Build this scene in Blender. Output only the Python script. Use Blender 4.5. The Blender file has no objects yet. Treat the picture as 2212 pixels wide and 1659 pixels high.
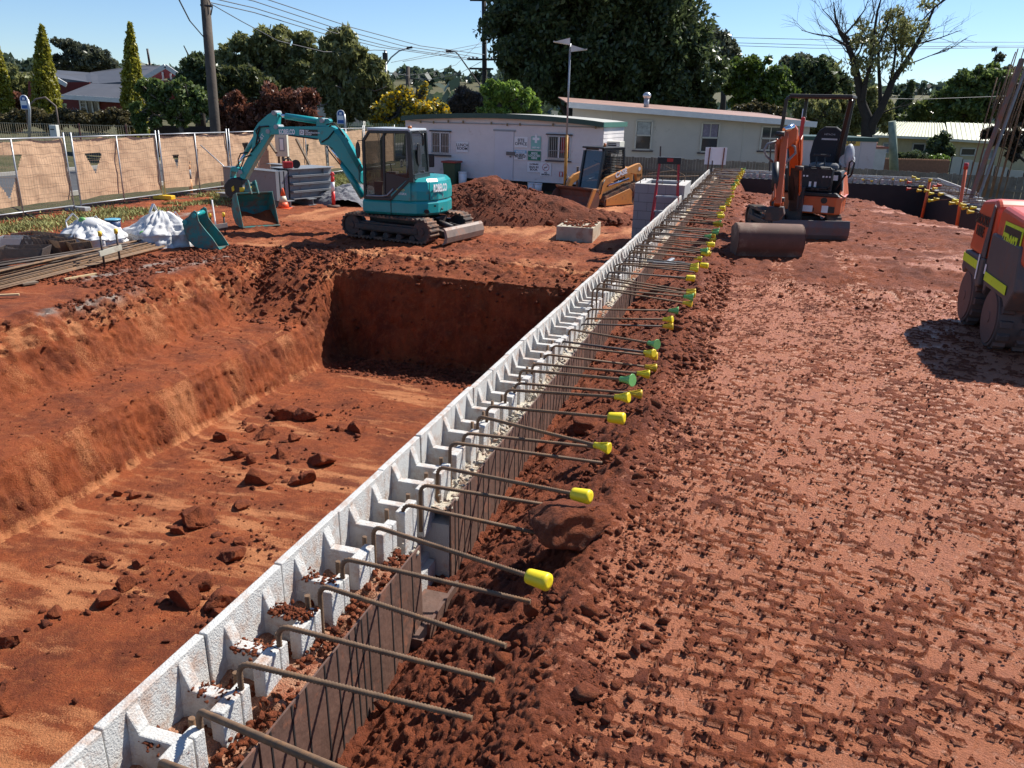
import bpy, math, random
import numpy as np
from mathutils import Vector, Matrix
random.seed(7); RNG=np.random.default_rng(11)
SC=bpy.context.scene; COL=SC.collection
rad=math.radians
# ---------------- camera, world, sun, exposure ----------------
F=1720.0; CX,CY=1106.0,829.5; PITCH=rad(19.04); ROLL=rad(1.49); H=1.95
def _rx(a): c,s=math.cos(a),math.sin(a); return np.array([[1,0,0],[0,c,-s],[0,s,c]])
def _rz(a): c,s=math.cos(a),math.sin(a); return np.array([[c,-s,0],[s,c,0],[0,0,1]])
CM=_rx(math.pi/2-PITCH)@_rz(ROLL); CP=np.array([0,0,H])
cam=bpy.data.cameras.new('camera'); camo=bpy.data.objects.new('camera',cam); COL.objects.link(camo)
cam.sensor_width=36; cam.lens=F/2212*36; cam.clip_start=.05; cam.clip_end=6000
camo.matrix_world=Matrix([list(CM[0])+[0],list(CM[1])+[0],list(CM[2])+[H],[0,0,0,1]])
SC.camera=camo
SUN_AZ=math.atan2(.81,.59); SUN_EL=rad(48)
wd=bpy.data.worlds.new('World'); SC.world=wd; wd.use_nodes=True
nt=wd.node_tree; bg=nt.nodes['Background']
sky=nt.nodes.new('ShaderNodeTexSky'); sky.sky_type='NISHITA'; sky.sun_disc=False
sky.sun_elevation=SUN_EL; sky.sun_rotation=SUN_AZ; sky.air_density=1.0; sky.dust_density=.1; sky.ozone_density=3.6; sky.altitude=700
tint=nt.nodes.new('ShaderNodeMix'); tint.data_type='RGBA'; tint.blend_type='MULTIPLY'; tint.inputs[0].default_value=1; tint.inputs[7].default_value=(.90,1.0,1.14,1); nt.links.new(sky.outputs[0],tint.inputs[6]); nt.links.new(tint.outputs[2],bg.inputs[0]); bg.inputs[1].default_value=.068
sl=bpy.data.lights.new('sun','SUN'); sl.energy=4.3; sl.angle=rad(.5); sl.color=(1,.955,.88)
so=bpy.data.objects.new('sun',sl); COL.objects.link(so); so.location=(20,15,30)
sd=Vector((math.sin(SUN_AZ)*math.cos(SUN_EL),math.cos(SUN_AZ)*math.cos(SUN_EL),math.sin(SUN_EL)))
so.rotation_euler=sd.to_track_quat('Z','Y').to_euler()
SC.view_settings.view_transform='Standard'; SC.view_settings.look='None'; SC.view_settings.exposure=0.86; SC.view_settings.gamma=1
# ---------------- photo-measured positions -> world points ----------------
def ray(x,y): return CM@np.array([(x-CX)/F,-(y-CY)/F,-1.0])
def onz(x,y,z): d=ray(x,y); return CP+d*((z-H)/d[2])
def ony(x,y,Y): d=ray(x,y); return CP+d*(Y/d[1])
def onpl(x,y,p,n):
    d=ray(x,y); n=np.array(n,float); return CP+d*(np.dot(np.array(p)-CP,n)/np.dot(d,n))
W=rad(16.45); SW,CW=math.sin(W),math.cos(W)
def wr(s,r,z=0): return np.array([s*SW+r*CW, s*CW-r*SW, z])
def onr(x,y,r): return onpl(x,y,wr(0,r),(CW,-SW,0))
def sr(p): return (p[0]*SW+p[1]*CW, p[0]*CW-p[1]*SW)
GL=-1.05   # level of the left ground
def L(x,y,z=GL): return onz(x,y,z)
# ---------------- numpy noise ----------------
def _h(ix,iy,iz,seed):
    h=(ix.astype(np.int64)*374761393+iy.astype(np.int64)*668265263+iz.astype(np.int64)*1440662683+seed*982451653)&0xffffffff
    h=((h^(h>>13))*1274126177)&0xffffffff
    return ((h^(h>>16))&0xffff)/32767.5-1
def vn(x,y,z=None,seed=0):
    x=np.asarray(x,float); y=np.asarray(y,float)
    x,y=np.broadcast_arrays(x,y)
    z=np.zeros_like(x) if z is None else np.broadcast_to(z,x.shape)
    ix,iy,iz=np.floor(x),np.floor(y),np.floor(z); fx,fy,fz=x-ix,y-iy,z-iz
    fx=fx*fx*(3-2*fx); fy=fy*fy*(3-2*fy); fz=fz*fz*(3-2*fz)
    flat=not np.any(fz); r=0
    for dz in ((0,) if flat else (0,1)):
        for dy in (0,1):
            for dx in (0,1):
                w=(fx if dx else 1-fx)*(fy if dy else 1-fy)*(1 if flat else (fz if dz else 1-fz))
                r=r+w*_h(ix+dx,iy+dy,iz+dz,seed)
    return r
def fbm(x,y,z=None,o=4,seed=0,g=.5):
    a=1;r=0;t=0;f=1
    for i in range(o):
        r=r+a*vn(x*f,y*f,None if z is None else z*f,seed+i); t+=a; a*=g; f*=2.03
    return r/t
def sst(x,a,b): t=np.clip((x-a)/(b-a),0,1); return t*t*(3-2*t)
# ---------------- materials ----------------
MATS={}
def mat(name,col,rough=.6,metal=0,spec=.5,var=.12,vs=3.0,bump=0,bs=40,dirt=0,dcol=(.2,.06,.025),ds=2.2,em=0,alpha=None,coat=0,trans=0):
    if name in MATS: return MATS[name]
    m=bpy.data.materials.new(name); m.use_nodes=True; t=m.node_tree; N=t.nodes; K=t.links
    b=N['Principled BSDF']; b.inputs['Roughness'].default_value=rough; b.inputs['Metallic'].default_value=metal
    b.inputs['Specular IOR Level'].default_value=spec; b.inputs['Coat Weight'].default_value=coat
    b.inputs['Transmission Weight'].default_value=trans
    tc=N.new('ShaderNodeTexCoord')
    c=None
    n=N.new('ShaderNodeTexNoise'); n.inputs['Scale'].default_value=vs; n.inputs['Detail'].default_value=6; n.inputs['Roughness'].default_value=.65
    K.new(tc.outputs['Object'],n.inputs['Vector'])
    mr=N.new('ShaderNodeMapRange'); mr.inputs[1].default_value=.3; mr.inputs[2].default_value=.7; mr.inputs[3].default_value=1-var; mr.inputs[4].default_value=1+var
    K.new(n.outputs[0],mr.inputs[0])
    mx=N.new('ShaderNodeMix'); mx.data_type='RGBA'; mx.blend_type='MULTIPLY'; mx.inputs[0].default_value=1
    mx.inputs[6].default_value=(*col,1); K.new(mr.outputs[0],mx.inputs[7]); c=mx.outputs[2]
    if dirt:
        n2=N.new('ShaderNodeTexNoise'); n2.inputs['Scale'].default_value=ds; n2.inputs['Detail'].default_value=9; n2.inputs['Roughness'].default_value=.72
        K.new(tc.outputs['Object'],n2.inputs['Vector'])
        m2=N.new('ShaderNodeMapRange'); m2.inputs[1].default_value=.62-dirt*.3; m2.inputs[2].default_value=.8-dirt*.25; K.new(n2.outputs[0],m2.inputs[0])
        x2=N.new('ShaderNodeMix'); x2.data_type='RGBA'; K.new(m2.outputs[0],x2.inputs[0]); K.new(c,x2.inputs[6]); x2.inputs[7].default_value=(*dcol,1); c=x2.outputs[2]
        r2=N.new('ShaderNodeMapRange'); r2.inputs[3].default_value=rough; r2.inputs[4].default_value=.9; K.new(m2.outputs[0],r2.inputs[0]); K.new(r2.outputs[0],b.inputs['Roughness'])
    K.new(c,b.inputs['Base Color'])
    if bump:
        n3=N.new('ShaderNodeTexNoise'); n3.inputs['Scale'].default_value=bs; n3.inputs['Detail'].default_value=5; K.new(tc.outputs['Object'],n3.inputs['Vector'])
        bp=N.new('ShaderNodeBump'); bp.inputs['Strength'].default_value=bump; bp.inputs['Distance'].default_value=.02; K.new(n3.outputs[0],bp.inputs['Height']); K.new(bp.outputs[0],b.inputs['Normal'])
    if em: b.inputs['Emission Color'].default_value=(*col,1); b.inputs['Emission Strength'].default_value=em
    if alpha is not None: b.inputs['Alpha'].default_value=alpha
    MATS[name]=m; return m
# ---------------- object helpers ----------------
def link(o,parent=None):
    COL.objects.link(o)
    if parent is not None: o.parent=parent
    return o
def tag(o,label=None,cat=None,group=None,kind=None):
    if label: o['label']=label
    if cat: o['category']=cat
    if group: o['group']=group
    if kind: o['kind']=kind
    return o
def thing(name,label,cat,loc=(0,0,0),rz=0,group=None):
    o=bpy.data.objects.new(name,None); o.empty_display_size=.1; link(o)
    o.location=tuple(float(v) for v in loc); o.rotation_euler=(0,0,rz)
    return tag(o,label,cat,group)
def npmesh(name,co,faces,mats=None,parent=None,smooth=False,attr=None):
    """faces: (n,k) int array"""
    me=bpy.data.meshes.new(name); co=np.ascontiguousarray(co,np.float32); faces=np.ascontiguousarray(faces,np.int32)
    n,k=faces.shape
    me.vertices.add(len(co)); me.vertices.foreach_set('co',co.ravel())
    me.loops.add(n*k); me.loops.foreach_set('vertex_index',faces.ravel())
    me.polygons.add(n); me.polygons.foreach_set('loop_start',np.arange(0,n*k,k,dtype=np.int32)); me.polygons.foreach_set('loop_total',np.full(n,k,np.int32))
    if smooth: me.polygons.foreach_set('use_smooth',np.ones(n,bool))
    if attr:
        for an,av in attr.items():
            a=me.attributes.new(an,'FLOAT','POINT'); a.data.foreach_set('value',np.ascontiguousarray(av,np.float32))
    me.update(calc_edges=True); me.validate()
    for m in (mats if isinstance(mats,(list,tuple)) else [mats]):
        if m: me.materials.append(m)
    o=bpy.data.objects.new(name,me); return link(o,parent)
def gridfaces(nu,nv):
    i=np.arange(nu*nv).reshape(nu,nv)
    return np.stack([i[:-1,:-1].ravel(),i[1:,:-1].ravel(),i[1:,1:].ravel(),i[:-1,1:].ravel()],1)
class MB:
    """collects shapes; build() links them as ONE mesh object"""
    def __init__(s): s.v=[]; s.f=[]; s.mi=[]; s.m=0; s.sm=[]; s.smooth=False
    def add(s,vs,fs):
        b=len(s.v); s.v+= [tuple(map(float,v)) for v in vs]
        for f in fs: s.f.append([b+i for i in f]); s.mi.append(s.m); s.sm.append(s.smooth)
        return s
    def box(s,a,b,M=None):
        x0,y0,z0=a; x1,y1,z1=b
        vs=[(x0,y0,z0),(x1,y0,z0),(x1,y1,z0),(x0,y1,z0),(x0,y0,z1),(x1,y0,z1),(x1,y1,z1),(x0,y1,z1)]
        if M is not None: vs=[tuple(M@Vector(v)) for v in vs]
        return s.add(vs,[(0,3,2,1),(4,5,6,7),(0,1,5,4),(1,2,6,5),(2,3,7,6),(3,0,4,7)])
    def cbox(s,c,d,rz=0,rx=0,ry=0):
        M=Matrix.Translation(c)@Matrix.Rotation(rz,4,'Z')@Matrix.Rotation(ry,4,'Y')@Matrix.Rotation(rx,4,'X')
        return s.box((-d[0]/2,-d[1]/2,-d[2]/2),(d[0]/2,d[1]/2,d[2]/2),M)
    def bar(s,p,q,w,h=None,up=(0,0,1)):
        """rectangular bar from p to q"""
        h=h or w; p=Vector(p);q=Vector(q); d=(q-p); l=d.length; d.normalize(); u=Vector(up)
        if abs(d.dot(u))>.98: u=Vector((1,0,0))
        x=d.cross(u).normalized(); z=x.cross(d)
        vs=[p+x*a*w/2+z*b*h/2 for a,b in ((-1,-1),(1,-1),(1,1),(-1,1))]+[q+x*a*w/2+z*b*h/2 for a,b in ((-1,-1),(1,-1),(1,1),(-1,1))]
        return s.add(vs,[(0,1,2,3),(7,6,5,4),(0,4,5,1),(1,5,6,2),(2,6,7,3),(3,7,4,0)])
    def tube(s,pts,r,n=8,cap=True,smooth=True):
        pts=[Vector(p) for p in pts]; k=len(pts); rs=r if isinstance(r,(list,tuple,np.ndarray)) else [r]*k
        vs=[];u=None
        for i,p in enumerate(pts):
            d=(pts[min(i+1,k-1)]-pts[max(i-1,0)])
            if d.length<1e-9: d=Vector((0,0,1))
            d.normalize()
            if u is None:
                u=Vector((0,0,1)) if abs(d.z)<.9 else Vector((1,0,0))
            u=(u-d*u.dot(d))
            if u.length<1e-6: u=Vector((1,0,0))-d*d.x
            u.normalize(); w=d.cross(u)
            for j in range(n):
                a=2*math.pi*j/n; vs.append(p+(u*math.cos(a)+w*math.sin(a))*rs[i])
        fs=[(i*n+j,i*n+(j+1)%n,(i+1)*n+(j+1)%n,(i+1)*n+j) for i in range(k-1) for j in range(n)]
        o=s.smooth; s.smooth=smooth; s.add(vs,fs); s.smooth=o
        if cap:
            b=len(s.v)-len(vs)
            s.f.append([b+j for j in range(n)][::-1]); s.f.append([b+(k-1)*n+j for j in range(n)]); s.mi+=[s.m]*2; s.sm+=[False]*2
        return s
    def cyl(s,p,q,r,r2=None,n=16): return s.tube([p,q],[r,r if r2 is None else r2],n)
    def prism(s,outline,o,u,v,th):
        """outline [(a,b)] in plane o + a*u + b*v, extruded by vector th"""
        o=Vector(o);u=Vector(u);v=Vector(v);th=Vector(th); n=len(outline)
        vs=[o+u*a+v*b for a,b in outline]; vs+=[p+th for p in vs]
        return s.add(vs,[tuple(range(n)),tuple(range(2*n-1,n-1,-1))]+[(i,i+n,(i+1)%n+n,(i+1)%n) for i in range(n)])
    def poly(s,pts,th=None):
        pts=[Vector(p) for p in pts]; n=len(pts)
        if th is None: return s.add(pts,[tuple(range(n))])
        th=Vector(th); return s.add(pts+[p+th for p in pts],[tuple(range(n)),tuple(range(2*n-1,n-1,-1))]+[(i,i+n,(i+1)%n+n,(i+1)%n) for i in range(n)])
    def sphere(s,c,r,n=12,m=8,sq=(1,1,1)):
        vs=[];c=Vector(c)
        for i in range(m+1):
            t=math.pi*i/m
            for j in range(n):
                a=2*math.pi*j/n; vs.append(c+Vector((r*math.sin(t)*math.cos(a)*sq[0],r*math.sin(t)*math.sin(a)*sq[1],r*math.cos(t)*sq[2])))
        o=s.smooth; s.smooth=True
        s.add(vs,[(i*n+j,(i+1)*n+j,(i+1)*n+(j+1)%n,i*n+(j+1)%n) for i in range(m) for j in range(n)]); s.smooth=o; return s
    def loft(s,rings,smooth=False,caps=True):
        n=len(rings[0]); vs=[p for r in rings for p in r]
        o=s.smooth; s.smooth=smooth
        s.add(vs,[(i*n+j,i*n+(j+1)%n,(i+1)*n+(j+1)%n,(i+1)*n+j) for i in range(len(rings)-1) for j in range(n)]); s.smooth=o
        if caps:
            b=len(s.v)-len(vs); k=len(rings)
            s.f.append([b+j for j in range(n)][::-1]); s.f.append([b+(k-1)*n+j for j in range(n)]); s.mi+=[s.m]*2; s.sm+=[False]*2
        return s
    def build(s,name,m,parent=None,bevel=0,seg=2,fix=True):
        me=bpy.data.meshes.new(name); me.from_pydata(s.v,[],s.f)
        for x in (m if isinstance(m,(list,tuple)) else [m]): me.materials.append(x)
        me.polygons.foreach_set('material_index',s.mi); me.polygons.foreach_set('use_smooth',s.sm)
        me.update()
        if fix:
            import bmesh
            b=bmesh.new(); b.from_mesh(me); bmesh.ops.recalc_face_normals(b,faces=b.faces); b.to_mesh(me); b.free()
        o=bpy.data.objects.new(name,me); link(o,parent)
        if bevel:
            mo=o.modifiers.new('bevel','BEVEL'); mo.width=bevel; mo.segments=seg; mo.limit_method='ANGLE'; mo.angle_limit=rad(35)
        return o
def text(name,s,size,m,parent,loc,ex,up,th=.002,align='CENTER',sx=1.0,bold=0.0):
    """flat lettering: ex = reading direction, up = up direction of the letters"""
    c=bpy.data.curves.new(name,'FONT'); c.body=s; c.size=size; c.extrude=th; c.align_x=align; c.align_y='CENTER'; c.offset=bold; c.space_line=.85; c.resolution_u=3
    t=bpy.data.objects.new('tmp',c); COL.objects.link(t)
    dg=bpy.context.evaluated_depsgraph_get(); me=bpy.data.meshes.new_from_object(t.evaluated_get(dg)); COL.objects.unlink(t); bpy.data.objects.remove(t)
    me.materials.clear(); me.materials.append(m)
    o=bpy.data.objects.new(name,me); link(o,parent)
    ex=Vector(ex).normalized(); up=Vector(up); nz=ex.cross(up).normalized(); up=nz.cross(ex)
    Mx=Matrix([[ex.x*sx,up.x,nz.x,loc[0]],[ex.y*sx,up.y,nz.y,loc[1]],[ex.z*sx,up.z,nz.z,loc[2]],[0,0,0,1]])
    me.transform(Mx); return o
def copy_tree(o,parent=None,kids=None):
    c=o.copy(); COL.objects.link(c); c.parent=parent
    for ch in list(o.children): copy_tree(ch,c)
    return c
_ICO={}
def ico(k):
    if k in _ICO: return _ICO[k]
    import bmesh
    b=bmesh.new(); bmesh.ops.create_icosphere(b,subdivisions=k,radius=1); b.verts.ensure_lookup_table()
    v=np.array([x.co[:] for x in b.verts]); f=np.array([[q.index for q in x.verts] for x in b.faces]); b.free(); _ICO[k]=(v,f); return v,f
def clods(name,pos,size,m,k=1,rough=.35,flat=.7,parent=None,seed=0,smooth=False):
    """many irregular lumps merged in one mesh"""
    v,f=ico(k); n=len(pos); r=np.random.default_rng(seed)
    size=np.asarray(size)[:,None,None]
    nv=v[None]*(1+r.uniform(-rough,rough,(n,len(v),1)))
    nv=nv*r.uniform(.6,1.25,(n,1,3))
    for q in range(5):
        pn=r.normal(size=(n,1,3)); pn/=np.linalg.norm(pn,axis=2,keepdims=True); hh_=r.uniform(.3,.6,(n,1)); t_=np.maximum(0,(nv*pn).sum(2)-hh_); nv=nv-t_[...,None]*pn
    nv=nv*np.array([1,1,flat])*1.15
    a=r.uniform(0,6.28,n); c,s=np.cos(a),np.sin(a)
    x=nv[...,0]*c[:,None]-nv[...,1]*s[:,None]; y=nv[...,0]*s[:,None]+nv[...,1]*c[:,None]
    co=np.stack([x,y,nv[...,2]],2)*size+np.asarray(pos)[:,None,:]
    fa=(f[None]+np.arange(n)[:,None,None]*len(v)).reshape(-1,3)
    return npmesh(name,co.reshape(-1,3),fa,m,parent,smooth)
# ======================= GROUND =======================
def soilmat(name,c_dark,c_mid,c_light,scale=1.6,rough=.85,bump=.9,useattr=False,stretch=(1,1,1),light_amt=.5,fine=60,rot=0,c_attr=None,lrough=.5):
    m=bpy.data.materials.new(name); m.use_nodes=True; t=m.node_tree; N=t.nodes; K=t.links; b=N['Principled BSDF']
    tc=N.new('ShaderNodeTexCoord'); mp=N.new('ShaderNodeMapping'); mp.inputs['Scale'].default_value=stretch; mp.inputs['Rotation'].default_value=(0,0,rot)
    K.new(tc.outputs['Object'],mp.inputs[0])
    def noise(s,d,r,v=None):
        n=N.new('ShaderNodeTexNoise'); n.inputs['Scale'].default_value=s; n.inputs['Detail'].default_value=d; n.inputs['Roughness'].default_value=r
        K.new(v or mp.outputs[0],n.inputs['Vector']); return n.outputs[0]
    def rng(x,a,b_,c=0,d=1):
        n=N.new('ShaderNodeMapRange'); n.inputs[1].default_value=a; n.inputs[2].default_value=b_; n.inputs[3].default_value=c; n.inputs[4].default_value=d; K.new(x,n.inputs[0]); return n.outputs[0]
    def mix(f,a,b_):
        n=N.new('ShaderNodeMix'); n.data_type='RGBA'
        if hasattr(f,'node'): K.new(f,n.inputs[0])
        else: n.inputs[0].default_value=f
        for i,x in ((6,a),(7,b_)):
            if hasattr(x,'node'): K.new(x,n.inputs[i])
            else: n.inputs[i].default_value=(*x,1)
        return n.outputs[2]
    n1=noise(scale,8,.7); n2=noise(scale*7,10,.75); n3=noise(fine,6,.7,tc.outputs['Object'])
    c=mix(rng(n1,.38,.62),c_dark,c_mid)
    c=mix(rng(n2,.5,.68,0,light_amt),c,c_light)
    c=mix(rng(n3,.45,.72,0,.55),c,tuple(x*.62 for x in c_dark))
    r_=rough
    if useattr:
        at=N.new('ShaderNodeAttribute'); at.attribute_name='comp'
        lt=mix(rng(noise(26,7,.75,tc.outputs['Object']),.35,.65),c_attr,tuple(x*.74 for x in c_attr))
        n4=noise(70,6,.7,tc.outputs['Object'])
        ad=N.new('ShaderNodeMath'); ad.operation='ADD'; K.new(at.outputs['Fac'],ad.inputs[0]); K.new(rng(n4,.3,.7,-.28,.28),ad.inputs[1])
        fac=rng(ad.outputs[0],.38,.62)
        c=mix(fac,c,lt)
        K.new(rng(fac,0,1,rough,lrough),b.inputs['Roughness'])
        gr=N.new('ShaderNodeAttribute'); gr.attribute_name='tone'
        c=mix(rng(gr.outputs['Fac'],0,1,0,1),c,(.36,.31,.26))
    else: b.inputs['Roughness'].default_value=rough
    K.new(c,b.inputs['Base Color']); b.inputs['Specular IOR Level'].default_value=.3
    bp=N.new('ShaderNodeBump'); bp.inputs['Strength'].default_value=bump; bp.inputs['Distance'].default_value=.05
    a2=N.new('ShaderNodeMath'); a2.operation='ADD'; K.new(n2,a2.inputs[0]); n5=N.new('ShaderNodeMath'); n5.operation='MULTIPLY'; n5.inputs[1].default_value=.9; K.new(n3,n5.inputs[0]); K.new(n5.outputs[0],a2.inputs[1]); K.new(a2.outputs[0],bp.inputs['Height']); K.new(bp.outputs[0],b.inputs['Normal'])
    return m
SOIL=soilmat('red_soil',(.165,.036,.012),(.37,.086,.024),(.52,.17,.055),useattr=True,c_attr=(.60,.23,.09),stretch=(1,1,1),lrough=.7)
PADM=soilmat('compacted_soil',(.16,.036,.014),(.33,.082,.028),(.40,.11,.038),useattr=True,c_attr=(.64,.235,.12),lrough=.40,light_amt=.3,fine=90)
CLOD=soilmat('clod_soil',(.18,.042,.016),(.34,.085,.028),(.42,.125,.042),scale=3,light_amt=.4)
CLODD=soilmat('dark_clod',(.12,.029,.012),(.25,.060,.021),(.35,.105,.04),scale=3,light_amt=.4)

def steps(*segs):
    out=[segs[0][0]]
    for a,b,d in segs:
        n=max(1,int(round((b-a)/d))); out+=list(np.linspace(a,b,n+1)[1:])
    return np.array(out)
def interp(x,pts): xs,ys=zip(*pts); return np.interp(x,xs,ys)
def zleft(s,r):
    """height of the left ground with its stepped pit"""
    wob=.06*fbm(s*.9,r*0+3.1,o=4,seed=5)+.03*fbm(s*3.2,r*3,o=3,seed=9)
    rr=r+wob
    A=interp(rr,[(-30,GL),(-9.95,GL),(-9.75,GL-.04),(-9.55,GL-.25),(-9.28,-1.93),(-9.2,-2.0),(-8.25,-2.03),(-8.1,-2.1),(-8.0,-2.25),(-7.84,-2.9),(-7.74,-2.95),(0,-2.95)])
    w2=.12*fbm(r*.8,s*0+7,o=4,seed=15)+.05*fbm(r*3,s*2,o=3,seed=19)
    ss=s+w2+.10*np.abs(np.sin(r*2.2+1.0))
    B=interp(ss,[(-9,GL),(-6,GL),(-5,-2.95),(14.10,-2.95),(14.16,-2.8),(14.45,-1.42),(14.56,-1.24),(14.9,-1.14),(15.35,-1.07),(15.5,GL),(60,GL)])
    # ramp of loose clods at the back end of the bench
    hp=-2.0+1.0*sst(s+.3*fbm(r,s,seed=3),12.7,15.0)
    z=np.maximum(A,B); inb=(r<-7.70)&(r>-9.6)&(s>12.3)&(s<15.7); hp=-2.95+(hp+2.95)*sst(-r,7.72,8.25)
    z=np.where(inb,np.maximum(z,np.minimum(hp,GL)),z)
    z=z+.03*fbm(s*.35,r*.35,o=3,seed=21)*(r<-1.7)
    return z
S_=steps((-4,0.5,.3),(.5,13.9,.036),(13.9,14.5,.012),(14.5,15.8,.022),(15.8,20,.04),(20,28,.08))
R_=steps((-19.0,-13,.075),(-13,-10,.05),(-10,-9.15,.014),(-9.15,-8.3,.035),(-8.3,-7.7,.013),(-7.7,-1.66,.034))
SG,RG=np.meshgrid(S_,R_,indexing='ij')
Z=zleft(SG,RG)
# 3-D roughness pushed along the surface normal
gz_s=np.gradient(Z,S_,axis=0); gz_r=np.gradient(Z,R_,axis=1); ln=np.sqrt(1+gz_s**2+gz_r**2)
steep=np.clip(1-1/ln,0,1)
rimd=np.exp(-((RG+9.8)/.35)**2)*(SG<15.5)+np.exp(-((SG-15.2)/.45)**2)*(RG>-9.9)
base=fbm(SG*2.2,RG*2.2,Z*2.2,o=5,seed=31,g=.6)
fine_=fbm(SG*9,RG*9,Z*5,o=4,seed=41,g=.6)
ch=np.abs(fbm(SG*5,RG*5,Z*5,o=3,seed=51))
trk=(SG>15.6)
amp=.02+.042*steep+.08*rimd+.02*trk
fin3=np.abs(fbm(SG*13,RG*13,Z*13,o=3,seed=57,g=.6))
grv=steep*sst(fbm(SG*.7,RG*.7,Z*.7,o=3,seed=55),-.25,.15)*np.abs(np.sin(SG*26+RG*9*(Z>-1.9)+2.5*fbm(SG*1.5,RG*1.5,Z*2,o=2,seed=56)+Z*4))*.022
D=-grv-.07*steep*fin3+amp*base*1.3+(.012+.03*steep+.05*rimd+.012*trk)*fine_*1.5-(.05*steep+.08*rimd)*ch
# churned soil ridges round the digger
ch2=np.exp(-((SG-17.5)/1.3)**2)*sst(RG,-14,-11)*(RG<-4)
D+=ch2*(.05*base+.05*fine_)
edge=np.clip(np.minimum.reduce([(SG+4)/.5,(28-SG)/.5,(RG+19)/.5,np.full_like(SG,1)]),0,1)
D*=edge
nx,ny,nzv=-gz_s/ln,-gz_r/ln,1/ln
S2=SG+nx*D; R2=RG+ny*D; Z2=Z+nzv*D
P=np.stack([S2*SW+R2*CW,S2*CW-R2*SW,Z2],2).reshape(-1,3)
# smooth compacted patches (bright) : floor streaks, slope tops
st=fbm(SG*9,RG*1.6,o=4,seed=61,g=.6); st2=fbm(SG*.6,RG*.6,o=3,seed=66)
comp=np.where(Z<-2.8,.36+.75*st+.7*st2,0)+np.where((Z>-1.5)&(SG>15.3),.42+.5*fbm(SG*.7,RG*2.5,o=4,seed=71),0)+np.where((Z>-1.4)&(SG<15.5),.18+.5*st,0)
comp+=np.where((steep>.3)&~((SG>13.9)&(RG>-8.0)),.30+.5*fbm(SG*2.5,RG*2,Z*1.2,seed=81,o=4),0)+np.where((Z<-1.85)&(Z>-2.2)&(steep<.2),.22+.45*st,0)  # bright patches left off the end wall, deepening its shade in the colour
comp-=.5*ch2+.5*(Z<-2.8)*np.exp(-((SG-13.5)/.5)**2)
comp-=.35*(RG<-12.5)
# grey-white lime marks on the left ground
tone=np.exp(-((RG+11.0-.12*(SG-12))/.16)**2)*((SG>10.8)&(SG<13.6))+np.exp(-((RG+9.85)/.12)**2)*((SG>8.8)&(SG<10.9))+np.exp(-((RG+10.35)/.13)**2)*((SG>11.9)&(SG<14.0))+.7*np.exp(-((RG+15.2)/.2)**2)*((SG>17)&(SG<20))
tone=np.clip(tone*(.5+1.3*fbm(SG*4,RG*4,seed=91)),0,.85)
ex=npmesh('excavated_ground',P,gridfaces(len(S_),len(R_)),SOIL,smooth=True,attr={'comp':comp.ravel(),'tone':tone.ravel()}); tag(ex,kind='structure')

# ---- right pad: padfoot-rolled clay, polar grid round the viewpoint ----
TH=steps((-38,-22,.35),(-22,50,.155),(50,62,1)); TH=np.radians(TH)
RH=np.concatenate([[.3,.8,1.2],1.6*np.exp(np.arange(0,math.log(31/1.6),.0037))])
RR,TT=np.meshgrid(RH,TH,indexing='ij'); X=RR*np.sin(TT); Y=RR*np.cos(TT)
s=X*SW+Y*CW; r=X*CW-Y*SW
def zpad(s,r,detail=True):
    zt=interp(s,[(0,-.52),(3.1,-.48),(4.5,-.40),(6.5,-.33),(10,-.28),(30,-.32)])
    rw=r+.07*fbm(s*1.3,r*0+1,o=3,seed=101)
    k=np.clip((rw+1.28)/.75,0,1)**.75; z=zt*(1-k)
    z=z+.035*np.exp(-((rw+.55)/.14)**2)
    z=z-1.15*sst(s+.5*fbm(s*.5,r*.5,seed=104),21.6,23.6)*sst(r,-1.0,.2)
    z=np.minimum(z,-1.15*sst(r+.3*fbm(s*.7,r*.7,seed=105)-(2.2+(21.6-s)*.30),0,.9)*sst(s,14.8,16.2)+.05)
    z=z+.04*fbm(s*.4,r*.4,o=3,seed=106)+.05*sst(s,10,13)
    return z
ZP=zpad(s,r)
def cells(s,r,cs,cr,ang,seed):
    a=ang+.10*fbm(s*.35,r*.35,o=2,seed=seed+1)
    u=s*np.cos(a)+r*np.sin(a)+.055*fbm(s*2.2,r*2.2,o=2,seed=seed+2); v=-s*np.sin(a)+r*np.cos(a)+.055*fbm(s*2.2,r*2.2,o=2,seed=seed+3)+.25*s*0
    iv=np.floor(v/cr); u=u+(iv%2)*cs*.5+.2*cs*_h(iv,iv*0,iv*0,seed)
    iu=np.floor(u/cs); fu=u/cs-iu-.5; fv=v/cr-iv-.5
    h1=_h(iu,iv,iu*0,seed+5); h2=_h(iu,iv,iu*0,seed+6); h3=_h(iu,iv,iu*0,seed+7)
    d=np.maximum(np.abs(fu+.06*h1)/(.40+.05*h2),np.abs(fv+.06*h2)/(.37+.05*h3))
    e=.10*fbm(s*22,r*22,o=2,seed=seed+8)
    return d+e,h1,h2,h3,fu,fv
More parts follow.
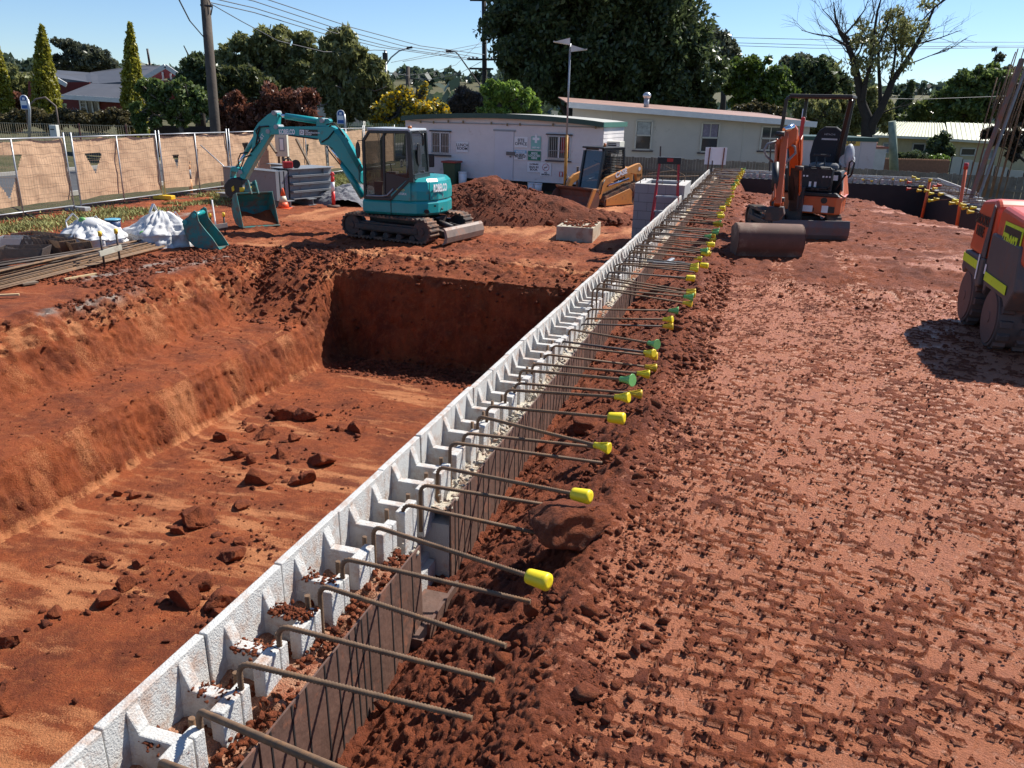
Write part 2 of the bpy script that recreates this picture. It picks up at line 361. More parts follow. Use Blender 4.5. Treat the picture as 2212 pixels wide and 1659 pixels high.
def padfn(s,r):
    nA=fbm(s*.5,r*.8,o=3,seed=111)
    d1,a1,a2,a3,fu,fv=cells(r,s,.105,.080,-.05,120)
    d2,b1,b2,b3,gu,gv=cells(r,s,.112,.084,-.22,140)
    sel=(nA+.35*np.sin(r*3.6+.5*s*.2)>.0)
    d=np.where(sel,d1,d2); h1=np.where(sel,a1,b1); h2=np.where(sel,a2,b2); h3=np.where(sel,a3,b3); fu=np.where(sel,fu,gu); fv=np.where(sel,fv,gv)
    cov=fbm(s*1.0,r*1.5,o=4,seed=151); rowc=np.sin((r+.06*fbm(s*.8,r*.8,seed=156))*11+1.1*np.sin(s*.25))
    lump=fbm(s*7.5,r*7.5,o=3,seed=157,g=.65); fin=fbm(s*24,r*24,o=3,seed=158,g=.65)
    thr=1.12-.25*cov-.06*rowc-.66*lump-.26*h3
    pad=1-sst(d+.16*fin,thr-.07,thr+.07)
    zone=sst(r+.12*fbm(s*2,r*2,seed=153)+.10*fin,-.66,-.38)*(1-.85*sst(s+.9*fbm(s*.5,r*.5,o=3,seed=154),9.6,11.0))
    edg=.7*np.exp(-((r+.42)/.20)**2)*(.5+fbm(s*5,r*5,o=2,seed=159))
    pm=np.clip(pad*zone*(1-np.clip(edg,0,1)),0,1)
    crack=sst(d,.93,1.0)*(1-sst(d,1.0,1.10))
    return pm,crack,h1,h2,fu,fv,zone,lump,fin
pm,crack,h1,h2,fu,fv,zone,lump,fin=padfn(s,r)
loose=fbm(s*9,r*9,o=4,seed=160,g=.65); lf=fbm(s*28,r*28,o=3,seed=165,g=.65); lf2=np.abs(vn(s*60,r*60,seed=166))
near=np.clip((12-s)/6,.0,1)
hgt=(1-pm)*(.012+.013*loose+.013*lf+.007*lf2*near)*(.35+.65*near)+pm*(-.004+.012*h2*fv+.010*h1*fu-.006*crack)
hgt+= (1-zone)*(.03*loose+.014*lf)
pm=np.clip(pm-.35*crack*pm,0,1)
# broad smear of smooth clay beyond the rolled area
sm=fbm(s*1.7,r*.7,o=5,seed=171,g=.6); far=sst(s,8.8,10.5)
trkm=((np.abs(r-.42)<.15)|(np.abs(r-1.30)<.15))*(s>9.2)*(s<13)*(np.sin(s*70+.8*np.sin(r*30))>-.2)*(fbm(s*2,r*2,o=2,seed=178)>-.3)
pm=np.maximum(pm,far*(.10+1.5*sm-.5*np.maximum(0,lump))*(r>-.3)*(1-sst(s,20,21.5)))
pm=np.where(trkm,np.maximum(pm,.75),pm)
hgt+=far*.11*np.abs(fbm(s*1.8,r*2.6,o=5,seed=175,g=.6))*(1-pm)-.015*trkm
co=np.stack([X,Y,ZP+hgt],2).reshape(-1,3)
keep=(r>-1.60)&(r<5.36)&(s<28.9)&(s>-3)
fc=gridfaces(len(RH),len(TH)); kk=keep.ravel(); fc=fc[kk[fc].all(1)]
tonep=np.zeros(co.shape[0])
pd=npmesh('compacted_pad',co,fc,PADM,smooth=True,attr={'comp':pm.ravel(),'tone':tonep}); tag(pd,kind='structure')
def zp1(s_,r_): return float(zpad(np.array([s_]),np.array([r_]))[0])
# ---- wide ground sheet, reaching the horizon ----
def zfar(x,y):
    z=-1.07+0*x
    z=z-.95*sst(y,38,66)*sst(x,4,22)                     # falls towards the cream house
    z=z+.5*sst(-x+.0*y,20,28)*sst(y,30,42)
    z=z-3*sst(y,80,260)+2*fbm(x*.01,y*.01,o=2,seed=200)*sst(y,120,300)
    d=np.hypot(x,y)
    z=z+(34+9*fbm(x*.004,y*.004,o=3,seed=207))*sst(d,480,1150)
    return z
XS=steps((-2600,-400,130),(-400,-60,20),(-60,60,1.5),(60,400,20),(400,2600,130)); YS=steps((-300,-20,40),(-20,90,1.5),(90,400,15),(400,3200,70))
XG,YG=np.meshgrid(XS,YS,indexing='ij'); ZG=zfar(XG,YG)
sg=XG*SW+YG*CW; rg=XG*CW-YG*SW
inhole=(sg>-2.6)&(sg<26.8)&(rg>-17.6)&(rg<3.9)
ZG=np.where(inhole,-3.6,ZG)
f=gridfaces(len(XS),len(YS)); ih=inhole.ravel(); f=f[~ih[f].all(1)]
GRASSG=soilmat('grassy_ground',(.055,.06,.02),(.12,.10,.045),(.17,.15,.07),scale=.8,light_amt=.5)
g=npmesh('ground',np.stack([XG,YG,ZG],2).reshape(-1,3),f,GRASSG,smooth=True); tag(g,kind='structure')
# road and verge beyond the left fence
ASPH=mat('asphalt',(.06,.06,.062),.85,var=.2,vs=1.2,bump=.3,bs=80)
m=MB(); a=wr(-6,-28.5,GL+.02);b=wr(90,-28.5,GL+.02);c=wr(90,-21.3,GL+.02);e=wr(-6,-21.3,GL+.02); m.poly([a,b,c,e]); tag(m.build('road',ASPH),kind='structure')
KERB=mat('kerb_concrete',(.35,.33,.30),.85)
for rr in (-21.2,-28.6):
    m=MB(); m.poly([wr(-6,rr,GL),wr(90,rr,GL),wr(90,rr-.15,GL),wr(-6,rr-.15,GL)],(0,0,.14)); tag(m.build('kerb',KERB),kind='structure')
# ======================= LONG BLOCK WALL =======================
def concmat(name,col,stain,amt=.5,scale=9,bump=.5,dirt=(.30,.10,.05)):
    m=mat(name,col,.85,var=.08,vs=scale,bump=bump,bs=140,dirt=amt,dcol=stain,ds=scale*1.3); return m
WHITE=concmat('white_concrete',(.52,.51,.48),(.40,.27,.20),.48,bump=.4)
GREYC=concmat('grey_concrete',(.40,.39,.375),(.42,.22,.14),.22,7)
MORT=concmat('mortar_spill',(.60,.54,.43),(.36,.14,.07),.45,10,1.0)
MORTN=concmat('dirty_mortar',(.45,.24,.14),(.30,.085,.035),.75,8,1.0)
BOARD=mat('brown_board',(.115,.062,.045),.62,var=.25,vs=5,bump=.25,bs=30,dirt=.25,dcol=(.30,.10,.045),ds=7)
GROOVE=mat('board_groove',(.012,.008,.007),.9)
wall=thing('retaining_wall','long low white concrete block wall with open webs, running from the camera to the far corner','wall',wr(0,-1.66,0))
wl=Vector(wr(0,-1.66,0))
def LW(s,r,z): return Vector(wr(s,r,z))-wl
jn=[.55,1.0]+[1.45+.47*i for i in range(6)]; jn=[j for j in jn if j<4.2]+[4.28+.4*i for i in range(61)]
sh=MB(); wb=MB(); random.seed(3)
def sbox(m,s0,s1,r0,r1,z0,z1,r0b=None,r1b=None):
    r0b=r0 if r0b is None else r0b; r1b=r1 if r1b is None else r1b
    vs=[LW(s0,r0b,z0),LW(s1,r0b,z0),LW(s1,r1b,z0),LW(s0,r1b,z0),LW(s0,r0,z1),LW(s1,r0,z1),LW(s1,r1,z1),LW(s0,r1,z1)]
    m.add(vs,[(0,3,2,1),(4,5,6,7),(0,1,5,4),(1,2,6,5),(2,3,7,6),(3,0,4,7)])
WEBS=[]
for i in range(len(jn)-1):
    s0,s1=jn[i],jn[i+1]; j=random.uniform(-.006,.006)
    # outer shell: 32 mm at the top, flaring to 40 mm below
    zt=.21+random.uniform(-.004,.004)
    sbox(sh,s0+.003,s1-.003,-1.682+j,-1.648+j,-.2,zt,-1.684+j,-1.640+j)
    L_=s1-s0
    for q in (.25,.75):
        sc=s0+L_*q; WEBS.append(sc); zw=.095+random.uniform(-.02,.02)
        hw=.024
        # fillet where the web meets the shell
        vs=[LW(sc-.045,-1.648,-.2),LW(sc+.045,-1.648,-.2),LW(sc+hw,-1.60,-.2),LW(sc-hw,-1.60,-.2),LW(sc-.026,-1.65,zt-.012),LW(sc+.026,-1.65,zt-.012),LW(sc+hw,-1.615,zw+.01),LW(sc-hw,-1.615,zw+.01)]
        wb.add(vs,[(4,5,6,7),(0,1,5,4),(1,2,6,5),(2,3,7,6),(3,0,4,7)])
        sbox(wb,sc-hw,sc+hw,-1.63,-1.47,-.2,zw)
        # T-shaped end flange with its slot
        fw=L_*.18
        zf=zw+.004
        sbox(wb,sc-fw,sc+fw*.15,-1.495,-1.445,-.16,zf); sbox(wb,sc+fw*.15+.007,sc+fw*.8,-1.495,-1.447,-.16,zf-.004)
sho=sh.build('outer_shell',WHITE,wall,bevel=.004); wbo=wb.build('block_webs',WHITE,wall,bevel=.005)
# pit-side face below the top course, ledge, right face
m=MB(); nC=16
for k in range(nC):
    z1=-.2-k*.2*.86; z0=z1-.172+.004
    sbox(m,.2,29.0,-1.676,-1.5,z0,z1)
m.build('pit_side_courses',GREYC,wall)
# grout with rough top between the webs
ss_=steps((.3,5,.02),(5,12,.035),(12,29,.07)); rr_=np.linspace(-1.655,-1.335,13); SS,RQ=np.meshgrid(ss_,rr_,indexing='ij')
ph=(SS-4.28)/.2
zz=-.035+.03*fbm(SS*11,RQ*11,o=4,seed=301,g=.65)+.03*np.maximum(0,fbm(SS*3,RQ*5,o=3,seed=305))+.03*np.exp(-((RQ+1.64)/.03)**2)-.055*sst(RQ,-1.47,-1.44)*(1-sst(RQ,-1.40,-1.375))*(fbm(SS*4,RQ*0,o=2,seed=306)>-.1)
zz=zz-.30*((SS>3.05)&(SS<3.44)&(RQ>-1.5))
cw=np.stack([SS*SW+RQ*CW,SS*CW-RQ*SW,zz],2).reshape(-1,3)-np.array(wl)
gf=gridfaces(len(ss_),len(rr_)); sm_=SS.ravel()[gf].mean(1)
rm_=rr_[None,:].repeat(len(ss_),0).ravel()[gf].mean(1); gf_ok=~((sm_>3.04)&(sm_<3.45)&(rm_>-1.5)); gf=gf[gf_ok]; sm_=sm_[gf_ok]
dirty=(sm_<3.0)|((sm_>7.8)&(sm_<8.4))|((sm_>10)&(fbm(sm_*.7,sm_*0,o=2,seed=309)>-.05))
o1=npmesh('grout_fill',cw,gf[~dirty],MORT,wall,smooth=True)
o2=npmesh('soil_on_grout',cw,gf[dirty],MORTN,wall,smooth=True)
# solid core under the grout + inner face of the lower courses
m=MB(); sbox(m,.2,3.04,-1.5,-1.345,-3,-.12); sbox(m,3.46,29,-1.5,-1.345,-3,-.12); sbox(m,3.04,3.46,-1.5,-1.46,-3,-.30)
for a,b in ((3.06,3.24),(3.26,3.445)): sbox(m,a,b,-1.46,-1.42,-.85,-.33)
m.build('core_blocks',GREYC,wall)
# brown drainage boards with dark vertical grooves
def board(s0,s1,r,z0,z1,tilt=0,gap=.095,name='drainage_board'):
    m=MB(); sbox(m,s0,s1,r-.008,r,z0,z1,r-.008+tilt,r+tilt)
    m.m=1
    k=s0+gap*.6
    while k<s1-.03:
        sbox(m,k-.004,k+.004,r-.001,r+.0025,z0+.01,z1-.002,r-.001+tilt,r+.0025+tilt); k+=gap*random.choice([1,1,.55,1.35])
    m.m=0
    m.build(name,[BOARD,GROOVE],wall)
board(.4,1.72,-1.325,-.95,.004); board(1.735,3.04,-1.327,-.95,-.002,.02); board(3.46,6.0,-1.335,-.95,.002,.01); board(6.02,9.4,-1.335,-.95,0,.02)
board(9.43,14.5,-1.33,-.95,-.01,.03,.12); board(14.6,21,-1.335,-.95,0,.03,.16); board(21.1,28.6,-1.335,-.95,0,.03,.25)
m=MB(); sbox(m,2.95,3.34,-1.26,-1.245,-.95,-.36); sbox(m,2.9,3.3,-1.42,-1.262,-.9,-.42); m.build('lower_board',[BOARD],wall)
# ======================= VEHICLES =======================
TEAL=mat('teal_paint',(.012,.30,.30),.32,var=.08,vs=2,dirt=.12,dcol=(.16,.11,.07),ds=5,coat=.3)
TEALD=mat('dusty_teal',(.02,.20,.19),.6,var=.2,vs=3,dirt=.55,dcol=(.22,.085,.04),ds=5)
ORANGE=mat('orange_paint',(.56,.10,.02),.35,var=.08,vs=3,dirt=.12,dcol=(.2,.08,.04),coat=.2)
CASEY=mat('ochre_paint',(.62,.27,.07),.45,var=.12,vs=2,dirt=.3,dcol=(.25,.12,.07),ds=4)
DKST=mat('dark_steel',(.03,.028,.028),.55,var=.3,vs=5,dirt=.4,dcol=(.17,.07,.04),ds=6)
BLK=mat('black_plastic',(.012,.012,.014),.5,var=.2,dirt=.15,dcol=(.12,.06,.04))
FRAMEB=mat('cab_black',(.018,.02,.022),.35,var=.1)
RUB=mat('muddy_rubber',(.045,.035,.03),.85,var=.3,vs=6,dirt=.6,dcol=(.30,.15,.085),ds=4)
MUDST=mat('muddy_steel',(.16,.12,.10),.55,var=.3,vs=3,dirt=.6,dcol=(.28,.11,.055),ds=3,bump=.3,bs=20)
WORNST=mat('worn_steel',(.22,.17,.14),.55,metal=.15,var=.25,vs=4,dirt=.45,dcol=(.28,.13,.08),ds=4)
CHROME=mat('chrome_rod',(.75,.76,.78),.12,metal=1,var=.03)
GLASS=mat('tinted_glass',(.02,.028,.03),.06,var=.0,alpha=.72,spec=.6)
WHT=mat('white_decal',(.8,.8,.8),.5,var=.03); BLKD=mat('black_decal',(.01,.01,.01),.4,var=.03)
YEL=mat('yellow_plastic',(.75,.48,.02),.5,var=.1,dirt=.15,dcol=(.3,.12,.05))
GREYM=mat('grey_panel',(.28,.29,.30),.5,var=.1)
HIVIS=mat('hivis_yellow',(.62,.80,.02),.45,var=.06,dirt=.12,dcol=(.1,.09,.05),ds=8)
REDM=mat('red_paint',(.42,.02,.02),.4,var=.1)
def TM(loc,rz): return Matrix.Translation(Vector([float(v) for v in loc]))@Matrix.Rotation(rz,4,'Z')
def xf(o,M):
    o.data.transform(M); return o
def trackbelt(length,height,lug=.03,pitch=.11,th=.035):
    """profile rings (outer, inner) of a crawler belt in x,z, bottom at z=0"""
    R=height/2; half=length/2-R; per=4*half+2*math.pi*R; n=int(per/pitch)*4
    outer=[];inner=[]
    for i in range(n):
        d=per*i/n; k=i%4; rr=lug if k in (0,1) else 0
        if d<2*half: x,z,nx,nz=-half+d,0,0,-1
        elif d<2*half+math.pi*R:
            a=(d-2*half)/R-math.pi/2; x,z=half,R; nx,nz=math.cos(a),math.sin(a); x+=nx*R; z+=nz*R
        elif d<4*half+math.pi*R: x,z,nx,nz=half-(d-2*half-math.pi*R),2*R,0,1
        else:
            a=(d-4*half-math.pi*R)/R+math.pi/2; x,z=-half,R; nx,nz=math.cos(a),math.sin(a); x+=nx*R; z+=nz*R
        outer.append((x+nx*(rr-lug),z+nz*(rr-lug))); inner.append((x-nx*(th+lug),z-nz*(th+lug)))
    return outer,inner
def add_track(par,M,length,height,width,y,side,frame_m,sprk=True,lug=.03,pitch=.11):
    o,i=trackbelt(length,height,lug,pitch); n=len(o); m=MB()
    vs=[(p[0],y-width/2,p[1]) for p in o]+[(p[0],y+width/2,p[1]) for p in o]+[(p[0],y-width/2,p[1]) for p in i]+[(p[0],y+width/2,p[1]) for p in i]
    fs=[]
    for k in range(n):
        q=(k+1)%n; fs+=[(k,q,n+q,n+k),(2*n+k,3*n+k,3*n+q,2*n+q),(k,2*n+k,2*n+q,q),(n+k,n+q,3*n+q,3*n+k)]
    m.add(vs,fs); tr=xf(m.build('track',RUB,par),M)
    R=height/2; h=length/2-R; m=MB()
    m.box((-h,y-width*.28,R*.62),(h,y+width*.42*side if side>0 else y+width*.28,R*1.35))
    m.box((-h*.9,y-width*.46,R*.75),(h*.9,y+width*.46,R*1.2))
    xf(m.build('track_frame',frame_m,tr,bevel=.01),M)
    for x in (-h,h):
        m=MB(); m.cyl((x,y-width*.40,R),(x,y+width*.40,R),R*.78,n=20); m.cyl((x,y-width*.47,R),(x,y+width*.47,R),R*.3,n=12); xf(m.build('track_wheel',DKST,tr),M)
    m=MB()
    for k in range(5): x=-h*.75+h*1.5*k/4; m.cyl((x,y-width*.44,R*.38),(x,y+width*.44,R*.38),R*.26,n=10)
    xf(m.build('track_rollers',DKST,tr),M)
    return tr
# ---------------- teal digger ----------------
KC=np.array([-2.60,19.45,GL+.03]); yaw=rad(15); kh=(-math.cos(yaw),math.sin(yaw)); krz=math.atan2(kh[1],kh[0])
kob=thing('excavator','teal crawler excavator with black cab and outstretched arm at the rim of the pit','excavator',KC,krz)
KI=TM(KC,krz).inverted()
tdir=math.atan2(-.457,.889); KT=KI@TM(KC,tdir)
for yy in (-.78,.78): add_track(kob,KT,2.55,.58,.38,yy,1 if yy>0 else -1,DKST)
m=MB(); m.box((-.75,-.55,.22),(.75,.55,.5)); m.cyl((0,0,.45),(0,0,.64),.48,n=24); xf(m.build('undercarriage',DKST,kob,bevel=.02),KT)
m=MB(); out=[(.0,.0),(.10,.05),(.13,.18),(.09,.33),(.04,.38),(.0,.38),(.04,.30),(.06,.18),(.03,.08),(-.03,.0)]
m.prism([(a,b) for a,b in out],(1.50,-.84,.02),(1,0,0),(0,0,1),(0,1.68,0))
bl=xf(m.build('dozer_blade',WORNST,kob,bevel=.006),KT)
m=MB(); m.bar((.9,-.42,.3),(1.5,-.5,.18),.10,.12); m.bar((.9,.42,.3),(1.5,.5,.18),.10,.12); xf(m.build('blade_arms',DKST,bl),KT)
m=MB(); m.cyl((.75,0,.42),(1.25,0,.30),.07); m.cyl((1.25,0,.30),(1.5,0,.22),.035); xf(m.build('blade_cylinder',DKST,bl),KT)
def plan(sc,inset=0,x1=.74):
    p=[(x1,.95),(-.30,.95),(-.58,.90),(-.80,.74),(-.94,.46),(-1.0,0),(-.94,-.46),(-.80,-.74),(-.58,-.90),(-.30,-.95),(x1,-.95)]
    return [((x-inset if x>0 else x+inset*.9),(y-inset if y>0 else (y+inset if y<0 else 0))) for x,y in p]
m=MB(); m.loft([[(x,y,z) for x,y in plan(1,i)] for z,i in ((.60,.07),(.66,.0),(.90,0),(.97,.03))])
m.build('lower_body',TEAL,kob,bevel=.012)
m=MB(); m.loft([[(x,y,z) for x,y in plan(1,i,-.30)] for z,i in ((.97,.0),(1.2,-.005),(1.42,.03),(1.50,.09))])
hd=m.build('engine_hood',TEAL,kob,bevel=.02)
m=MB(); 
for z in (.99,1.33): pass
# seams & vents on the rear
for (xa,ya,xb,yb) in ((-.30,.953,-.30,.953),(-.82,.72,-.82,.72)): m.bar((xa,ya,.99),(xb,yb,1.45),.012)
m.bar((.03,.955,.62),(.03,.955,.95),.012)
m.build('panel_seams',BLKD,hd)
m=MB()
for k in range(7): z=1.02+k*.019; m.bar((-.86,.62,z),(-.975,.22,z),.010,.007)
m.build('rear_vent',GREYM,hd)
m=MB(); m.cyl((-.77,.79,.72),(-.80,.83,.72),.055,n=16); m.cyl((-.96,.33,.74),(-1.0,.34,.74),.02,n=10); m.cyl((-.90,.60,.84),(-.93,.62,.84),.022,n=10); m.build('body_holes',BLKD,kob)
# side panel (teal) with black sill
m=MB(); m.prism([(-.12,.97),(-.12,1.46),(-.02,1.46),(.36,1.10),(.36,.97)],(0,.955,0),(1,0,0),(0,0,1),(0,.012,0)); sp=m.build('side_panel',TEAL,kob,bevel=.006)
text('model_lettering','SK55SRX',.075,WHT,sp,(.12,.969,1.13),(-1,0,0),(0,0,1))
text('decal_lettering','ECO',.07,YEL,sp,(.12,.969,1.22),(-1,0,0),(0,0,1),sx=1.4)
# cab
cab=MB(); x0,x1,y0,y1=-.13,1.0,-.02,.955
def cabpt(x,y,z): return (x,y,z)
for (p,q,w) in [((1.0,y1,.97),(1.0,y1,2.35),.06),((1.0,y1,2.35),(.86,y1,2.56),.06),((.86,y1,2.56),(-.10,y1,2.58),.07),((-.10,y1,2.58),(-.16,y1,1.42),.10),
        ((.52,y1,.97),(.50,y1,2.56),.05),((1.0,y0,.97),(1.0,y0,2.35),.06),((1.0,y0,2.35),(.86,y0,2.56),.06),((.86,y0,2.56),(-.1,y0,2.58),.07),((-.1,y0,2.58),(-.16,y0,1.42),.08),
        ((.86,y0,2.56),(.86,y1,2.56),.07),((-.1,y0,2.58),(-.1,y1,2.58),.08),((-.16,y0,1.55),(-.16,y1,1.55),.12),((1.0,y0,1.0),(1.0,y1,1.0),.08),((1.0,y1,.99),(.36,y1,.99),.07),((.36,y1,.99),(-.10,y1,1.48),.07)]: cab.bar(p,q,w)
cb=cab.build('cab_frame',FRAMEB,kob,bevel=.008)
m=MB(); m.box((-.14,y0-.02,2.57),(.90,y1+.03,2.66)); m.build('cab_roof',mat('cab_roof_grey',(.42,.44,.45),.4,var=.08),cb,bevel=.03)
g=MB()
g.poly([(.98,y1-.01,1.0),(.53,y1-.01,1.0),(.53,y1-.01,2.53),(.88,y1-.01,2.53),(.98,y1-.01,2.33)]); g.build('door_glass',GLASS,cb,fix=False)
g=MB(); g.poly([(.49,y1-.01,1.50),(-.10,y1-.01,1.50),(-.07,y1-.01,2.54),(.49,y1-.01,2.54)]); g.build('side_glass',GLASS,cb,fix=False)
g=MB(); g.poly([(-.17,y0,1.6),(-.17,y1,1.6),(-.10,y1,2.54),(-.10,y0,2.54)]); rg_=g.build('rear_glass',GLASS,cb,fix=False)
g=MB(); g.poly([(1.0,y0,1.05),(1.0,y1,1.05),(1.0,y1,2.33),(1.0,y0,2.33)]); g.build('front_glass',GLASS,cb,fix=False)
g=MB(); g.prism([(.50,.98),(.36,.99),(-.06,1.50),(.50,1.62)],(0,y1-.012,0),(1,0,0),(0,0,1),(0,.012,0)); g.build('door_panel',mat('dark_brown_panel',(.03,.022,.024),.4),cb)
m=MB(); m.tube([(.97,y1+.015,1.045),(.62,y1+.015,1.05),(.45,y1+.015,1.08),(.30,y1+.015,1.24)],.02,6); m.build('silver_trim',GREYM,cb)
m=MB(); m.cbox((.15,.5,1.5),(.5,.5,.14)); m.cbox((-.02,.5,1.85),(.12,.48,.62),ry=-.15); m.build('seat',mat('cab_seat',(.05,.055,.05),.9),kob,bevel=.05)
m=MB(); m.cbox((.6,.3,1.35),(.25,.2,.5)); m.cbox((.75,.7,1.2),(.2,.2,.35)); m.bar((.6,.3,1.5),(.65,.3,1.8),.03); m.bar((.6,.7,1.4),(.66,.72,1.75),.03); m.build('controls',mat('cab_inner',(.10,.095,.08),.8,var=.5,vs=9),kob,bevel=.02)
m=MB(); m.cyl((-.05,.78,2.66),(-.05,.78,2.72),.05,.045,n=14); m.build('beacon',mat('amber_lens',(.6,.16,.03),.3),kob)
def oval(name,c,rx,rz,par,mm,ry=0,th=.03):
    m=MB(); M_=Matrix.Translation(c)@Matrix.Rotation(ry,4,'Z')
    pts=[(rx*math.cos(t),rz*math.sin(t)) for t in np.linspace(0,2*math.pi,17)[:-1]]
    vs=[M_@Vector((0,a,b)) for a,b in pts]; m.poly(vs,(M_@Vector((th,0,0)))-(M_@Vector((0,0,0)))); return m.build(name,mm,par,bevel=.008)
mr_=oval('mirror',(-.35,.72,2.42),.10,.15,kob,BLK,.5); m=MB(); m.tube([(-.12,.80,2.58),(-.28,.80,2.60),(-.33,.75,2.52)],.012,6); m.build('mirror_arm',BLK,mr_)
mr2=oval('mirror',(1.12,.98,2.12),.07,.20,kob,BLK,1.2); m=MB(); m.tube([(1.0,.96,2.35),(1.12,.99,2.35),(1.13,.99,2.15)],.012,6); m.build('mirror_arm',BLK,mr2)
oval('mirror',(-.18,.55,2.05),.10,.27,kob,BLK,0)
m=MB(); m.tube([(1.06,.99,1.35),(1.12,.99,1.4),(1.12,.99,1.75),(1.06,.99,1.8)],.012,6); m.build('grab_rail',BLK,kob)
m=MB(); m.cbox((-.45,.25,1.53),(.06,.30,.16)); pl=m.build('number_plate',WHT,kob); text('plate_number','D425CZ',.075,BLKD,pl,(-.483,.25,1.53),(0,-1,0),(0,0,1),sx=.9)
m=MB(); m.cbox((-.50,.30,1.60),(.10,.10,.10)); m.build('rear_work_light',BLK,kob,bevel=.02)
for o_ in list(cb.children_recursive)+[cb,sp]+list(sp.children)+[c for c in kob.children if c.name.split('.')[0] in ('seat','controls','beacon','mirror','grab_rail')]+[k for c in kob.children if c.name.startswith('mirror') for k in c.children]:
    for v_ in o_.data.vertices: v_.co.x-=.34
m_done=set()
for o_ in kob.children_recursive:
    if o_.name.split('.')[0] in ('track','track_frame','track_wheel','track_rollers','undercarriage','dozer_blade','blade_arms','blade_cylinder') or o_.name in m_done: continue
    m_done.add(o_.name)
    for v_ in o_.data.vertices:
        if v_.co.z>.6: v_.co.z=.6+(v_.co.z-.6)*.925
# lettering on hood: follows the facet between (-.80,.74) and (-.94,.46) .. (-1,0)
ex=(Vector((-1.0,0,0))-Vector((-.94,.46,0))).normalized(); c=(Vector((-1.0,0,0))+Vector((-.94,.46,0)))/2; nrm=Vector((-ex.y*-1,0,0))
cc=Vector((-.90,.53,1.24)); ex=Vector((-.82,.76,0)).lerp(Vector((-1.0,.1,0)),1)-Vector((-.82,.76,0)); ex.normalize()
nn=ex.cross(Vector((0,0,1)))
text('maker_lettering','KOBELCO',.23,WHT,hd,Vector((-.935,.40,1.21))+nn*.035,ex,(0,0,1),sx=.50,bold=.008,th=.004)
# boom, arm, bucket: outlines measured on the photograph, laid in the boom's own vertical plane
lft=Vector((-kh[1],kh[0],0)); bp0=KC+np.array([-lft.x*.25,-lft.y*.25,0]); bn=(lft.x,lft.y,0)
KTL=TM(KC,krz)
def z6(x,y): 
    p=onpl((800+x/2.011)/1.8228,(380+y/2.011)/1.8228,bp0,bn); q=KI@Vector([float(v) for v in p]); return Vector((q.x,-.25,q.z))
def bprism(name,pts,mm,w,par,bevel=.012,yo=0):
    P_=[z6(*p) for p in pts]; m=MB(); m.poly([p+Vector((0,-w/2+yo,0)) for p in P_],(0,w,0)); return m.build(name,mm,par,bevel=bevel)
boom=bprism('boom',[(1270,600),(1240,540),(1180,400),(1130,310),(1090,262),(1030,232),(960,236),(760,238),(600,240),(545,252),(528,278),(540,306),(590,300),(700,304),(930,335),(948,382),(1000,384),(1040,405),(1080,470),(1180,590),(1262,690)],TEAL,.26,kob)
bprism('boom_bracket',[(905,236),(912,185),(920,168),(950,168),(960,176),(1000,176),(1016,190),(1012,208),(990,222),(1030,240)],TEAL,.16,boom)
text('maker_lettering','KOBELCO',.16,WHT,boom,z6(685,281)+Vector((0,.134,0)),(-1,0,.03),(0,0,1),sx=.60,bold=.007)
c0=z6(855,284)+Vector((0,.133,0)); dk=[z6(783,258),z6(928,262),z6(928,312),z6(783,306)]
m=MB(); m.poly([p+Vector((0,.131,0)) for p in dk],(0,.003,0)); dd=m.build('black_decal',BLKD,boom)
dw=[z6(786,262),z6(822,263),z6(822,305),z6(786,303)]; m=MB(); m.poly([p+Vector((0,.135,0)) for p in dw],(0,.002,0)); m.build('white_square',WHT,dd)
text('logo_letter','D',.11,BLKD,dd,z6(804,284)+Vector((0,.139,0)),(-1,0,0),(0,0,1))
text('firm_lettering','D&T\nCONSTRUCTION\nGROUP',.05,WHT,dd,z6(830,285)+Vector((0,.137,0)),(-1,0,0),(0,0,1),align='LEFT',bold=.001)
# rear window decal
m=MB(); m.poly([(-.158,.80,1.66),(-.158,.66,1.66),(-.15,.66,1.84),(-.15,.80,1.84)],(-.004,0,0)); wdl=m.build('white_square',WHT,rg_)
text('logo_letter','D',.14,BLKD,wdl,(-.165,.73,1.75),(0,-1,0),(.05,0,1)); text('firm_lettering','D&T\nCONSTRUCTION\nGROUP',.06,WHT,rg_,(-.168,.63,1.75),(0,-1,0),(.05,0,1),align='LEFT',bold=.001)
# hydraulic lines along the lower boom
m=MB()
for k in range(5):
    dx,dy=k*9-6,-k*5
    m.tube([z6(1060+dx,262+dy*.4)+Vector((0,.14,0)),z6(1120+dx,340+dy)+Vector((0,.15,0)),z6(1270+dx*.6,600+dy)+Vector((0,.15,0))],.017,6)
m.build('boom_pipes',TEAL,boom)
m=MB()
for pts in ([(1020,235),(1060,215),(1110,260),(1170,350)],[(1000,222),(1050,210),(1090,240),(1130,300)],[(1000,390),(1020,430),(1060,480),(1110,540)],[(700,306),(820,322),(930,338)],[(960,360),(1010,330),(1060,270)]): m.tube([z6(*p)+Vector((0,.15,0)) for p in pts],.016,6)
m.build('hoses',BLK,boom)
arm=bprism('dipper_arm',[(545,318),(420,520),(345,655),(310,645),(305,600),(325,560),(400,420),(412,300),(418,262),(452,208),(520,148),(560,125),(580,118),(606,134),(604,150),(598,238),(560,262)],TEAL,.20,kob,yo=0)
text('arm_lettering','D&T',.12,WHT,arm,z6(478,330)+Vector((0,.105,0)),(-.5,0,.6),(.6,0,.5))
m=MB()
for p in ((537,275),(582,130),(318,595),(960,190),(600,240)): m.cyl(z6(*p)+Vector((0,-.15,0)),z6(*p)+Vector((0,.155,0)),.055,n=12)
m.build('pins',GREYM,arm)
m=MB(); m.cyl(z6(655,157),z6(930,196),.075,n=16); ac=m.build('arm_cylinder',TEAL,boom); m=MB(); m.cyl(z6(600,148),z6(660,158),.04); m.build('rod',CHROME,ac)
m=MB(); 
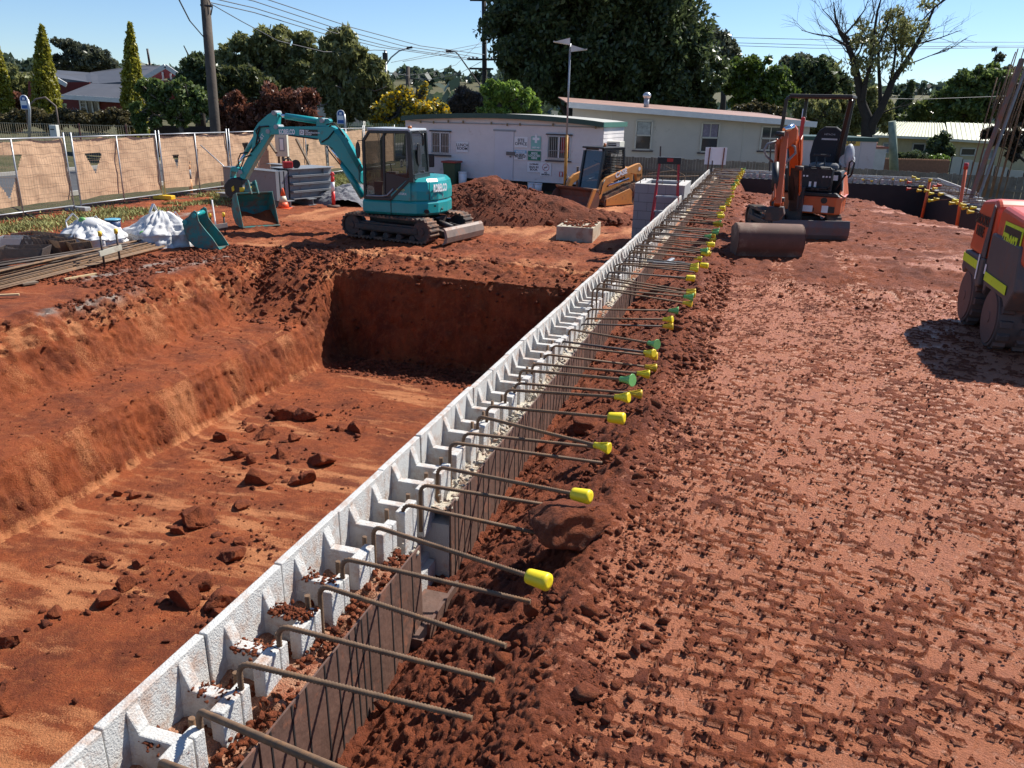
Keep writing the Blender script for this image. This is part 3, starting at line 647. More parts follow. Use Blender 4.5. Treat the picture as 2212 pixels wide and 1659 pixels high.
for yo in (.0,): m.cyl(z6(1105,535)+Vector((0,yo,0)),z6(1268,800)+Vector((0,yo,0)),.085,n=16)
bc=m.build('boom_cylinder',TEAL,boom); m=MB(); m.cyl(z6(1005,390),z6(1110,545),.045); m.build('rod',CHROME,bc)
m=MB(); m.cyl(z6(428,300),z6(335,450),.06); kc=m.build('bucket_cylinder',TEAL,arm); m=MB(); m.cyl(z6(335,450),z6(262,560),.035); m.build('rod',CHROME,kc)
m=MB()
for pts in ([(470,235),(440,270),(470,350),(400,440)],[(540,235),(470,240),(455,300),(440,380)],[(380,440),(320,450),(300,500),(310,560)],[(400,460),(350,480),(330,540),(300,600)]): m.tube([z6(*p)+Vector((0,.13,0)) for p in pts],.018,6)
m.build('hoses',BLK,arm)
lk=bprism('bucket_link',[(238,560),(262,552),(330,572),(335,600),(245,590),(240,640),(262,650),(255,690),(232,640)],TEAL,.26,arm)
ht=bprism('tilt_hitch',[(225,655),(262,640),(300,635),(335,655),(338,700),(358,730),(362,760),(300,790),(240,800),(205,770),(190,700)],BLK,.34,arm,.03)
bprism('hitch_block',[(318,715),(355,718),(360,745),(322,750)],YEL,.38,ht); bprism('hitch_block',[(255,715),(275,700),(280,740),(262,750)],YEL,.38,ht)
# ---- digging buckets: profile in (back,z), swept along the width ----
def bucket(par,M,wd,dp,hh,mm,mi,teeth=False,name='bucket',flare=0):
    pf=[(0,0),(.35*dp,-.02*hh),(.70*dp,.05*hh),(.93*dp,.25*hh),(1.0*dp,.48*hh),(.93*dp,.72*hh),(.72*dp,.93*hh),(.42*dp,1.0*hh)]
    t=.022; inn=[(0,.025)]+[(a-(.03 if a>.5*dp else 0),b+(.03 if b<.5*hh else -.03)) for a,b in pf[1:]]
    m=MB(); n=len(pf)
    vs=[(0,a,b) for a,b in pf]+[(wd,a,b) for a,b in pf]+[(0,a,b) for a,b in inn]+[(wd,a,b) for a,b in inn]
    fs=[]
    for k in range(n-1): fs+=[(k,k+1,n+k+1,n+k),(2*n+k,3*n+k,3*n+k+1,2*n+k+1)]
    fs+=[(0,n,3*n,2*n),(n-1,3*n-1,4*n-1,2*n-1)]
    m.add(vs,fs)
    for x in (0,wd-t): m.poly([(x,a,b) for a,b in pf],(t,0,0))
    m.box((-.01,-.05,-.012),(wd+.01,.06,.014))
    b=xf(m.build(name,[mm],par,bevel=.006),M)
    m=MB(); m.poly([(t+.01,a,b_) for a,b_ in ((.03,.028),(.5*dp,.03),(.75*dp,.13),(.88*dp,.3*hh),(.85*dp,.5*hh))],(wd-2*t-.02,0,0))
    return b,m
B0=onz(525,492,GL+.06); Bw=math.atan2(.55,.66)
bM=KI@TM(B0,Bw)
b,_=bucket(kob,bM,.95,.66,.82,TEALD,None)
m=MB(); m.loft([[(x,.04,.035),(x,.5,.04),(x,.56,.25),(x,.45,.30+.05*math.sin(x*9))] for x in np.linspace(.03,.92,8)]); xf(m.build('soil_in_bucket',CLOD,b),bM)
m=MB()
for x in (.38,.56): m.prism([(.25,.78),(.72,.80),(.60,1.05),(.42,1.10)],(x,0,0),(0,1,0),(0,0,1),(.035,0,0))
m.cyl((.34,.50,1.0),(.64,.50,1.0),.035); xf(m.build('hitch_ears',TEALD,b,bevel=.005),bM)
# loose bucket lying on the left ground (seen from its side)
lb=thing('digger_bucket','loose teal digger bucket standing upside on the soil beside a bulk bag','bucket',L(425,538),0)
m=MB(); o0=np.array(lb.location)
def z5(x,y): return ((x/2.212)/1.8228,(500+y/2.212)/1.8228)
def flat(pts,Y,org,f=z5): return [Vector([float(v) for v in (ony(*f(*p),Y)-org)]) for p in pts]
o0=np.array(lb.location); Yb=o0[1]
out=flat([(1610,800),(1640,780),(1665,745),(1690,728),(1712,740),(1725,800),(1735,830),(1790,900),(1850,970),(1915,1068),(1800,1072),(1700,1045),(1635,985),(1612,930),(1590,850)],Yb,o0)
m.poly(out,(0,.03,0)); m.poly([p+Vector((.05,.42,.03)) for p in out],(0,.03,0))
sh_=[out[i] for i in (9,10,11,12,13,14,0)]
for a,b_ in zip(sh_[:-1],sh_[1:]): m.poly([a,b_,b_+Vector((.05,.44,.03)),a+Vector((.05,.44,.03))])
m.build('shell',TEALD,lb,bevel=.006)
m=MB()
for p in ((1690,772),(1610,828)):
    q=flat([p],Yb,o0)[0]; m.cyl(q+Vector((0,-.03,0)),q+Vector((.05,.46,.03)),.05,n=12)
m.build('hitch_pins',TEAL,lb)
# ---------------- orange mini digger ----------------
MC=np.array([4.93,13.85,.05]); mrz=rad(-26)
mi=thing('mini_excavator','orange mini excavator with black canopy and seat, parked on the rolled clay','excavator',MC,mrz)
MI=TM(MC,mrz).inverted(); MT=MI@TM((4.74,13.95,.05),rad(-90))
for yy in (-.47,.47): add_track(mi,MT,1.55,.40,.23,yy,1 if yy>0 else -1,DKST,lug=.015,pitch=.07)
m=MB(); m.box((-.4,-.35,.12),(.4,.35,.34)); m.cyl((0,0,.3),(0,0,.42),.28,n=20); xf(m.build('undercarriage',DKST,mi,bevel=.02),MT)
m=MB(); m.prism([(0,0),(.05,.10),(.06,.22),(.02,.33),(0,.33),(.03,.2),(.0,.05)],(.95,-.62,.0),(1,0,0),(0,0,1),(0,1.24,0)); bl=xf(m.build('dozer_blade',mat('blade_grey',(.10,.085,.08),.6,var=.2,dirt=.35,dcol=(.22,.08,.05)),mi,bevel=.005),MT)
m=MB(); m.bar((.3,-.3,.25),(.96,-.35,.15),.08); m.bar((.3,.3,.25),(.96,.35,.15),.08); xf(m.build('blade_arms',DKST,bl),MT)
# local: x = viewer's right, y = away, z up
m=MB(); m.loft([[(x,y,z) for x,y in ((-.05,-.52),(.50,-.52),(.58,-.40),(.60,.25),(.45,.52),(0,.62),(-.45,.52),(-.56,.2),(-.56,-.20),(-.10,-.24))] for z in (.40,.68)]); m.build('body_skirt',ORANGE,mi,bevel=.02)
m=MB(); m.loft([[(x,y,z) for x,y in ((.34,-.2),(.58,-.3),(.60,.25),(.45,.52),(0,.62),(-.45,.52),(-.56,.2),(-.50,-.05),(.3,.0))] for z in (.68,1.12)]); m.build('engine_cover',BLK,mi,bevel=.03)
m=MB(); m.prism([(-.36,.72),(-.02,1.05),(.26,1.10),(.26,.68),(-.36,.68)],(.601,0,0),(0,1,0),(0,0,1),(.02,0,0)); sc_=m.build('side_cover',ORANGE,mi,bevel=.01)
m=MB()
for k in range(6): m.cbox((.625,-.1,.46+k*.035),(.006,.16,.012))
m.build('vent_slots',BLKD,sc_)
m=MB(); m.box((-.14,-.53,.68),(.56,-.02,.745)); m.build('floor_plate',BLK,mi,bevel=.01)
m=MB(); m.box((-.02,-.535,.43),(.16,-.525,.53)); m.box((.30,-.535,.43),(.40,-.525,.54)); m.build('stickers',WHT,mi); m=MB(); m.box((.17,-.535,.44),(.185,-.53,.5)); m.box((.40,-.535,.43),(.50,-.527,.53)); m.cyl((.32,-.52,.62),(.32,-.53,.62),.05); m.build('stickers',BLKD,mi)
m=MB(); m.cbox((.26,.20,1.16),(.48,.46,.14)); m.build('seat_base',mat('seat_grey',(.12,.125,.13),.85,var=.2),mi,bevel=.06,seg=3)
m=MB(); 
bo=[(.0,1.15),(-.03,1.35),(.0,1.62),(.07,1.80),(.16,1.87),(.34,1.87),(.43,1.80),(.50,1.62),(.52,1.35),(.49,1.15)]
m.poly([(a,.40,b) for a,b in bo],(0,.14,0)); st_=m.build('seat_back',mat('seat_black',(.014,.015,.022),.75,var=.15),mi,bevel=.035,seg=3)
text('seat_lettering','HITACHI',.045,mat('label_grey',(.45,.45,.47),.6),st_,(.25,.394,1.73),(1,0,0),(0,0,1)); m=MB(); m.box((.13,.388,1.63),(.38,.396,1.66)); m.build('seat_label',mat('label_grey',(.45,.45,.47),.6),st_)
m=MB(); m.cyl((.58,.32,1.28),(.58,.55,1.28),.12); m.sphere((.60,.42,1.34),.16,14,10,(.55,.9,1.5)); m.build('fuel_tank',mat('tank_silver',(.42,.43,.44),.45,var=.1),mi)
m=MB()
for x in (.17,.30): m.tube([(x,-.25,.75),(x+.01,-.28,1.1),(x-.01,-.22,1.36)],.012,6); m.cbox((x,-.22,1.38),(.13,.05,.035))
for x in (.20,.27): m.cbox((x,-.47,.80),(.06,.10,.05))
m.tube([(.52,-.35,.78),(.62,-.42,1.0),(.66,-.42,1.08)],.018,6); m.build('control_levers',BLK,mi,bevel=.004)
m=MB(); m.box((-.06,-.44,.76),(.48,-.40,1.16)); m.box((-.02,-.22,1.0),(.5,.0,1.12)); m.build('console',mat('console_dark',(.02,.02,.022),.6,var=.5,vs=14),mi,bevel=.01)
m=MB()
for x in (-.02,.03,.08,.33,.38,.43): m.cbox((x,-.447,1.02),(.028,.01,.028))
for x in (.14,.22): m.cbox((x,-.447,.88),(.035,.01,.09))
m.cbox((.50,-.30,1.0),(.08,.02,.09)); m.build('console_labels',WHT,mi)
m=MB()
for z in (.82,1.18): m.tube([(-.10,-.50,z),(.42,-.50,z)],.014,6)
m.tube([(.42,-.50,.80),(.46,-.50,.86),(.46,-.50,1.14),(.42,-.50,1.18)],.014,6); m.tube([(.70,-.3,1.02),(.74,-.36,1.08),(.76,-.38,1.28),(.72,-.34,1.32),(.68,-.3,1.28),(.68,-.3,1.06)],.016,6); m.build('guard_rails',BLK,mi)
for o_ in mi.children_recursive:
    if o_.name.split('.')[0] in ('track','track_frame','track_wheel','track_rollers','undercarriage','dozer_blade','blade_arms'): continue
    for v_ in o_.data.vertices:
        if v_.co.z>.7: v_.co.z=.7+(v_.co.z-.7)*.90; v_.co.x=v_.co.x-.08
# canopy
m=MB(); P3=[(-.36,-.30),(.62,-.30),(.62,.45),(-.36,.45)]
m.bar((-.56,-.20,1.05),(-.50,-.30,2.17),.055); m.bar((-.50,-.30,2.17),(-.42,-.28,2.22),.055); m.bar((.32,.42,1.05),(.47,-.26,2.17),.06); m.bar((-.30,.42,1.05),(-.28,.42,2.2),.055); m.bar((.40,.42,1.05),(.45,.42,2.2),.055); cp_=m.build('canopy_posts',FRAMEB,mi,bevel=.008)
m=MB(); m.box((-.46,-.36,2.19),(.50,.50,2.245)); m.build('canopy_roof',mat('canopy_dark',(.02,.018,.018),.6,var=.2),cp_,bevel=.015)
def zm(x,y,Yd): 
    p=onpl((2950+x/1.671)/1.8228,(450+y/1.671)/1.8228,MC+np.array([0,Yd,0]),(0,1,0)); return MI@Vector([float(v) for v in p])
m=MB(); m.prism([(0,0),(.06,0),(.06,.35),(0,.35)],zm(322,170,-.55),(1,0,0),(0,0,1),(0,.05,0)); m.build('fire_extinguisher',REDM,mi,bevel=.02)
# swing post, boom (rising, seen end-on), dipper coming down to the wide bucket
m=MB(); m.prism([(-.14,.30),(.10,.30),(.10,.95),(-.10,.95)],zm(300,640,-.55)-Vector((0,0,.55)),(1,0,0),(0,0,1),(0,.2,0)); m.build('swing_post',DKST,mi,bevel=.02)
def ob(name,a,b,w,h,par,mm=ORANGE): m=MB(); m.bar(a,b,w,h); return m.build(name,mm,par,bevel=.012)
bA=zm(290,620,-.6); bB=zm(310,330,-.95); bC=zm(285,120,-1.35)
boom2=ob('boom',bA,bB,.13,.16,mi,DKST); ob('boom_upper',bB,bC,.12,.17,boom2); 
for dx in (-.075,.075): ob('boom_plate',zm(302,520,-.75)+Vector((dx,0,0)),zm(312,150,-1.2)+Vector((dx,0,0)),.02,.13,boom2)
aA=zm(245,110,-1.42); aB=zm(185,600,-2.0)
for dx in (-.06,.06): pass
arm2=ob('dipper_arm',zm(235,130,-1.45),aB,.10,.15,mi); ob('arm_rib',zm(180,170,-1.45),zm(165,560,-2.0),.03,.10,arm2); 
m=MB(); m.poly([zm(*p,-1.45) for p in ((200,160),(235,110),(268,72),(300,70),(318,100),(312,170),(262,215),(225,240))],(0,.10,0)); m.build('arm_head',ORANGE,arm2,bevel=.01)
m=MB(); m.poly([zm(*p,-1.55) for p in ((178,170),(205,160),(232,330),(224,600),(205,650),(140,640),(132,580),(150,545),(168,500))],(0,.05,0)); m.build('arm_plate',ORANGE,arm2,bevel=.01)
m=MB(); m.cyl(zm(232,108,-1.5),zm(290,78,-1.45),.045); ac2=m.build('arm_cylinder',CHROME,arm2)
m=MB(); m.cyl(zm(175,320,-1.75),zm(172,500,-1.9),.05); m.cyl(zm(272,200,-1.0),zm(278,560,-.8),.05); m.build('boom_cylinder',BLK,arm2)
m=MB()
for p in ((205,128),(215,345),(330,355),(207,410),(175,590),(205,560)): c=zm(*p,-1.6); m.cyl(c+Vector((-.06,0,0)),c+Vector((.06,0,0)),.035,n=10)
m.build('pins',DKST,arm2)
m=MB()
m.tube([zm(*p,-1.5) for p in ((180,178),(120,195),(98,235),(110,270),(155,315))],.018,8); m.tube([zm(*p,-1.35) for p in ((262,190),(300,215),(305,255),(260,300),(228,335))],.018,8); m.build('hoses',mat('hose_grey',(.22,.22,.23),.5),arm2)
m=MB(); m.poly([zm(*p,-2.05) for p in ((120,610),(222,610),(230,660),(195,700),(100,705),(105,640))],(0,.14,0)); m.cyl(zm(78,675,-2.0),zm(215,680,-2.0),.03); m.build('hitch',DKST,arm2,bevel=.01)
# wide mud bucket, back to the viewer
b0=onz(1590,552,.06); b1=onz(1733,556,.06); ba=math.atan2(b1[1]-b0[1],b1[0]-b0[0]); wdt=float(np.linalg.norm(b1-b0))
BM=MI@TM((b0[0],b0[1],.05),ba)@Matrix.Scale(-1,4,(0,1,0))@Matrix.Translation((0,-.42,0))
bb=MB(); pf=[(.40,.0)]+[(.23+.235*math.cos(t),.215+.235*math.sin(t)) for t in np.linspace(-.75,2.2,14)]+[(-.02,.36)]
n=len(pf); vs=[(x,a,b) for x in (0,wdt) for a,b in pf]; vs+=[(x,a-.02,b-.02) for x in (0,wdt) for a,b in pf]
fs=[]
for k in range(n-1): fs+=[(k,k+1,n+k+1,n+k),(2*n+k,3*n+k,3*n+k+1,2*n+k+1)]
bb.smooth=True; bb.add(vs,fs); bb.smooth=False
for x in (0,wdt-.02): bb.poly([(x,a,b) for a,b in pf]+[(x,.05,.0)],(.02,0,0))
bk=xf(bb.build('mud_bucket',mat('brown_bucket',(.13,.06,.04),.8,var=.25,vs=3,dirt=.3,dcol=(.30,.22,.16),ds=3),mi,bevel=.004),BM)
# ---------------- tracked skid loader ----------------
SCp=np.array([2.95,28.0,GL]); srz=math.atan2(-.70,-.72)
sk=thing('skid_loader','ochre tracked skid loader with black caged cab in front of the white hut','loader',SCp,srz)
sk.scale=(.9,.9,.9)
def sktrack(y,side):
    # raised rear sprocket, belt rising to the rear
    m=MB(); o=[(.95,.02),(1.0,.10),(.98,.30),(.90,.38),(-.60,.78),(-.85,.80),(-1.0,.68),(-1.0,.50),(-.92,.25),(-.80,.06),(-.70,.0),(.85,.0)]
    pts=[]
    for (a,b) in zip(o,o[1:]+o[:1]):
        d=math.hypot(b[0]-a[0],b[1]-a[1]); k=max(1,int(d/.06))
        for q in range(k): pts.append((a[0]+(b[0]-a[0])*q/k,a[1]+(b[1]-a[1])*q/k))
    n=len(pts); ou=[];
    for i,p in enumerate(pts):
        a=pts[i-1]; b=pts[(i+1)%n]; t=Vector((b[0]-a[0],b[1]-a[1])).normalized(); l=.025 if i%2 else 0
        ou.append((p[0]+t.y*l,p[1]-t.x*l))
    m.poly([(x,y-.20,z) for x,z in ou],(0,.40,0)); tr=m.build('track',RUB,sk)
    m=MB(); m.cyl((-.80,y+side*.16,.58),(-.80,y+side*.225,.58),.17,n=20); m.cyl((-.80,y+side*.2,.58),(-.80,y+side*.24,.58),.07,n=12); m.build('track_wheel',MUDST,tr)
    m=MB(); m.prism([(.90,.06),(.90,.30),(-.45,.62),(-.62,.50),(-.60,.12),(-.7,.04)],(0,y+side*.19,0),(1,0,0),(0,0,1),(0,side*.025,0)); m.build('track_frame',CASEY,tr,bevel=.01)
sktrack(.72,1); sktrack(-.72,-1)
m=MB(); m.box((-1.05,-.50,.25),(.80,.50,.85)); m.box((-1.15,-.50,.8),(-.55,.50,1.35)); m.build('body',CASEY,sk,bevel=.04)
m=MB(); fr=[]
for y in (-.46,.46): m.bar((.88,y,.55),(.62,y,2.02),.09); m.bar((.62,y,2.02),(-.50,y,2.02),.08); m.bar((-.50,y,2.02),(-.62,y,.9),.09)
m.bar((.62,-.46,2.02),(.62,.46,2.02),.09); m.bar((-.5,-.46,2.02),(-.5,.46,2.02),.08); m.bar((.9,-.46,.55),(.9,.46,.55),.14); cf=m.build('cab_frame',FRAMEB,sk,bevel=.01)
m=MB(); m.box((-.55,-.52,2.03),(.74,.52,2.10)); m.build('cab_roof',BLK,cf,bevel=.02)
m=MB(); m.poly([(.86,-.42,.62),(.86,.42,.62),(.62,.42,1.96),(.62,-.42,1.96)]); m.build('door_glass',mat('blue_glass',(.015,.04,.06),.05,var=0,alpha=.93,spec=.7),cf,fix=False)
m=MB()
for k in range(17): z=.98+k*.06; m.tube([(-.56+.0*k,.49,z),(.66-.014*k,.49,z)],.012,5)
for x in (-.5,-.15,.25): m.tube([(x,.49,.95),(x+.02,.49,1.98)],.012,5)
m.build('side_mesh',BLK,cf)
m=MB(); m.poly([(-.55,.44,.95),(.75,.44,.95),(.55,.44,1.98),(-.5,.44,1.98)]); m.build('side_glass',GLASS,cf,fix=False)
m=MB(); m.cbox((0,0,1.0),(.5,.5,.2)); m.cbox((-.25,0,1.4),(.15,.48,.7)); m.tube([(.55,.28,.7),(.5,.3,1.1),(.42,.22,1.5),(.5,-.1,1.6)],.03,6); m.build('seat',mat('cab_seat',(.05,.055,.05),.9),sk,bevel=.04)
m=MB(); 
for y in (-.38,.38): m.cbox((.74,y,2.0),(.05,.12,.07))
m.build('head_light',mat('lamp_lens',(.6,.6,.58),.2),sk)
m=MB(); m.cyl((.3,.2,2.10),(.3,.2,2.22),.06,.05,n=12); m.build('beacon',mat('amber_lens',(.6,.16,.03),.3),sk)
text('maker_lettering','CASE',.11,WHT,sk,(.98,-.05,.56),(0,1,0),(0,0,1))
for side in (1,-1):
    y=side*.80
    m=MB(); m.prism([(-1.25,.95),(-1.20,1.40),(-1.05,1.52),(-.85,1.50),(.85,1.06),(1.05,.92),(1.28,.50),(1.30,.30),(1.12,.30),(1.02,.55),(.85,.75),(.55,.88),(-.55,1.16),(-.85,1.10),(-.95,.85)],(0,y-.06,0),(1,0,0),(0,0,1),(0,.12,0)); ar=m.build('lift_arm',CASEY,sk,bevel=.02)
    if side>0:
        text('maker_lettering','CASE',.26,WHT,ar,(.05,.865,1.185),(-1,0,.26),(.26,0,1),sx=1.1,bold=.012); text('model_lettering','TR270',.14,BLKD,ar,(-1.02,.865,1.08),(-1,0,0),(0,0,1),sx=.8)
        m=MB(); m.cyl((-1.03,.862,1.32),(-1.03,.868,1.32),.07); m.build('round_sticker',WHT,ar)
    m=MB(); m.cyl((-.6,y-.1*side,.95),(.6,y-.1*side,.75),.05); m.build('lift_cylinder',CHROME,ar)
    m=MB(); m.tube([(1.0,y+.08*side,1.0),(1.15,y+.1*side,.8),(1.2,y+.08*side,.5),(1.35,y*.9,.3)],.02,6); m.build('hoses',BLK,ar)
m=MB(); W2=.98
pf=[(2.05,.0),(1.5,.0),(1.38,.10),(1.34,.32),(1.40,.52),(1.52,.60)]
n=len(pf); vs=[(a,y,b) for y in (-W2,W2) for a,b in pf]; vs+=[(a+.02,y,b+.02) for y in (-W2,W2) for a,b in pf]
m.add(vs,[q for k in range(n-1) for q in ((k,k+1,n+k+1,n+k),(2*n+k,3*n+k,3*n+k+1,2*n+k+1))])
for y in (-W2,W2-.03): m.poly([(a,y,b) for a,b in pf]+[(1.7,y,.5)],(0,.03,0))
bkk=m.build('bucket',mat('muddy_bucket',(.17,.09,.065),.7,var=.3,vs=3,dirt=.5,dcol=(.24,.08,.045)),sk,bevel=.005)
m=MB(); m.prism([(1.42,.58),(1.56,.62),(1.62,.70),(1.38,.68)],(0,-W2,0),(1,0,0),(0,0,1),(0,2*W2,0)); m.build('bucket_top_beam',MUDST,bkk,bevel=.01)
m=MB(); m.prism([(1.95,-.02),(2.10,-.02),(1.75,.70),(1.55,.70)],(0,W2-.02,0),(1,0,0),(0,0,1),(0,.06,0)); m.build('bucket_side_plate',CASEY,bkk,bevel=.01)
# ---------------- trench roller ----------------
RO=wr(8.42,2.56,.0); rrz=math.pi/2-W
ro=thing('trench_roller','orange and dark grey trench roller with padded drums standing on the clay pad','roller',RO,rrz)
RI=TM(RO,rrz).inverted(); GREYR=mat('roller_grey',(.075,.062,.06),.6,var=.15,dirt=.25,dcol=(.20,.11,.075),ds=4); ORR=mat('roller_orange',(.60,.085,.025),.35,var=.08,dirt=.2,dcol=(.2,.08,.05))
DR=mat('roller_drum',(.085,.06,.055),.7,var=.2,vs=3,dirt=.45,dcol=(.20,.085,.055),ds=3)
# local x = away along the wall, y = left (towards the wall)
for x in (.52,-.45):
    dm=MB(); R0=.265
    for (ya,yb) in ((.43,.04),(-.04,-.43)):
        dm.cyl((x,ya,.28),(x,yb,.28),R0,n=32)
    d=dm.build('drum',DR,ro,bevel=.008)
    pm_=MB()
    for row,yc in enumerate((.36,.19,-.19,-.36,)):
        for k in range(14):
            a=2*math.pi*(k+.5*(row%2))/14; M_=Matrix.Translation((x,yc,.28))@Matrix.Rotation(a,4,'Y')
            b_=R0+.03; w_=.035; t_=.028
            vs=[(R0-.01,-.055,-w_),(R0-.01,.055,-w_),(R0-.01,.055,w_),(R0-.01,-.055,w_),(b_,-.045,-t_),(b_,.045,-t_),(b_,.045,t_),(b_,-.045,t_)]
            pm_.add([M_@Vector(v) for v in vs],[(0,3,2,1),(4,5,6,7),(0,1,5,4),(1,2,6,5),(2,3,7,6),(3,0,4,7)])
    pm_.build('drum_pads',DR,d,bevel=.004)
    m=MB(); m.cyl((x,.425,.28),(x,.44,.28),.235,n=28); m.cyl((x,.43,.28),(x,.446,.28),.05,n=12); m.build('drum_disc',mat('disc_mud',(.115,.06,.05),.65,var=.2,vs=4,dirt=.4,dcol=(.19,.08,.055)),d)
def zr(x,y,rp=2.24):
    p=onr((3500+x/2.073)/1.8228,(700+y/2.073)/1.8228,rp); return RI@Vector([float(v) for v in p])
def side(name,pts,mm,par,y=.44,th=-.86,bev=.015):
    q=[zr(*p) for p in pts]; q=[Vector((v.x,y,v.z)) for v in q]; m=MB(); m.poly(q,(0,th,0)); return m.build(name,mm,par,bevel=bev)
def clampx(v): return v
# far half
m=MB(); m.poly([(.88,.44,.52),(.84,.44,.70),(.10,.44,.72),(.10,.44,.46),(.22,.44,.42),(.32,.44,.50),(.70,.44,.52),(.80,.44,.46)],(0,-.88,0)); fb=m.build('rear_frame',GREYR,ro,bevel=.02)
m=MB(); m.poly([(.84,.42,.70),(.74,.42,1.12),(.64,.42,1.22),(.20,.42,1.27),(.08,.42,1.20),(.08,.42,.70)],(0,-.84,0)); fh=m.build('hood',ORR,ro,bevel=.05,seg=3)
m=MB(); m.poly([(.10,.424,.72),(.10,.424,1.20),(.15,.424,1.22),(.26,.424,.72)],(0,.012,0)); m.build('hood_strut',GREYR,fh,bevel=.01)
m=MB(); m.poly([(.84,.445,.59),(.84,.445,.67),(.26,.445,.67),(.26,.445,.59)],(0,.004,0)); m.build('hivis_strip',HIVIS,fb)
text('hire_lettering','BROOKS\nHIRE',.13,BLKD,fh,(.49,.428,.98),(-1,0,0),(0,0,1),bold=.004)
# near half
m=MB(); m.poly([(-.02,.44,.62),(.0,.44,.72),(.0,.44,.98),(-.90,.44,.98),(-1.0,.44,.62),(-.82,.44,.42),(-.72,.44,.50),(-.15,.44,.50),(-.08,.44,.40)],(0,-.88,0)); nb=m.build('front_frame',GREYR,ro,bevel=.02)
m=MB(); m.poly([(-.03,.42,.72),(-.03,.42,1.18),(-.12,.42,1.24),(-.82,.42,1.20),(-.95,.42,1.05),(-1.0,.42,.82)],(0,-.84,0)); nh=m.build('hood',ORR,ro,bevel=.05,seg=3)
m=MB(); m.poly([(-.08,.447,.55),(-.08,.447,.63),(-.80,.447,.63),(-.80,.447,.55)],(0,.004,0)); m.build('hivis_strip',HIVIS,nb)
m=MB(); m.poly([(-.30,.426,.76),(-.30,.426,1.12),(-.85,.426,1.12),(-.85,.426,.76)],(0,.004,0)); sg1=m.build('fleet_sign',HIVIS,nh); m=MB(); m.poly([(-.33,.431,.79),(-.33,.431,1.09),(-.82,.431,1.09),(-.82,.431,.79)],(0,.002,0)); s2=m.build('sign_panel',BLKD,sg1)
text('sign_lettering','TR007',.22,HIVIS,s2,(-.56,.436,.94),(-1,0,0),(0,0,1),sx=.7,bold=.006)
m=MB(); m.poly([(-.03,.446,.60),(-.03,.446,.69),(-.075,.446,.69),(-.075,.446,.60)],(0,.003,0)); m.poly([(.25,.446,.50),(.25,.446,.74),(.215,.446,.74),(.215,.446,.50)],(0,.004,0)); m.build('warning_sticker',WHT,nb)
m=MB(); m.box((-.15,-.3,.3),(.2,.3,.6)); m.cyl((0,0,.2),(0,0,.9),.12); m.build('joint',DKST,ro); m=MB(); m.cyl((.5,0,1.26),(.5,0,1.34),.05,n=12); m.build('filler_cap',REDM,ro)
# ======================= STARTER BARS =======================
RUST=mat('rusty_rebar',(.15,.088,.048),.75,var=.35,vs=14,dirt=.3,dcol=(.30,.14,.05),ds=9)
RUSTD=mat('dark_rebar',(.075,.055,.045),.7,var=.3,vs=10,dirt=.25,dcol=(.2,.09,.045),ds=8)
YCAP=mat('cap_yellow',(.80,.62,.015),.45,var=.06,dirt=.1,dcol=(.35,.16,.06),ds=20)
YCAP2=mat('cap_amber',(.72,.47,.02),.5,var=.08,dirt=.2,dcol=(.35,.16,.06),ds=16)
GCAP=mat('cap_green',(.16,.42,.12),.5,var=.1,dirt=.15,dcol=(.3,.15,.07),ds=16); RCAP=mat('cap_red',(.55,.05,.02),.5,var=.1)
def rodpath(b,t,rb=.045,foot=-.12):
    b=Vector(b);t=Vector(t); d=(t-b).normalized(); pts=[Vector((b.x,b.y,foot)),Vector((b.x,b.y,b.z-rb))]
    for k in range(1,5):
        a=k/5*math.pi/2; pts.append(Vector((b.x,b.y,b.z-rb))+Vector((0,0,1))*rb*math.sin(a)+d*rb*(1-math.cos(a)))
    pts.append(b+d*rb); pts.append(t); return pts
def densify(pts,st):
    out=[pts[0]]
    for a,b in zip(pts,pts[1:]):
        n=max(1,int((b-a).length/st))
        for k in range(1,n+1): out.append(a.lerp(b,k/n))
    return out
def ordn(n): return str(n)+('th' if 10<=n%100<=20 else {1:'st',2:'nd',3:'rd'}.get(n%10,'th'))
def cap(kind,par,p,d):
    d=Vector(d).normalized(); m=MB()
    if kind in('cyl','cyl2'):
        a=p-d*.02; m.tube([a,a+d*.01,a+d*.085,a+d*.094,a+d*.097],[.029,.031,.036,.033,.018],14); mm=YCAP if kind=='cyl' else YCAP2
    else:
        a=p-d*.035; m.tube([a,a+d*.05,a+d*.075,a+d*.09,a+d*.094],[.017,.019,.028,.034,.028] if kind!='green' else [.018,.02,.03,.042,.04],10)
        u=d.cross(Vector((0,0,1))).normalized(); w=d.cross(u)
        for v in (u,-u,w,-w): m.poly([a+d*.01+v*.016,a+d*.085+v*.016,a+d*.085+v*.036,a+d*.03+v*.02],d.cross(v)*.004)
        mm={'flare':YCAP,'flare2':YCAP2,'green':GCAP,'red':RCAP}[kind]
    return m.build('safety_cap',mm,par)
CAPN={'cyl':'a fat yellow cap','cyl2':'a fat amber cap','flare':'a flared yellow cap','flare2':'a muddy amber cap','green':'a flared green cap','red':'a red cap',None:'no cap'}
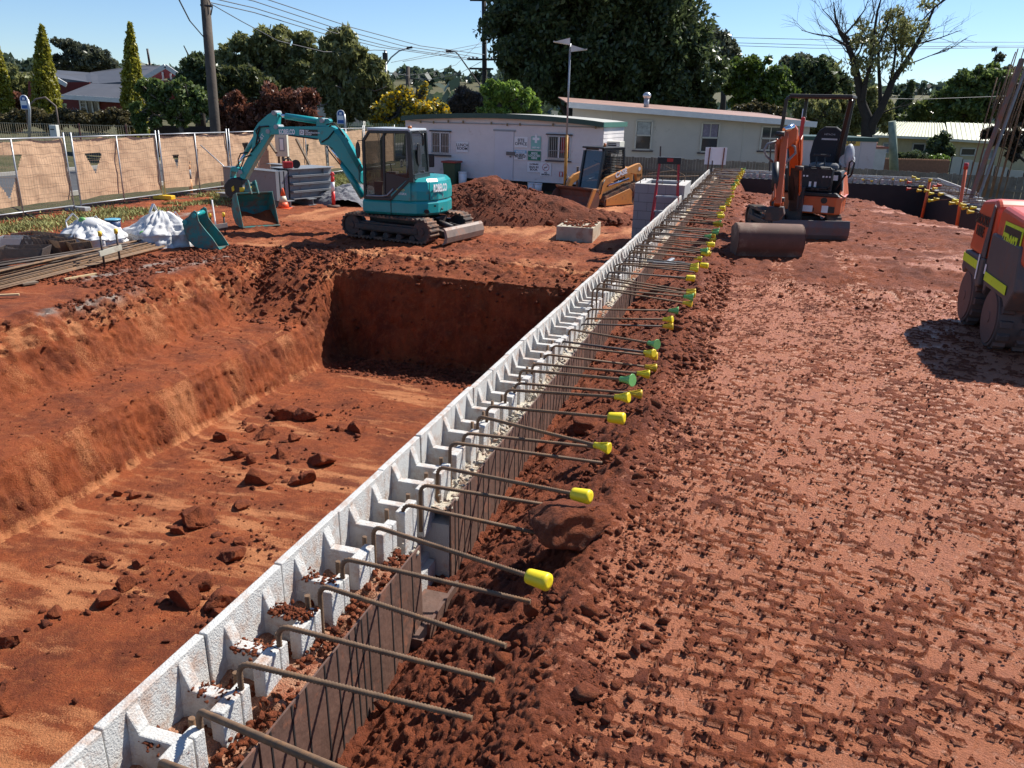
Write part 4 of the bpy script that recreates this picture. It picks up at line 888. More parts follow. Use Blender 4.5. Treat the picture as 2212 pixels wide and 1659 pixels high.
bars=[((345,1645),(640,1760),None),((428,1535),(760,1676),None),((515,1430),(1020,1552),None),((600,1350),(1069,1470),None),((690,1263),(1093,1395),None),((738,1205),(1146,1300),None),((806,1136),(1150,1247),'cyl'),
((870,1088),(1239,1169),None),((908,1046),(1260,1104),None),((945,1008),(1245,1068),'cyl'),((972,955),(1300,1000),None),((1001,935),(1312,969),None),((1032,898),(1296,964),'flare'),((1052,877),(1322,902),'cyl'),
((1092,842),(1340,858),'flare'),((1112,827),(1368,850),'flare2'),((1123,799),(1350,820),'green'),((1150,785),(1386,807),'flare'),((1176,765),(1402,793),'flare2'),((1192,746),(1404,768),'flare2'),((1212,737),(1400,762),'flare'),
((1229,711),(1408,742),'green'),((1252,700),(1440,705),'flare2'),((1262,688),(1440,690),'flare'),((1270,668),(1452,671),'green')]
nb_=0; random.seed(21)
def mkbar(bend,tip,ck,near,lab=None,grp='starter bars bent out over the white wall'):
    global nb_; nb_+=1
    o=thing('starter_bar',lab or f"rusty starter bar with {CAPN[ck]}, {ordn(nb_)} along the white wall from the camera",'rebar',(bend[0],bend[1],0),0,grp)
    org=Vector((bend[0],bend[1],0)); pts=[p-org for p in rodpath(bend,tip)]
    m=MB()
    if near:
        q=densify(pts,.006); m.tube(q,[.0082 if (i%2) else .0114 for i in range(len(q))],10)
    else: m.tube(pts,.0095,6)
    m.build('rod',RUST if near else random.choice([RUST,RUST,RUSTD]),o)
    if ck: cap(ck,o,Vector(tip)-org,Vector(tip)-Vector(bend))
    return o
sl_=0
for bpx,tpx,ck in bars:
    b=onr(*bpx,-1.46); t=onr(*tpx,-.66); sl_=sr(b)[0]; mkbar(tuple(map(float,b)),tuple(map(float,t)),ck,sl_<5.6)
s_b=sl_+.19; kinds=['flare']*9+['flare2']*5+['green']*2+[None]*2+['cyl']
while s_b<28.2:
    tz=.27+random.uniform(-.02,.03); ln_=random.uniform(.80,.90)
    if 18.0<s_b<19.6: ck=None
    else: ck=random.choice(kinds)
    ds_=random.uniform(-.10,.10)
    b=wr(s_b,-1.46+random.uniform(-.02,.02),tz); t=wr(s_b+ds_,-1.44+ln_,tz+random.uniform(-.07,.03)); mkbar(tuple(b),tuple(t),ck,False)
    s_b+=random.choice([.17,.2,.2,.23])
# upright stubs between the webs
m_=None
for i,sc in enumerate(WEBS[1:26]):
    m=MB(); h=.10+.05*random.random(); p=LW(sc+.075,-1.50,-.1); q=LW(sc+.075+random.uniform(-.01,.01),-1.50+random.uniform(-.01,.01),h)
    if i<14: pp=densify([p,q],.006); m.tube(pp,[.010 if k%2 else .0118 for k in range(len(pp))],8)
    else: m.tube([p,q],.010,6)
    m.build('upright_stub',RUST,wall)
# crumbled mortar lumps and dirt on the ledge
pos=[];siz=[]
for k in range(900):
    s_=RNG.uniform(.5,12)**1.0; r_=RNG.choice([RNG.uniform(-1.62,-1.5),RNG.uniform(-1.44,-1.345)]); 
    if s_<3.0 or 3.05<s_<3.45: continue
    pos.append(np.array(LW(s_,r_,-.02+RNG.uniform(-.01,.02)))); siz.append(RNG.uniform(.006,.022))
clods('mortar_crumbs',pos,siz,MORT,1,.35,.8,wall,5)
pos=[];siz=[]
for k in range(900):
    s_=RNG.uniform(.5,3.02); r_=RNG.choice([RNG.uniform(-1.62,-1.5),RNG.uniform(-1.44,-1.34),RNG.uniform(-1.44,-1.34)]); pos.append(np.array(LW(s_,r_,-.03+RNG.uniform(-.02,.02)))); siz.append(RNG.uniform(.004,.022))
for sc in WEBS[:9]:
    for k in range(int(40+160*RNG.uniform())): pos.append(np.array(LW(sc+RNG.normal(0,.02),RNG.uniform(-1.63,-1.45),.092+RNG.uniform(-.005,.008)))); siz.append(RNG.uniform(.003,.013))
clods('soil_crumbs',pos,siz,CLOD,1,.4,.8,wall,6)
# ======================= CLODS AND BOULDERS =======================
def scatter(n,sr0,sr1,rr0,rr1,zf,smin,smax,pw=3.5,dens=None):
    s_=RNG.uniform(sr0,sr1,n); r_=RNG.uniform(rr0,rr1,n)
    if dens is not None: k=dens(s_,r_)>RNG.uniform(0,1,n); s_,r_=s_[k],r_[k]
    z_=zf(s_,r_); sz=smin+(smax-smin)*RNG.uniform(0,1,len(s_))**pw
    return np.stack([s_*SW+r_*CW,s_*CW-r_*SW,z_+sz*.25],1),sz
# trench band between boards and rolled clay
A=[scatter(9000,.6,7,-1.3,-.15,zpad,.005,.030,3,lambda s,r:.25+.9*np.exp(-((r+.75)/.4)**2)),scatter(3600,6,14,-1.3,-.2,zpad,.008,.045,3),scatter(1500,14,27,-1.3,.2,zpad,.015,.07,3),scatter(90,1.5,10,-1.25,-.3,zpad,.03,.07,2)]
tag(clods('soil_clods',np.concatenate([a[0] for a in A]),np.concatenate([a[1] for a in A]),CLOD,1,.30,.8,None,11),kind='stuff')
# crumbs on the rolled clay
def dn(s,r): return 1.0-.93*padfn(s,r)[0]
A=[scatter(90000,.8,5,-.45,4.3,lambda s,r:zpad(s,r)+.008,.003,.012,2.5,dn),scatter(60000,5,10.5,-.5,5.2,lambda s,r:zpad(s,r)+.008,.004,.012,2.5,dn),scatter(1400,9,14,-.2,3.5,zpad,.008,.045,5),scatter(900,14,22,-.5,4.2,zpad,.015,.07,5)]
tag(clods('pad_crumbs',np.concatenate([a[0] for a in A]),np.concatenate([a[1] for a in A]),CLOD,0,.4,.7,None,12),kind='stuff')
# pit floor crumbs, rim clods, bench-end heap, back-wall foot
def zl(s,r): return zleft(s,r)
A=[scatter(9000,1,13.9,-7.6,-1.8,zl,.006,.035,4,lambda s,r:np.clip(.35+1.5*fbm(s*.8,r*.8,o=3,seed=401),.1,1)),scatter(2200,13.0,14.1,-7.7,-1.8,zl,.012,.06,3),scatter(1300,14.2,16,-9.6,-1.8,zl,.012,.06,3),
   scatter(1700,4,15.5,-10.1,-9.5,zl,.012,.06,3,lambda s,r:np.clip(.4+1.8*fbm(s*.9,r*.9,o=3,seed=402),0,1)),scatter(700,12.6,15.3,-9.5,-8.1,zl,.012,.075,3),scatter(1500,15.6,20,-14,-2,zl,.012,.06,4,lambda s,r:np.clip(.3+2*fbm(s*.5,r*.5,o=3,seed=403),0,1)),
   scatter(900,3,13,-9.3,-8.1,zl,.008,.03,4),scatter(1500,10.5,13.5,-12.2,-10.2,zl,.012,.06,4),scatter(700,13.4,15.2,-11.6,-9.6,zl,.015,.06,3)]
tag(clods('soil_rubble',np.concatenate([a[0] for a in A]),np.concatenate([a[1] for a in A]),CLODD,1,.32,.75,None,13),kind='stuff')
# heap of spilled soil against the block wall at the pit's back corner
def boulder(x,y,z,size,lab,seed,m=None,squash=.75,name='boulder',grp='boulders of red earth on the pit floor'):
    v,f=ico(4); rg=np.random.default_rng(seed); o=rg.uniform(0,50,3)
    d=v*(1+.42*np.stack([fbm(v[:,0]*1.1+o[0],v[:,1]*1.1+o[1],v[:,2]*1.1+o[2],o=4,seed=seed)]*3,1))
    # chip flat facets
    for k in range(14):
        n=rg.normal(size=3); n/=np.linalg.norm(n); h=rg.uniform(.45,.75); t=d@n; d=d-np.outer(np.maximum(0,t-h),n)
    d=d*(1+.16*fbm(v[:,0]*3.5+o[0],v[:,1]*3.5,v[:,2]*3.5,o=5,seed=seed+1,g=.65)[:,None]-.10*np.abs(fbm(v[:,0]*2.2+o[1],v[:,1]*2.2,v[:,2]*2.2,o=3,seed=seed+2))[:,None])*1.2
    d=d*np.array([1,rg.uniform(.75,1.1),squash])*size
    a=rg.uniform(0,6.28); c,s_=math.cos(a),math.sin(a); d=d@np.array([[c,s_,0],[-s_,c,0],[0,0,1]])
    size*=1.12; p=onz(x,y,z); ob_=npmesh(name,d,f,m or CLOD,None,False); ob_.location=(p[0],p[1],z+size*squash*.35)
    return tag(ob_,lab,'boulder',grp)
BL=[(433,1130,.24,'largest dark boulder in the pit, beside the bench foot'),(523,1098,.12,'upright boulder with a pale cap beyond the largest one'),(390,1150,.13,'rough block leaning on the largest pit boulder'),
(553,1040,.22,'big domed boulder at the middle of the boulder field'),(665,1040,.15,'blocky boulder touching two others near the wall'),(640,1045,.13,'split boulder beside the blocky one'),(692,1000,.19,'pointed pale-topped boulder nearest the white wall line'),
(545,1000,.10,'thin upright rock in front of the domed boulder'),(520,985,.17,'flat-faced boulder above the domed one'),(480,950,.13,'brown lump at the bench side of the field'),(575,945,.16,'tall grey-topped boulder in the second row'),(635,950,.12,'pyramid-shaped boulder alone in the second row'),
(610,985,.15,'low broad slab of earth between rows'),(660,905,.19,'dark boulder at the end of the back cluster'),(628,900,.22,'largest boulder of the back cluster'),(600,890,.12,'brown block at the bench side of the back cluster'),(770,930,.18,'boulder beside the white wall beyond the field'),(735,930,.09,'small lump next to the boulder by the white wall'),
(545,930,.12,'rounded lump before the tall grey-topped boulder'),(510,1205,.15,'jagged boulder standing alone near the white wall'),(520,1175,.09,'small rock behind the jagged lone boulder'),(235,1300,.13,'low rock with a pale top on the front floor'),(275,1270,.13,'rounded rock next to the pale-topped low one'),
(405,1300,.17,'broken heap of earth by the white wall'),(485,1300,.17,'upright block of earth touching the white wall line'),(430,1270,.13,'crumbling lump behind the broken heap'),(300,1225,.08,'small rock alone in the middle of the front floor'),(205,1210,.10,'low dark rock beneath the bench'),(235,1215,.07,'pebble-sized rock beside the low dark one'),
(120,1330,.10,'orange lump on the front floor'),(30,1385,.14,'flat cracked lump near the frame edge'),(290,1075,.10,'low rock at the foot of the bench slope'),(255,1070,.08,'small rock at the foot of the bench slope'),(5,1530,.20,'boulder cut by the frame corner'),(470,1330,.08,'small clod below the broken heap')]
for i,(x,y,sz,lb_) in enumerate(BL): boulder(x,y,-2.95,sz,lb_.replace('nearest ','close to '),500+i*7)
RB=[(1212,1150,.20,.10,'largest orange boulder under the bar tips on the trench slope',.6),(1345,985,.10,-.05,'orange boulder beneath the drooping yellow cap',.8),(1275,930,.12,-.15,'dark clod in the trench below the fat amber cap',.8),(1250,945,.09,-.22,'dark clod against the brown board',.8),(1150,1312,.045,.0,'small clod stuck at a bar tip',.9),(1225,985,.08,-.25,'crumbly lump deep in the trench',.8)]
for i,(x,y,sz,z,lb_,sq) in enumerate(RB): boulder(x,y,z-sz*.3,sz,lb_,800+i*3,CLOD,sq,'boulder','boulders of red earth in the trench')

ps,ss3=[],[]
for (x,y,sz,lb_) in BL:
    c=onz(x,y,-2.95)
    for k in range(9): ps.append((c[0]+RNG.normal(0,.22),c[1]+RNG.normal(0,.22),-2.95+.01)); ss3.append(.012+.06*RNG.uniform()**2.5)
tag(clods('broken_clods',ps,ss3,CLODD,1,.35,.8,None,77),kind='stuff')
# ======================= THINGS ON THE LEFT GROUND =======================
STEEL=mat('grey_primed_steel',(.21,.225,.24),.5,var=.12,vs=2,dirt=.2,dcol=(.2,.10,.07),ds=4)
GALV=mat('galvanised_steel',(.38,.39,.40),.42,metal=.4,var=.12,vs=6)
WOOD=mat('weathered_timber',(.17,.125,.085),.85,var=.3,vs=6); PALEW=mat('pale_timber',(.52,.38,.20),.8,var=.15)
def put(name,lab,cat,p,rz=0,grp=None): return thing(name,lab,cat,p,rz,grp)
# soil mound in front of the hut
def mound(name,lab,cx,cy,rx,ry,h,m,seed,rot=0,n=110,rough=.10):
    u=np.linspace(-1,1,n); U,V=np.meshgrid(u,u,indexing='ij'); d=np.hypot(U,V)
    a=np.arctan2(V,U); dd=d*(1+.12*np.sin(a*3+seed)+.1*np.sin(a*5+2*seed))
    z=h*np.clip(1-dd**1.5,0,1)**.85*(1+.2*fbm(U*2,V*2,o=3,seed=seed))+rough*fbm(U*9,V*9,o=5,seed=seed+3,g=.65)*np.clip((1-dd)*4,0,1)-.06*sst(dd,.9,1.05)
    x=U*rx;y=V*ry; c,s_=math.cos(rot),math.sin(rot); co=np.stack([x*c-y*s_,x*s_+y*c,z],2).reshape(-1,3)
    o=npmesh(name,co,gridfaces(n,n),m,None,True); o.location=(cx,cy,GL+.01); return tag(o,lab,'soil pile')
md=mound('soil_mound','large mound of dark red soil in front of the white hut',.35,23.4,2.9,2.0,1.10,CLODD,31,-.15,200); md['category']='soil pile'
md.location=(-.75,23.6,GL); mound('soil_mound','low spread of loose soil between mound and skid loader',2.3,23.3,1.3,1.1,.30,CLODD,35,-.3)
GRV=mat('grey_crusher_dust',(.20,.20,.21),.95,var=.2,vs=8,bump=.6,bs=30); mound('gravel_pile','small pile of blue grey crusher dust behind the red bollard',-5.25,26.2,1.5,1.0,.62,GRV,41,0,90,.09)
ps,ss2=[],[]
for k in range(2600):
    a=RNG.uniform(0,6.28); q=RNG.uniform(0,1)**.6; x=-.75+2.9*q*math.cos(a); y=23.5+2.2*q*math.sin(a); z=GL+1.08*max(0,1-q**1.5)**.85; ps.append((x,y,z)); ss2.append(.012+.045*RNG.uniform()**4)
for k in range(420): x=RNG.uniform(.8,3.4); y=RNG.uniform(22.0,24.5); ps.append((x,y,GL+.10)); ss2.append(.02+.12*RNG.uniform()**4)
tag(clods('mound_clods',ps,ss2,CLODD,1,.35,.8,None,44),kind='stuff')
# concrete block half buried
sb_=put('concrete_footing','pale concrete footing block half buried beside the soil mound','footing',(1.55,20.0,GL),rad(-14))
m=MB(); m.box((-.45,-.55,-.2),(.45,.75,.34)); m.build('block',mat('footing_concrete',(.42,.36,.27),.85,var=.15,vs=3,dirt=.35,dcol=(.30,.11,.05),ds=2.5,bump=.3),sb_,bevel=.015)
tt=[(RNG.uniform(-.42,.42),RNG.uniform(-.5,.7),.35) for _ in range(160)]; clods('soil_on_top',tt,RNG.uniform(.02,.07,160),CLOD,1,.3,.6,sb_,3)
# hollow block pier box
px_=put('block_pier','grey hollow pier of laid concrete blocks standing behind the white wall','pier',wr(18.75,-2.72,GL-.5),-W)
BLKM=mat('grey_blockwork',(.28,.28,.28),.85,var=.10,vs=2); JT=mat('block_joint',(.10,.10,.11),.9)
m=MB(); m.box((0,0,0),(1.12,.19,1.95)); m.box((0,.19,0),(.19,1.6,1.95)); m.box((.93,.19,0),(1.12,1.6,1.95)); m.box((.19,1.41,0),(.93,1.6,1.95)); pw_=m.build('block_walls',BLKM,px_)
m=MB()
for k in range(1,10):
    z=k*.2-.05; m.box((-.003,-.003,z),(1.123,0.0,z+.008)); m.box((-.003,0,z),(0,1.6,z+.008))
    for q in range(4):
        x=.1+.4*q-(.2 if k%2 else 0)
        if 0<x<1.1: m.box((x,-.003,z+.008),(x+.006,0,z+.2))
m.build('mortar_joints',JT,pw_)
m=MB(); m.box((-.004,-.004,1.95),(1.124,.194,1.965)); m.box((-.004,.194,1.95),(.194,1.604,1.965)); m.box((.926,.194,1.95),(1.124,1.604,1.965)); m.build('pier_top',WHITE,px_)
for i,(x,y,l,a) in enumerate([(.1,.1,.9,.5),(.6,.1,.8,.15),(.1,1.0,.7,-.3),(1.0,1.2,.6,2.6)]):
    m=MB(); m.tube([(x,y,1.8),(x,y,2.08),(x+.05*math.cos(a),y+.05*math.sin(a),2.12),(x+l*math.cos(a),y+l*math.sin(a),2.13+.05*i)],.011,6); m.build('bent_bar',RUST,px_)
# red step ladder
ldp=np.array([3.28,17.9,GL+.03]); ld=put('step_ladder','red step ladder with black top standing behind the white wall','ladder',ldp,rad(-8))
m=MB()
for sx in (-1,1):
    m.bar((sx*.30,-.45,0),(sx*.20,0,1.95),.035,.07); m.bar((sx*.32,.55,0),(sx*.20,.06,1.93),.03,.05)
m.build('rails',REDM,ld)
m=MB(); m.box((-.25,-.06,1.93),(.25,.14,2.07)); m.build('top_cap',BLK,ld,bevel=.01); m=MB(); m.box((-.05,-.068,1.98),(.08,-.061,2.05)); m.build('cap_label',REDM,ld)
for k in range(1,6):
    z=k*.31; m=MB(); w_=.30-.1*z/1.95; m.box((-w_,-.45+.45*z/1.95-.04,z),(w_,-.45+.45*z/1.95+.05,z+.03)); m.build('step',GALV,ld)
m=MB(); m.cbox((.30,-.15,.98),(.5,.4,.025)); m.build('work_tray',PALEW,ld)
# steel beams, one by one
bsO=L(600,449); bdir=math.atan2(26.1-24.4,-9.64+7.2)
def ibeam(name,p,rz,l,h,w,lab,grp):
    o=put(name,lab,'steel beam',p,rz,grp); m=MB(); m.box((0,-w/2,0),(l,w/2,.018)); m.box((0,-w/2,h-.018),(l,w/2,h)); m.box((0,-.008,.018),(l,.008,h-.018)); m.build('beam',STEEL,o); return o
px0=np.array([-7.15,24.45]); ud=np.array([math.cos(bdir),math.sin(bdir)]); vd=np.array([.55,.835])
first=None
for k in range(2):
    for j in range(2):
        q=px0+vd*(.3+j*.9)+ud*(-.15); ibeam('steel_beam',(q[0],q[1],GL+k*.0),bdir,3.5,.2,.32,'grey steel beam lying under the stack beside the traffic cone','bearers under the steel stack') if k==0 else None
for k in range(4):
    for j in range(3):
        q=px0+vd*.55+ud*(.15+j*.36); ibeam('steel_beam',(q[0],q[1],GL+.21+k*.23),math.atan2(vd[1],vd[0]),1.75,.215,.34,'grey steel beam laid flat in the stack beside the traffic cone','grey steel beams laid in the stack')
for j in range(3):
    q=px0+vd*(.06+j*.17)+ud*.12; o=put('steel_channel','deep grey steel channel stood on edge at the front of the steel stack','steel channel',(q[0],q[1],GL+.2),bdir,'deep channels at the front of the stack')
    m=MB(); m.box((0,-.005,0),(2.6,.010,.86)); 
    for z in (0,.84): m.box((0,-.06,z),(2.6,.06,z+.02))
    m.box((-.01,-.06,0),(.01,.06,.86)); m.build('channel',STEEL,o)
q=px0+vd*1.9+ud*.05; ibeam('steel_beam',(q[0],q[1],GL+.85),bdir,2.6,.24,.34,'long grey steel beam on top at the rear of the stack',None)
q=L(512,425); ibeam('steel_beam',(q[0]+.9,q[1]-.3,GL),bdir+.1,1.2,.22,.3,'short grey steel beam end showing behind the digger bucket',None)
tl=put('power_tool','red and black petrol saw resting on the steel stack','saw',(px0[0]+.1,px0[1]+.75,GL+1.12),.4); m=MB(); m.cbox((0,0,.1),(.3,.2,.2)); m.build('motor',REDM,tl,bevel=.03); m=MB(); m.cyl((.25,-.04,.12),(.25,.04,.12),.13); m.tube([(-.1,0,.2),(-.05,0,.28),(.08,0,.28),(.12,0,.2)],.02,6); m.build('blade_guard',BLK,tl)
# cone and bollards
CONEO=mat('cone_orange',(.75,.11,.03),.5,var=.1,dirt=.2,dcol=(.3,.12,.06)); CREAM=mat('band_cream',(.70,.60,.42),.5,var=.12)
p=L(613,451); cn=put('traffic_cone','orange traffic cone with cream band in front of the steel stack','cone',p)
m=MB(); m.tube([(0,0,.02),(0,0,.20)],[.17,.125],20); m.build('cone_foot',CONEO,cn); m=MB(); m.tube([(0,0,.20),(0,0,.38)],[.125,.08],20); m.build('band',CREAM,cn); m=MB(); m.tube([(0,0,.38),(0,0,.60),(0,0,.61)],[.08,.028,.02],20); m.build('cone_tip',CONEO,cn); m=MB(); m.cbox((0,0,.015),(.42,.42,.03)); m.build('base',CONEO,cn,bevel=.01)
def bollard(p,lab,c1,c2,base,h=1.05):
    o=put('bollard',lab,'bollard',p); m=MB(); m.cyl((0,0,.05),(0,0,h*.45),.055); m.build('lower_tube',c1,o); m=MB(); m.cyl((0,0,h*.45),(0,0,h*.72),.056); m.build('reflective_band',c2,o); m=MB(); m.tube([(0,0,h*.72),(0,0,h*.86),(0,0,h*.87),(0,0,h*.97),(0,0,h)],[.056,.056,.04,.05,.04],14); m.bar((-.07,0,h*.93),(.07,0,h*.93),.035); m.build('handle_top',c1,o)
    m=MB(); m.cyl((0,0,0),(0,0,.06),.22,.18,8); m.build('base',base,o); return o
bollard(L(721,447),'red bollard with white band and T-shaped top beside the crusher dust pile',mat('bollard_red',(.70,.04,.03),.4,var=.06),WHT,mat('base_brown',(.12,.07,.05),.8))
bollard(L(414,421),'faded orange bollard with grey band in front of the cloth-covered fence',mat('faded_orange',(.72,.36,.15),.5,var=.06),GREYM,mat('base_brown',(.12,.07,.05),.8),1.15)
# emergency sign on its post
p=L(482,411); sg_=put('emergency_sign','green emergency assembly point sign on a grey post before the fence','sign',p)
GRN=mat('sign_green',(.01,.17,.10),.5,var=.05); m=MB(); m.cyl((0,0,0),(-.03,0,1.35),.045); m.build('post',GALV,sg_)
c=ony(461,320,p[1])-p; m=MB(); m.cbox((c[0],-.06,c[2]),(.43,.02,.52)); pn=m.build('sign_panel',GRN,sg_)
text('sign_lettering','EMERGENCY\nASSEMBLY\nPOINT',.085,WHT,pn,(c[0],-.075,c[2]),(1,0,0),(0,0,1),bold=.003)
m=MB(); m.bar((c[0]+.1,-.04,c[2]),(-.02,0,c[2]-.1),.05,.03); m.build('bracket',GALV,sg_)
# switchboard
p=L(606,398); sw=put('switchboard','white temporary switchboard box on timber legs behind the digger arm','switchboard',p)
c=ony(609,313,p[1])-p; m=MB(); m.cbox((c[0],0,c[2]),(.46,.22,.86)); m.cbox((c[0],0,c[2]+.44),(.52,.30,.03)); bx=m.build('box',mat('cream_box',(.60,.58,.48),.5,var=.06),sw,bevel=.01); m=MB(); m.cbox((c[0]+.02,-.115,c[2]+.02),(.2,.01,.5)); m.build('window',GREYM,bx); m=MB(); m.cbox((c[0]+.02,-.122,c[2]+.02),(.13,.01,.40)); m.build('notice',WHT,bx)
m=MB(); m.bar((c[0]-.18,.12,0),(c[0]-.18,.12,c[2]+.2),.09); m.build('leg',WOOD,sw); m=MB(); m.bar((c[0]+.18,.12,0),(c[0]+.18,.12,c[2]+.2),.09); m.build('leg',WOOD,sw); m=MB(); m.tube([(c[0],0,c[2]-.4),(c[0]+.02,0,c[2]-.8),(c[0]-.1,.02,.1)],.025,6); m.build('cable',BLK,sw)
for (a,b,lb_) in (((640,300),(690,398),'long diagonal timber prop leaning on the fence beside the switchboard'),((668,355),(670,392),'short upright timber post beyond the steel stack'),((575,298),(597,330),'short slanting timber brace of the switchboard')):
    q=L(b[0],b[1]) if b[1]>350 else ony(*b,30.5); pa=ony(*a,q[1]+.8); o=put('timber_prop',lb_,'timber',q); m=MB(); m.bar((0,0,0),pa-q,.08); m.build('post',WOOD,o)
# bulk bags
BAGM=mat('woven_bag_white',(.56,.555,.55),.7,var=.06,vs=2,dirt=.12,dcol=(.45,.22,.14),ds=3,bump=.25,bs=60)
def bag(p,w,h,lab,seed,loops):
    o=put('bulk_bag',lab,'bulk bag',p,.2*seed); n=96; u=np.linspace(0,2*math.pi,n,endpoint=False); v=np.linspace(0,1,48); V,U=np.meshgrid(v,u,indexing='ij')
    rp=w/2*np.where(V<.35,1.0-.1*V,(1-((V-.35)/.65)**1.7*.80)); rp=rp*(1+.10*np.sign(np.cos(4*U))*np.abs(np.cos(2*U))**.5*0+.08*np.cos(4*U+seed))
    x=np.cos(U);y=np.sin(U); f1=fbm(x*2.2+seed*9,y*2.2,V*3,o=4,seed=seed); fold=1.3*np.abs(vn(x*4.5+seed,y*4.5,V*2.2,seed+2))**.6+.6*np.abs(vn(x*9+seed,y*9,V*5,seed+12))**.7-.6
    crs=np.abs(vn(x*6+seed,y*6,V*7,seed+8)); rp=rp*(1+.20*f1+.13*fold-.06*crs); z=h*(V**.9)*(1+.08*fold)*(1+.20*fbm(x*1.2,y*1.2,V,o=2,seed=seed+5))+.05*f1-.04*crs; z=np.maximum(z,-.02)
    co=np.stack([x*rp,y*rp*.85,z],2).reshape(-1,3); i=np.arange(48*n).reshape(48,n); f=np.stack([i[:-1].ravel(),np.roll(i,-1,1)[:-1].ravel(),np.roll(i,-1,1)[1:].ravel(),i[1:].ravel()],1)
    body=npmesh('bag_body',co,f,BAGM,o,True)
    m=MB(); m.sphere((0,0,h*.86),w*.17,14,8,(1.2,1,.7)); m.build('bag_neck',BAGM,body)
    for (x0,y0,x1,y1,zz) in loops:
        m=MB(); pts=[(x0,y0,h*.55),(x0*1.05,y0,h*.95*zz),((x0+x1)/2,(y0+y1)/2,h*1.18*zz),(x1,y1,h*.9*zz),(x1*.9,y1,h*.6)]; q=[Vector(a) for a in pts]; fine=[]
        for k in range(len(q)-1):
            for t in (0,.33,.66): fine.append(q[k].lerp(q[k+1],t))
        for a,b in zip(fine,fine[1:]): m.bar(a,b,.06,.012)
        m.build('lifting_loop',BAGM,body)
    return o
p=L(188,541); b1_=bag((p[0],p[1]+.3,GL-.02),1.25,.60,'slumped white bulk bag with a green tag between the rebar and the blue bucket',1,[(-.42,-.1,-.22,.1,1.05),(.02,0,.2,.05,.98)])
p=L(342,532); b2_=bag((p[0],p[1]+.3,GL-.02),1.35,.66,'white bulk bag with green and yellow tags beside the loose teal bucket',2,[(-.2,-.1,-.05,.1,1.15),(.2,.0,.4,.05,.92)])
for par,c_,mm in ((b1_,(-.12,-.1,.60),GCAP),(b2_,(-.38,-.42,.30),GCAP),(b2_,(-.16,-.50,.27),YCAP)):
    m=MB(); m.sphere(c_,.085,8,6,(1,.5,1)); m.build('tag',mm,par)
# blue bucket
p=L(248,509); bu=put('plastic_bucket','dark blue plastic bucket with pale blue lid between the bulk bags','bucket',p)
m=MB(); m.cyl((0,0,0),(0,0,.36),.135,.165,20); m.build('tub',mat('navy_plastic',(.012,.035,.11),.4,var=.05),bu); m=MB(); m.cyl((0,0,.355),(0,0,.385),.175,n=20); m.build('lid',mat('lid_blue',(.10,.36,.50),.4,var=.05),bu); m=MB(); m.cbox((0,-.155,.15),(.1,.01,.02)); m.build('label',WHT,bu)
m=MB(); m.tube([(-.17,0,.33),(-.1,-.12,.22),(0,-.17,.18),(.1,-.12,.22),(.17,0,.33)],.006,5); m.build('handle',GALV,bu)
# rebar bundles
def bundle(p0,p1,n,w,h,lab,seed,m_=RUST,ext=0):
    rg=np.random.default_rng(seed); a=np.array(p0);b=np.array(p1); d=(b-a)/np.linalg.norm(b-a); a=a-d*ext; nn=np.array([-d[1],d[0],0])
    o=put('rebar_bundle',lab,'rebar',a); mb=MB()
    for k in range(n):
        u=(k+.5)/n-.5; zz=.015+h*abs(rg.uniform())*(1-abs(u)*1.2)
        off=nn*(u*w+rg.uniform(-.01,.01)); off2=nn*(u*w*.8+rg.uniform(-.05,.05))
        e0=off+np.array([0,0,zz])-d*rg.uniform(0,.1); e1=(b-a)*rg.uniform(.94,1.0)+off2+np.array([0,0,zz*.8+.01]); mid=(e0+e1)/2+np.array([0,0,-.01])
        mb.tube([e0,e0*.6+e1*.4+nn*rg.uniform(-.015,.015),e1],.012,5)
    mb.build('bar_bundle_lattice',m_,o); return o
bundle(L(0,606,-1.0),L(322,528,-1.0),26,.75,.16,'thick bundle of brown reinforcing bars ending between the bulk bags',1,RUST,2.0)
bundle(L(0,622,-1.03),L(355,532,-1.03),12,.35,.06,'loose row of brown reinforcing bars lying at the front of the bundles',2,RUST,2.0)
bundle(L(0,589,-1.0),L(290,540,-1.0),16,.45,.2,'darker bundle of reinforcing bars behind the thick one',3,RUSTD,1.0)
def stirrups(p,rz,n,w,d,lab,mm,tilt=.25):
    o=put('stirrup_stack',lab,'rebar ties',p,rz); m=MB()
    for k in range(n):
        z=.02+k*.016; x=k*tilt*.03
        for a,b in (((0,0),(w,0)),((w,0),(w,d)),((w,d),(0,d)),((0,d),(0,0))): m.bar((a[0]+x,a[1]-x,z),(b[0]+x,b[1]-x,z+.0),.011)
    m.build('tie_lattice',mm,o); return o
for i,(x,y,rz,n,w,d,lb_,mm) in enumerate([(70,556,.5,20,.9,.5,'tall stack of steel ties slanting beside the thick bundle',RUSTD),(110,545,-.5,18,.9,.35,'stack of brown ties with a yellow tag before the first bulk bag',RUST),(150,545,-.6,16,.8,.4,'narrow stack of brown ties touching the first bulk bag',RUST),(20,575,.2,18,.8,.5,'grey tangle of steel ties at the frame edge',RUSTD),(60,530,-.4,14,1.0,.5,'flat stack of dark ties behind the others',RUSTD),(18,545,.1,16,.7,.4,'pale steel ties stacked beyond the grey tangle',GALV)]): stirrups(L(x,y)+np.array([-.3,0,.03]),rz,n,w,d,lb_,mm)
for (x,y,lb_,mm) in ((85,548,'yellow tag on the dark ties',YCAP),(175,541,'white paper tag on the bars',WHT)): pass
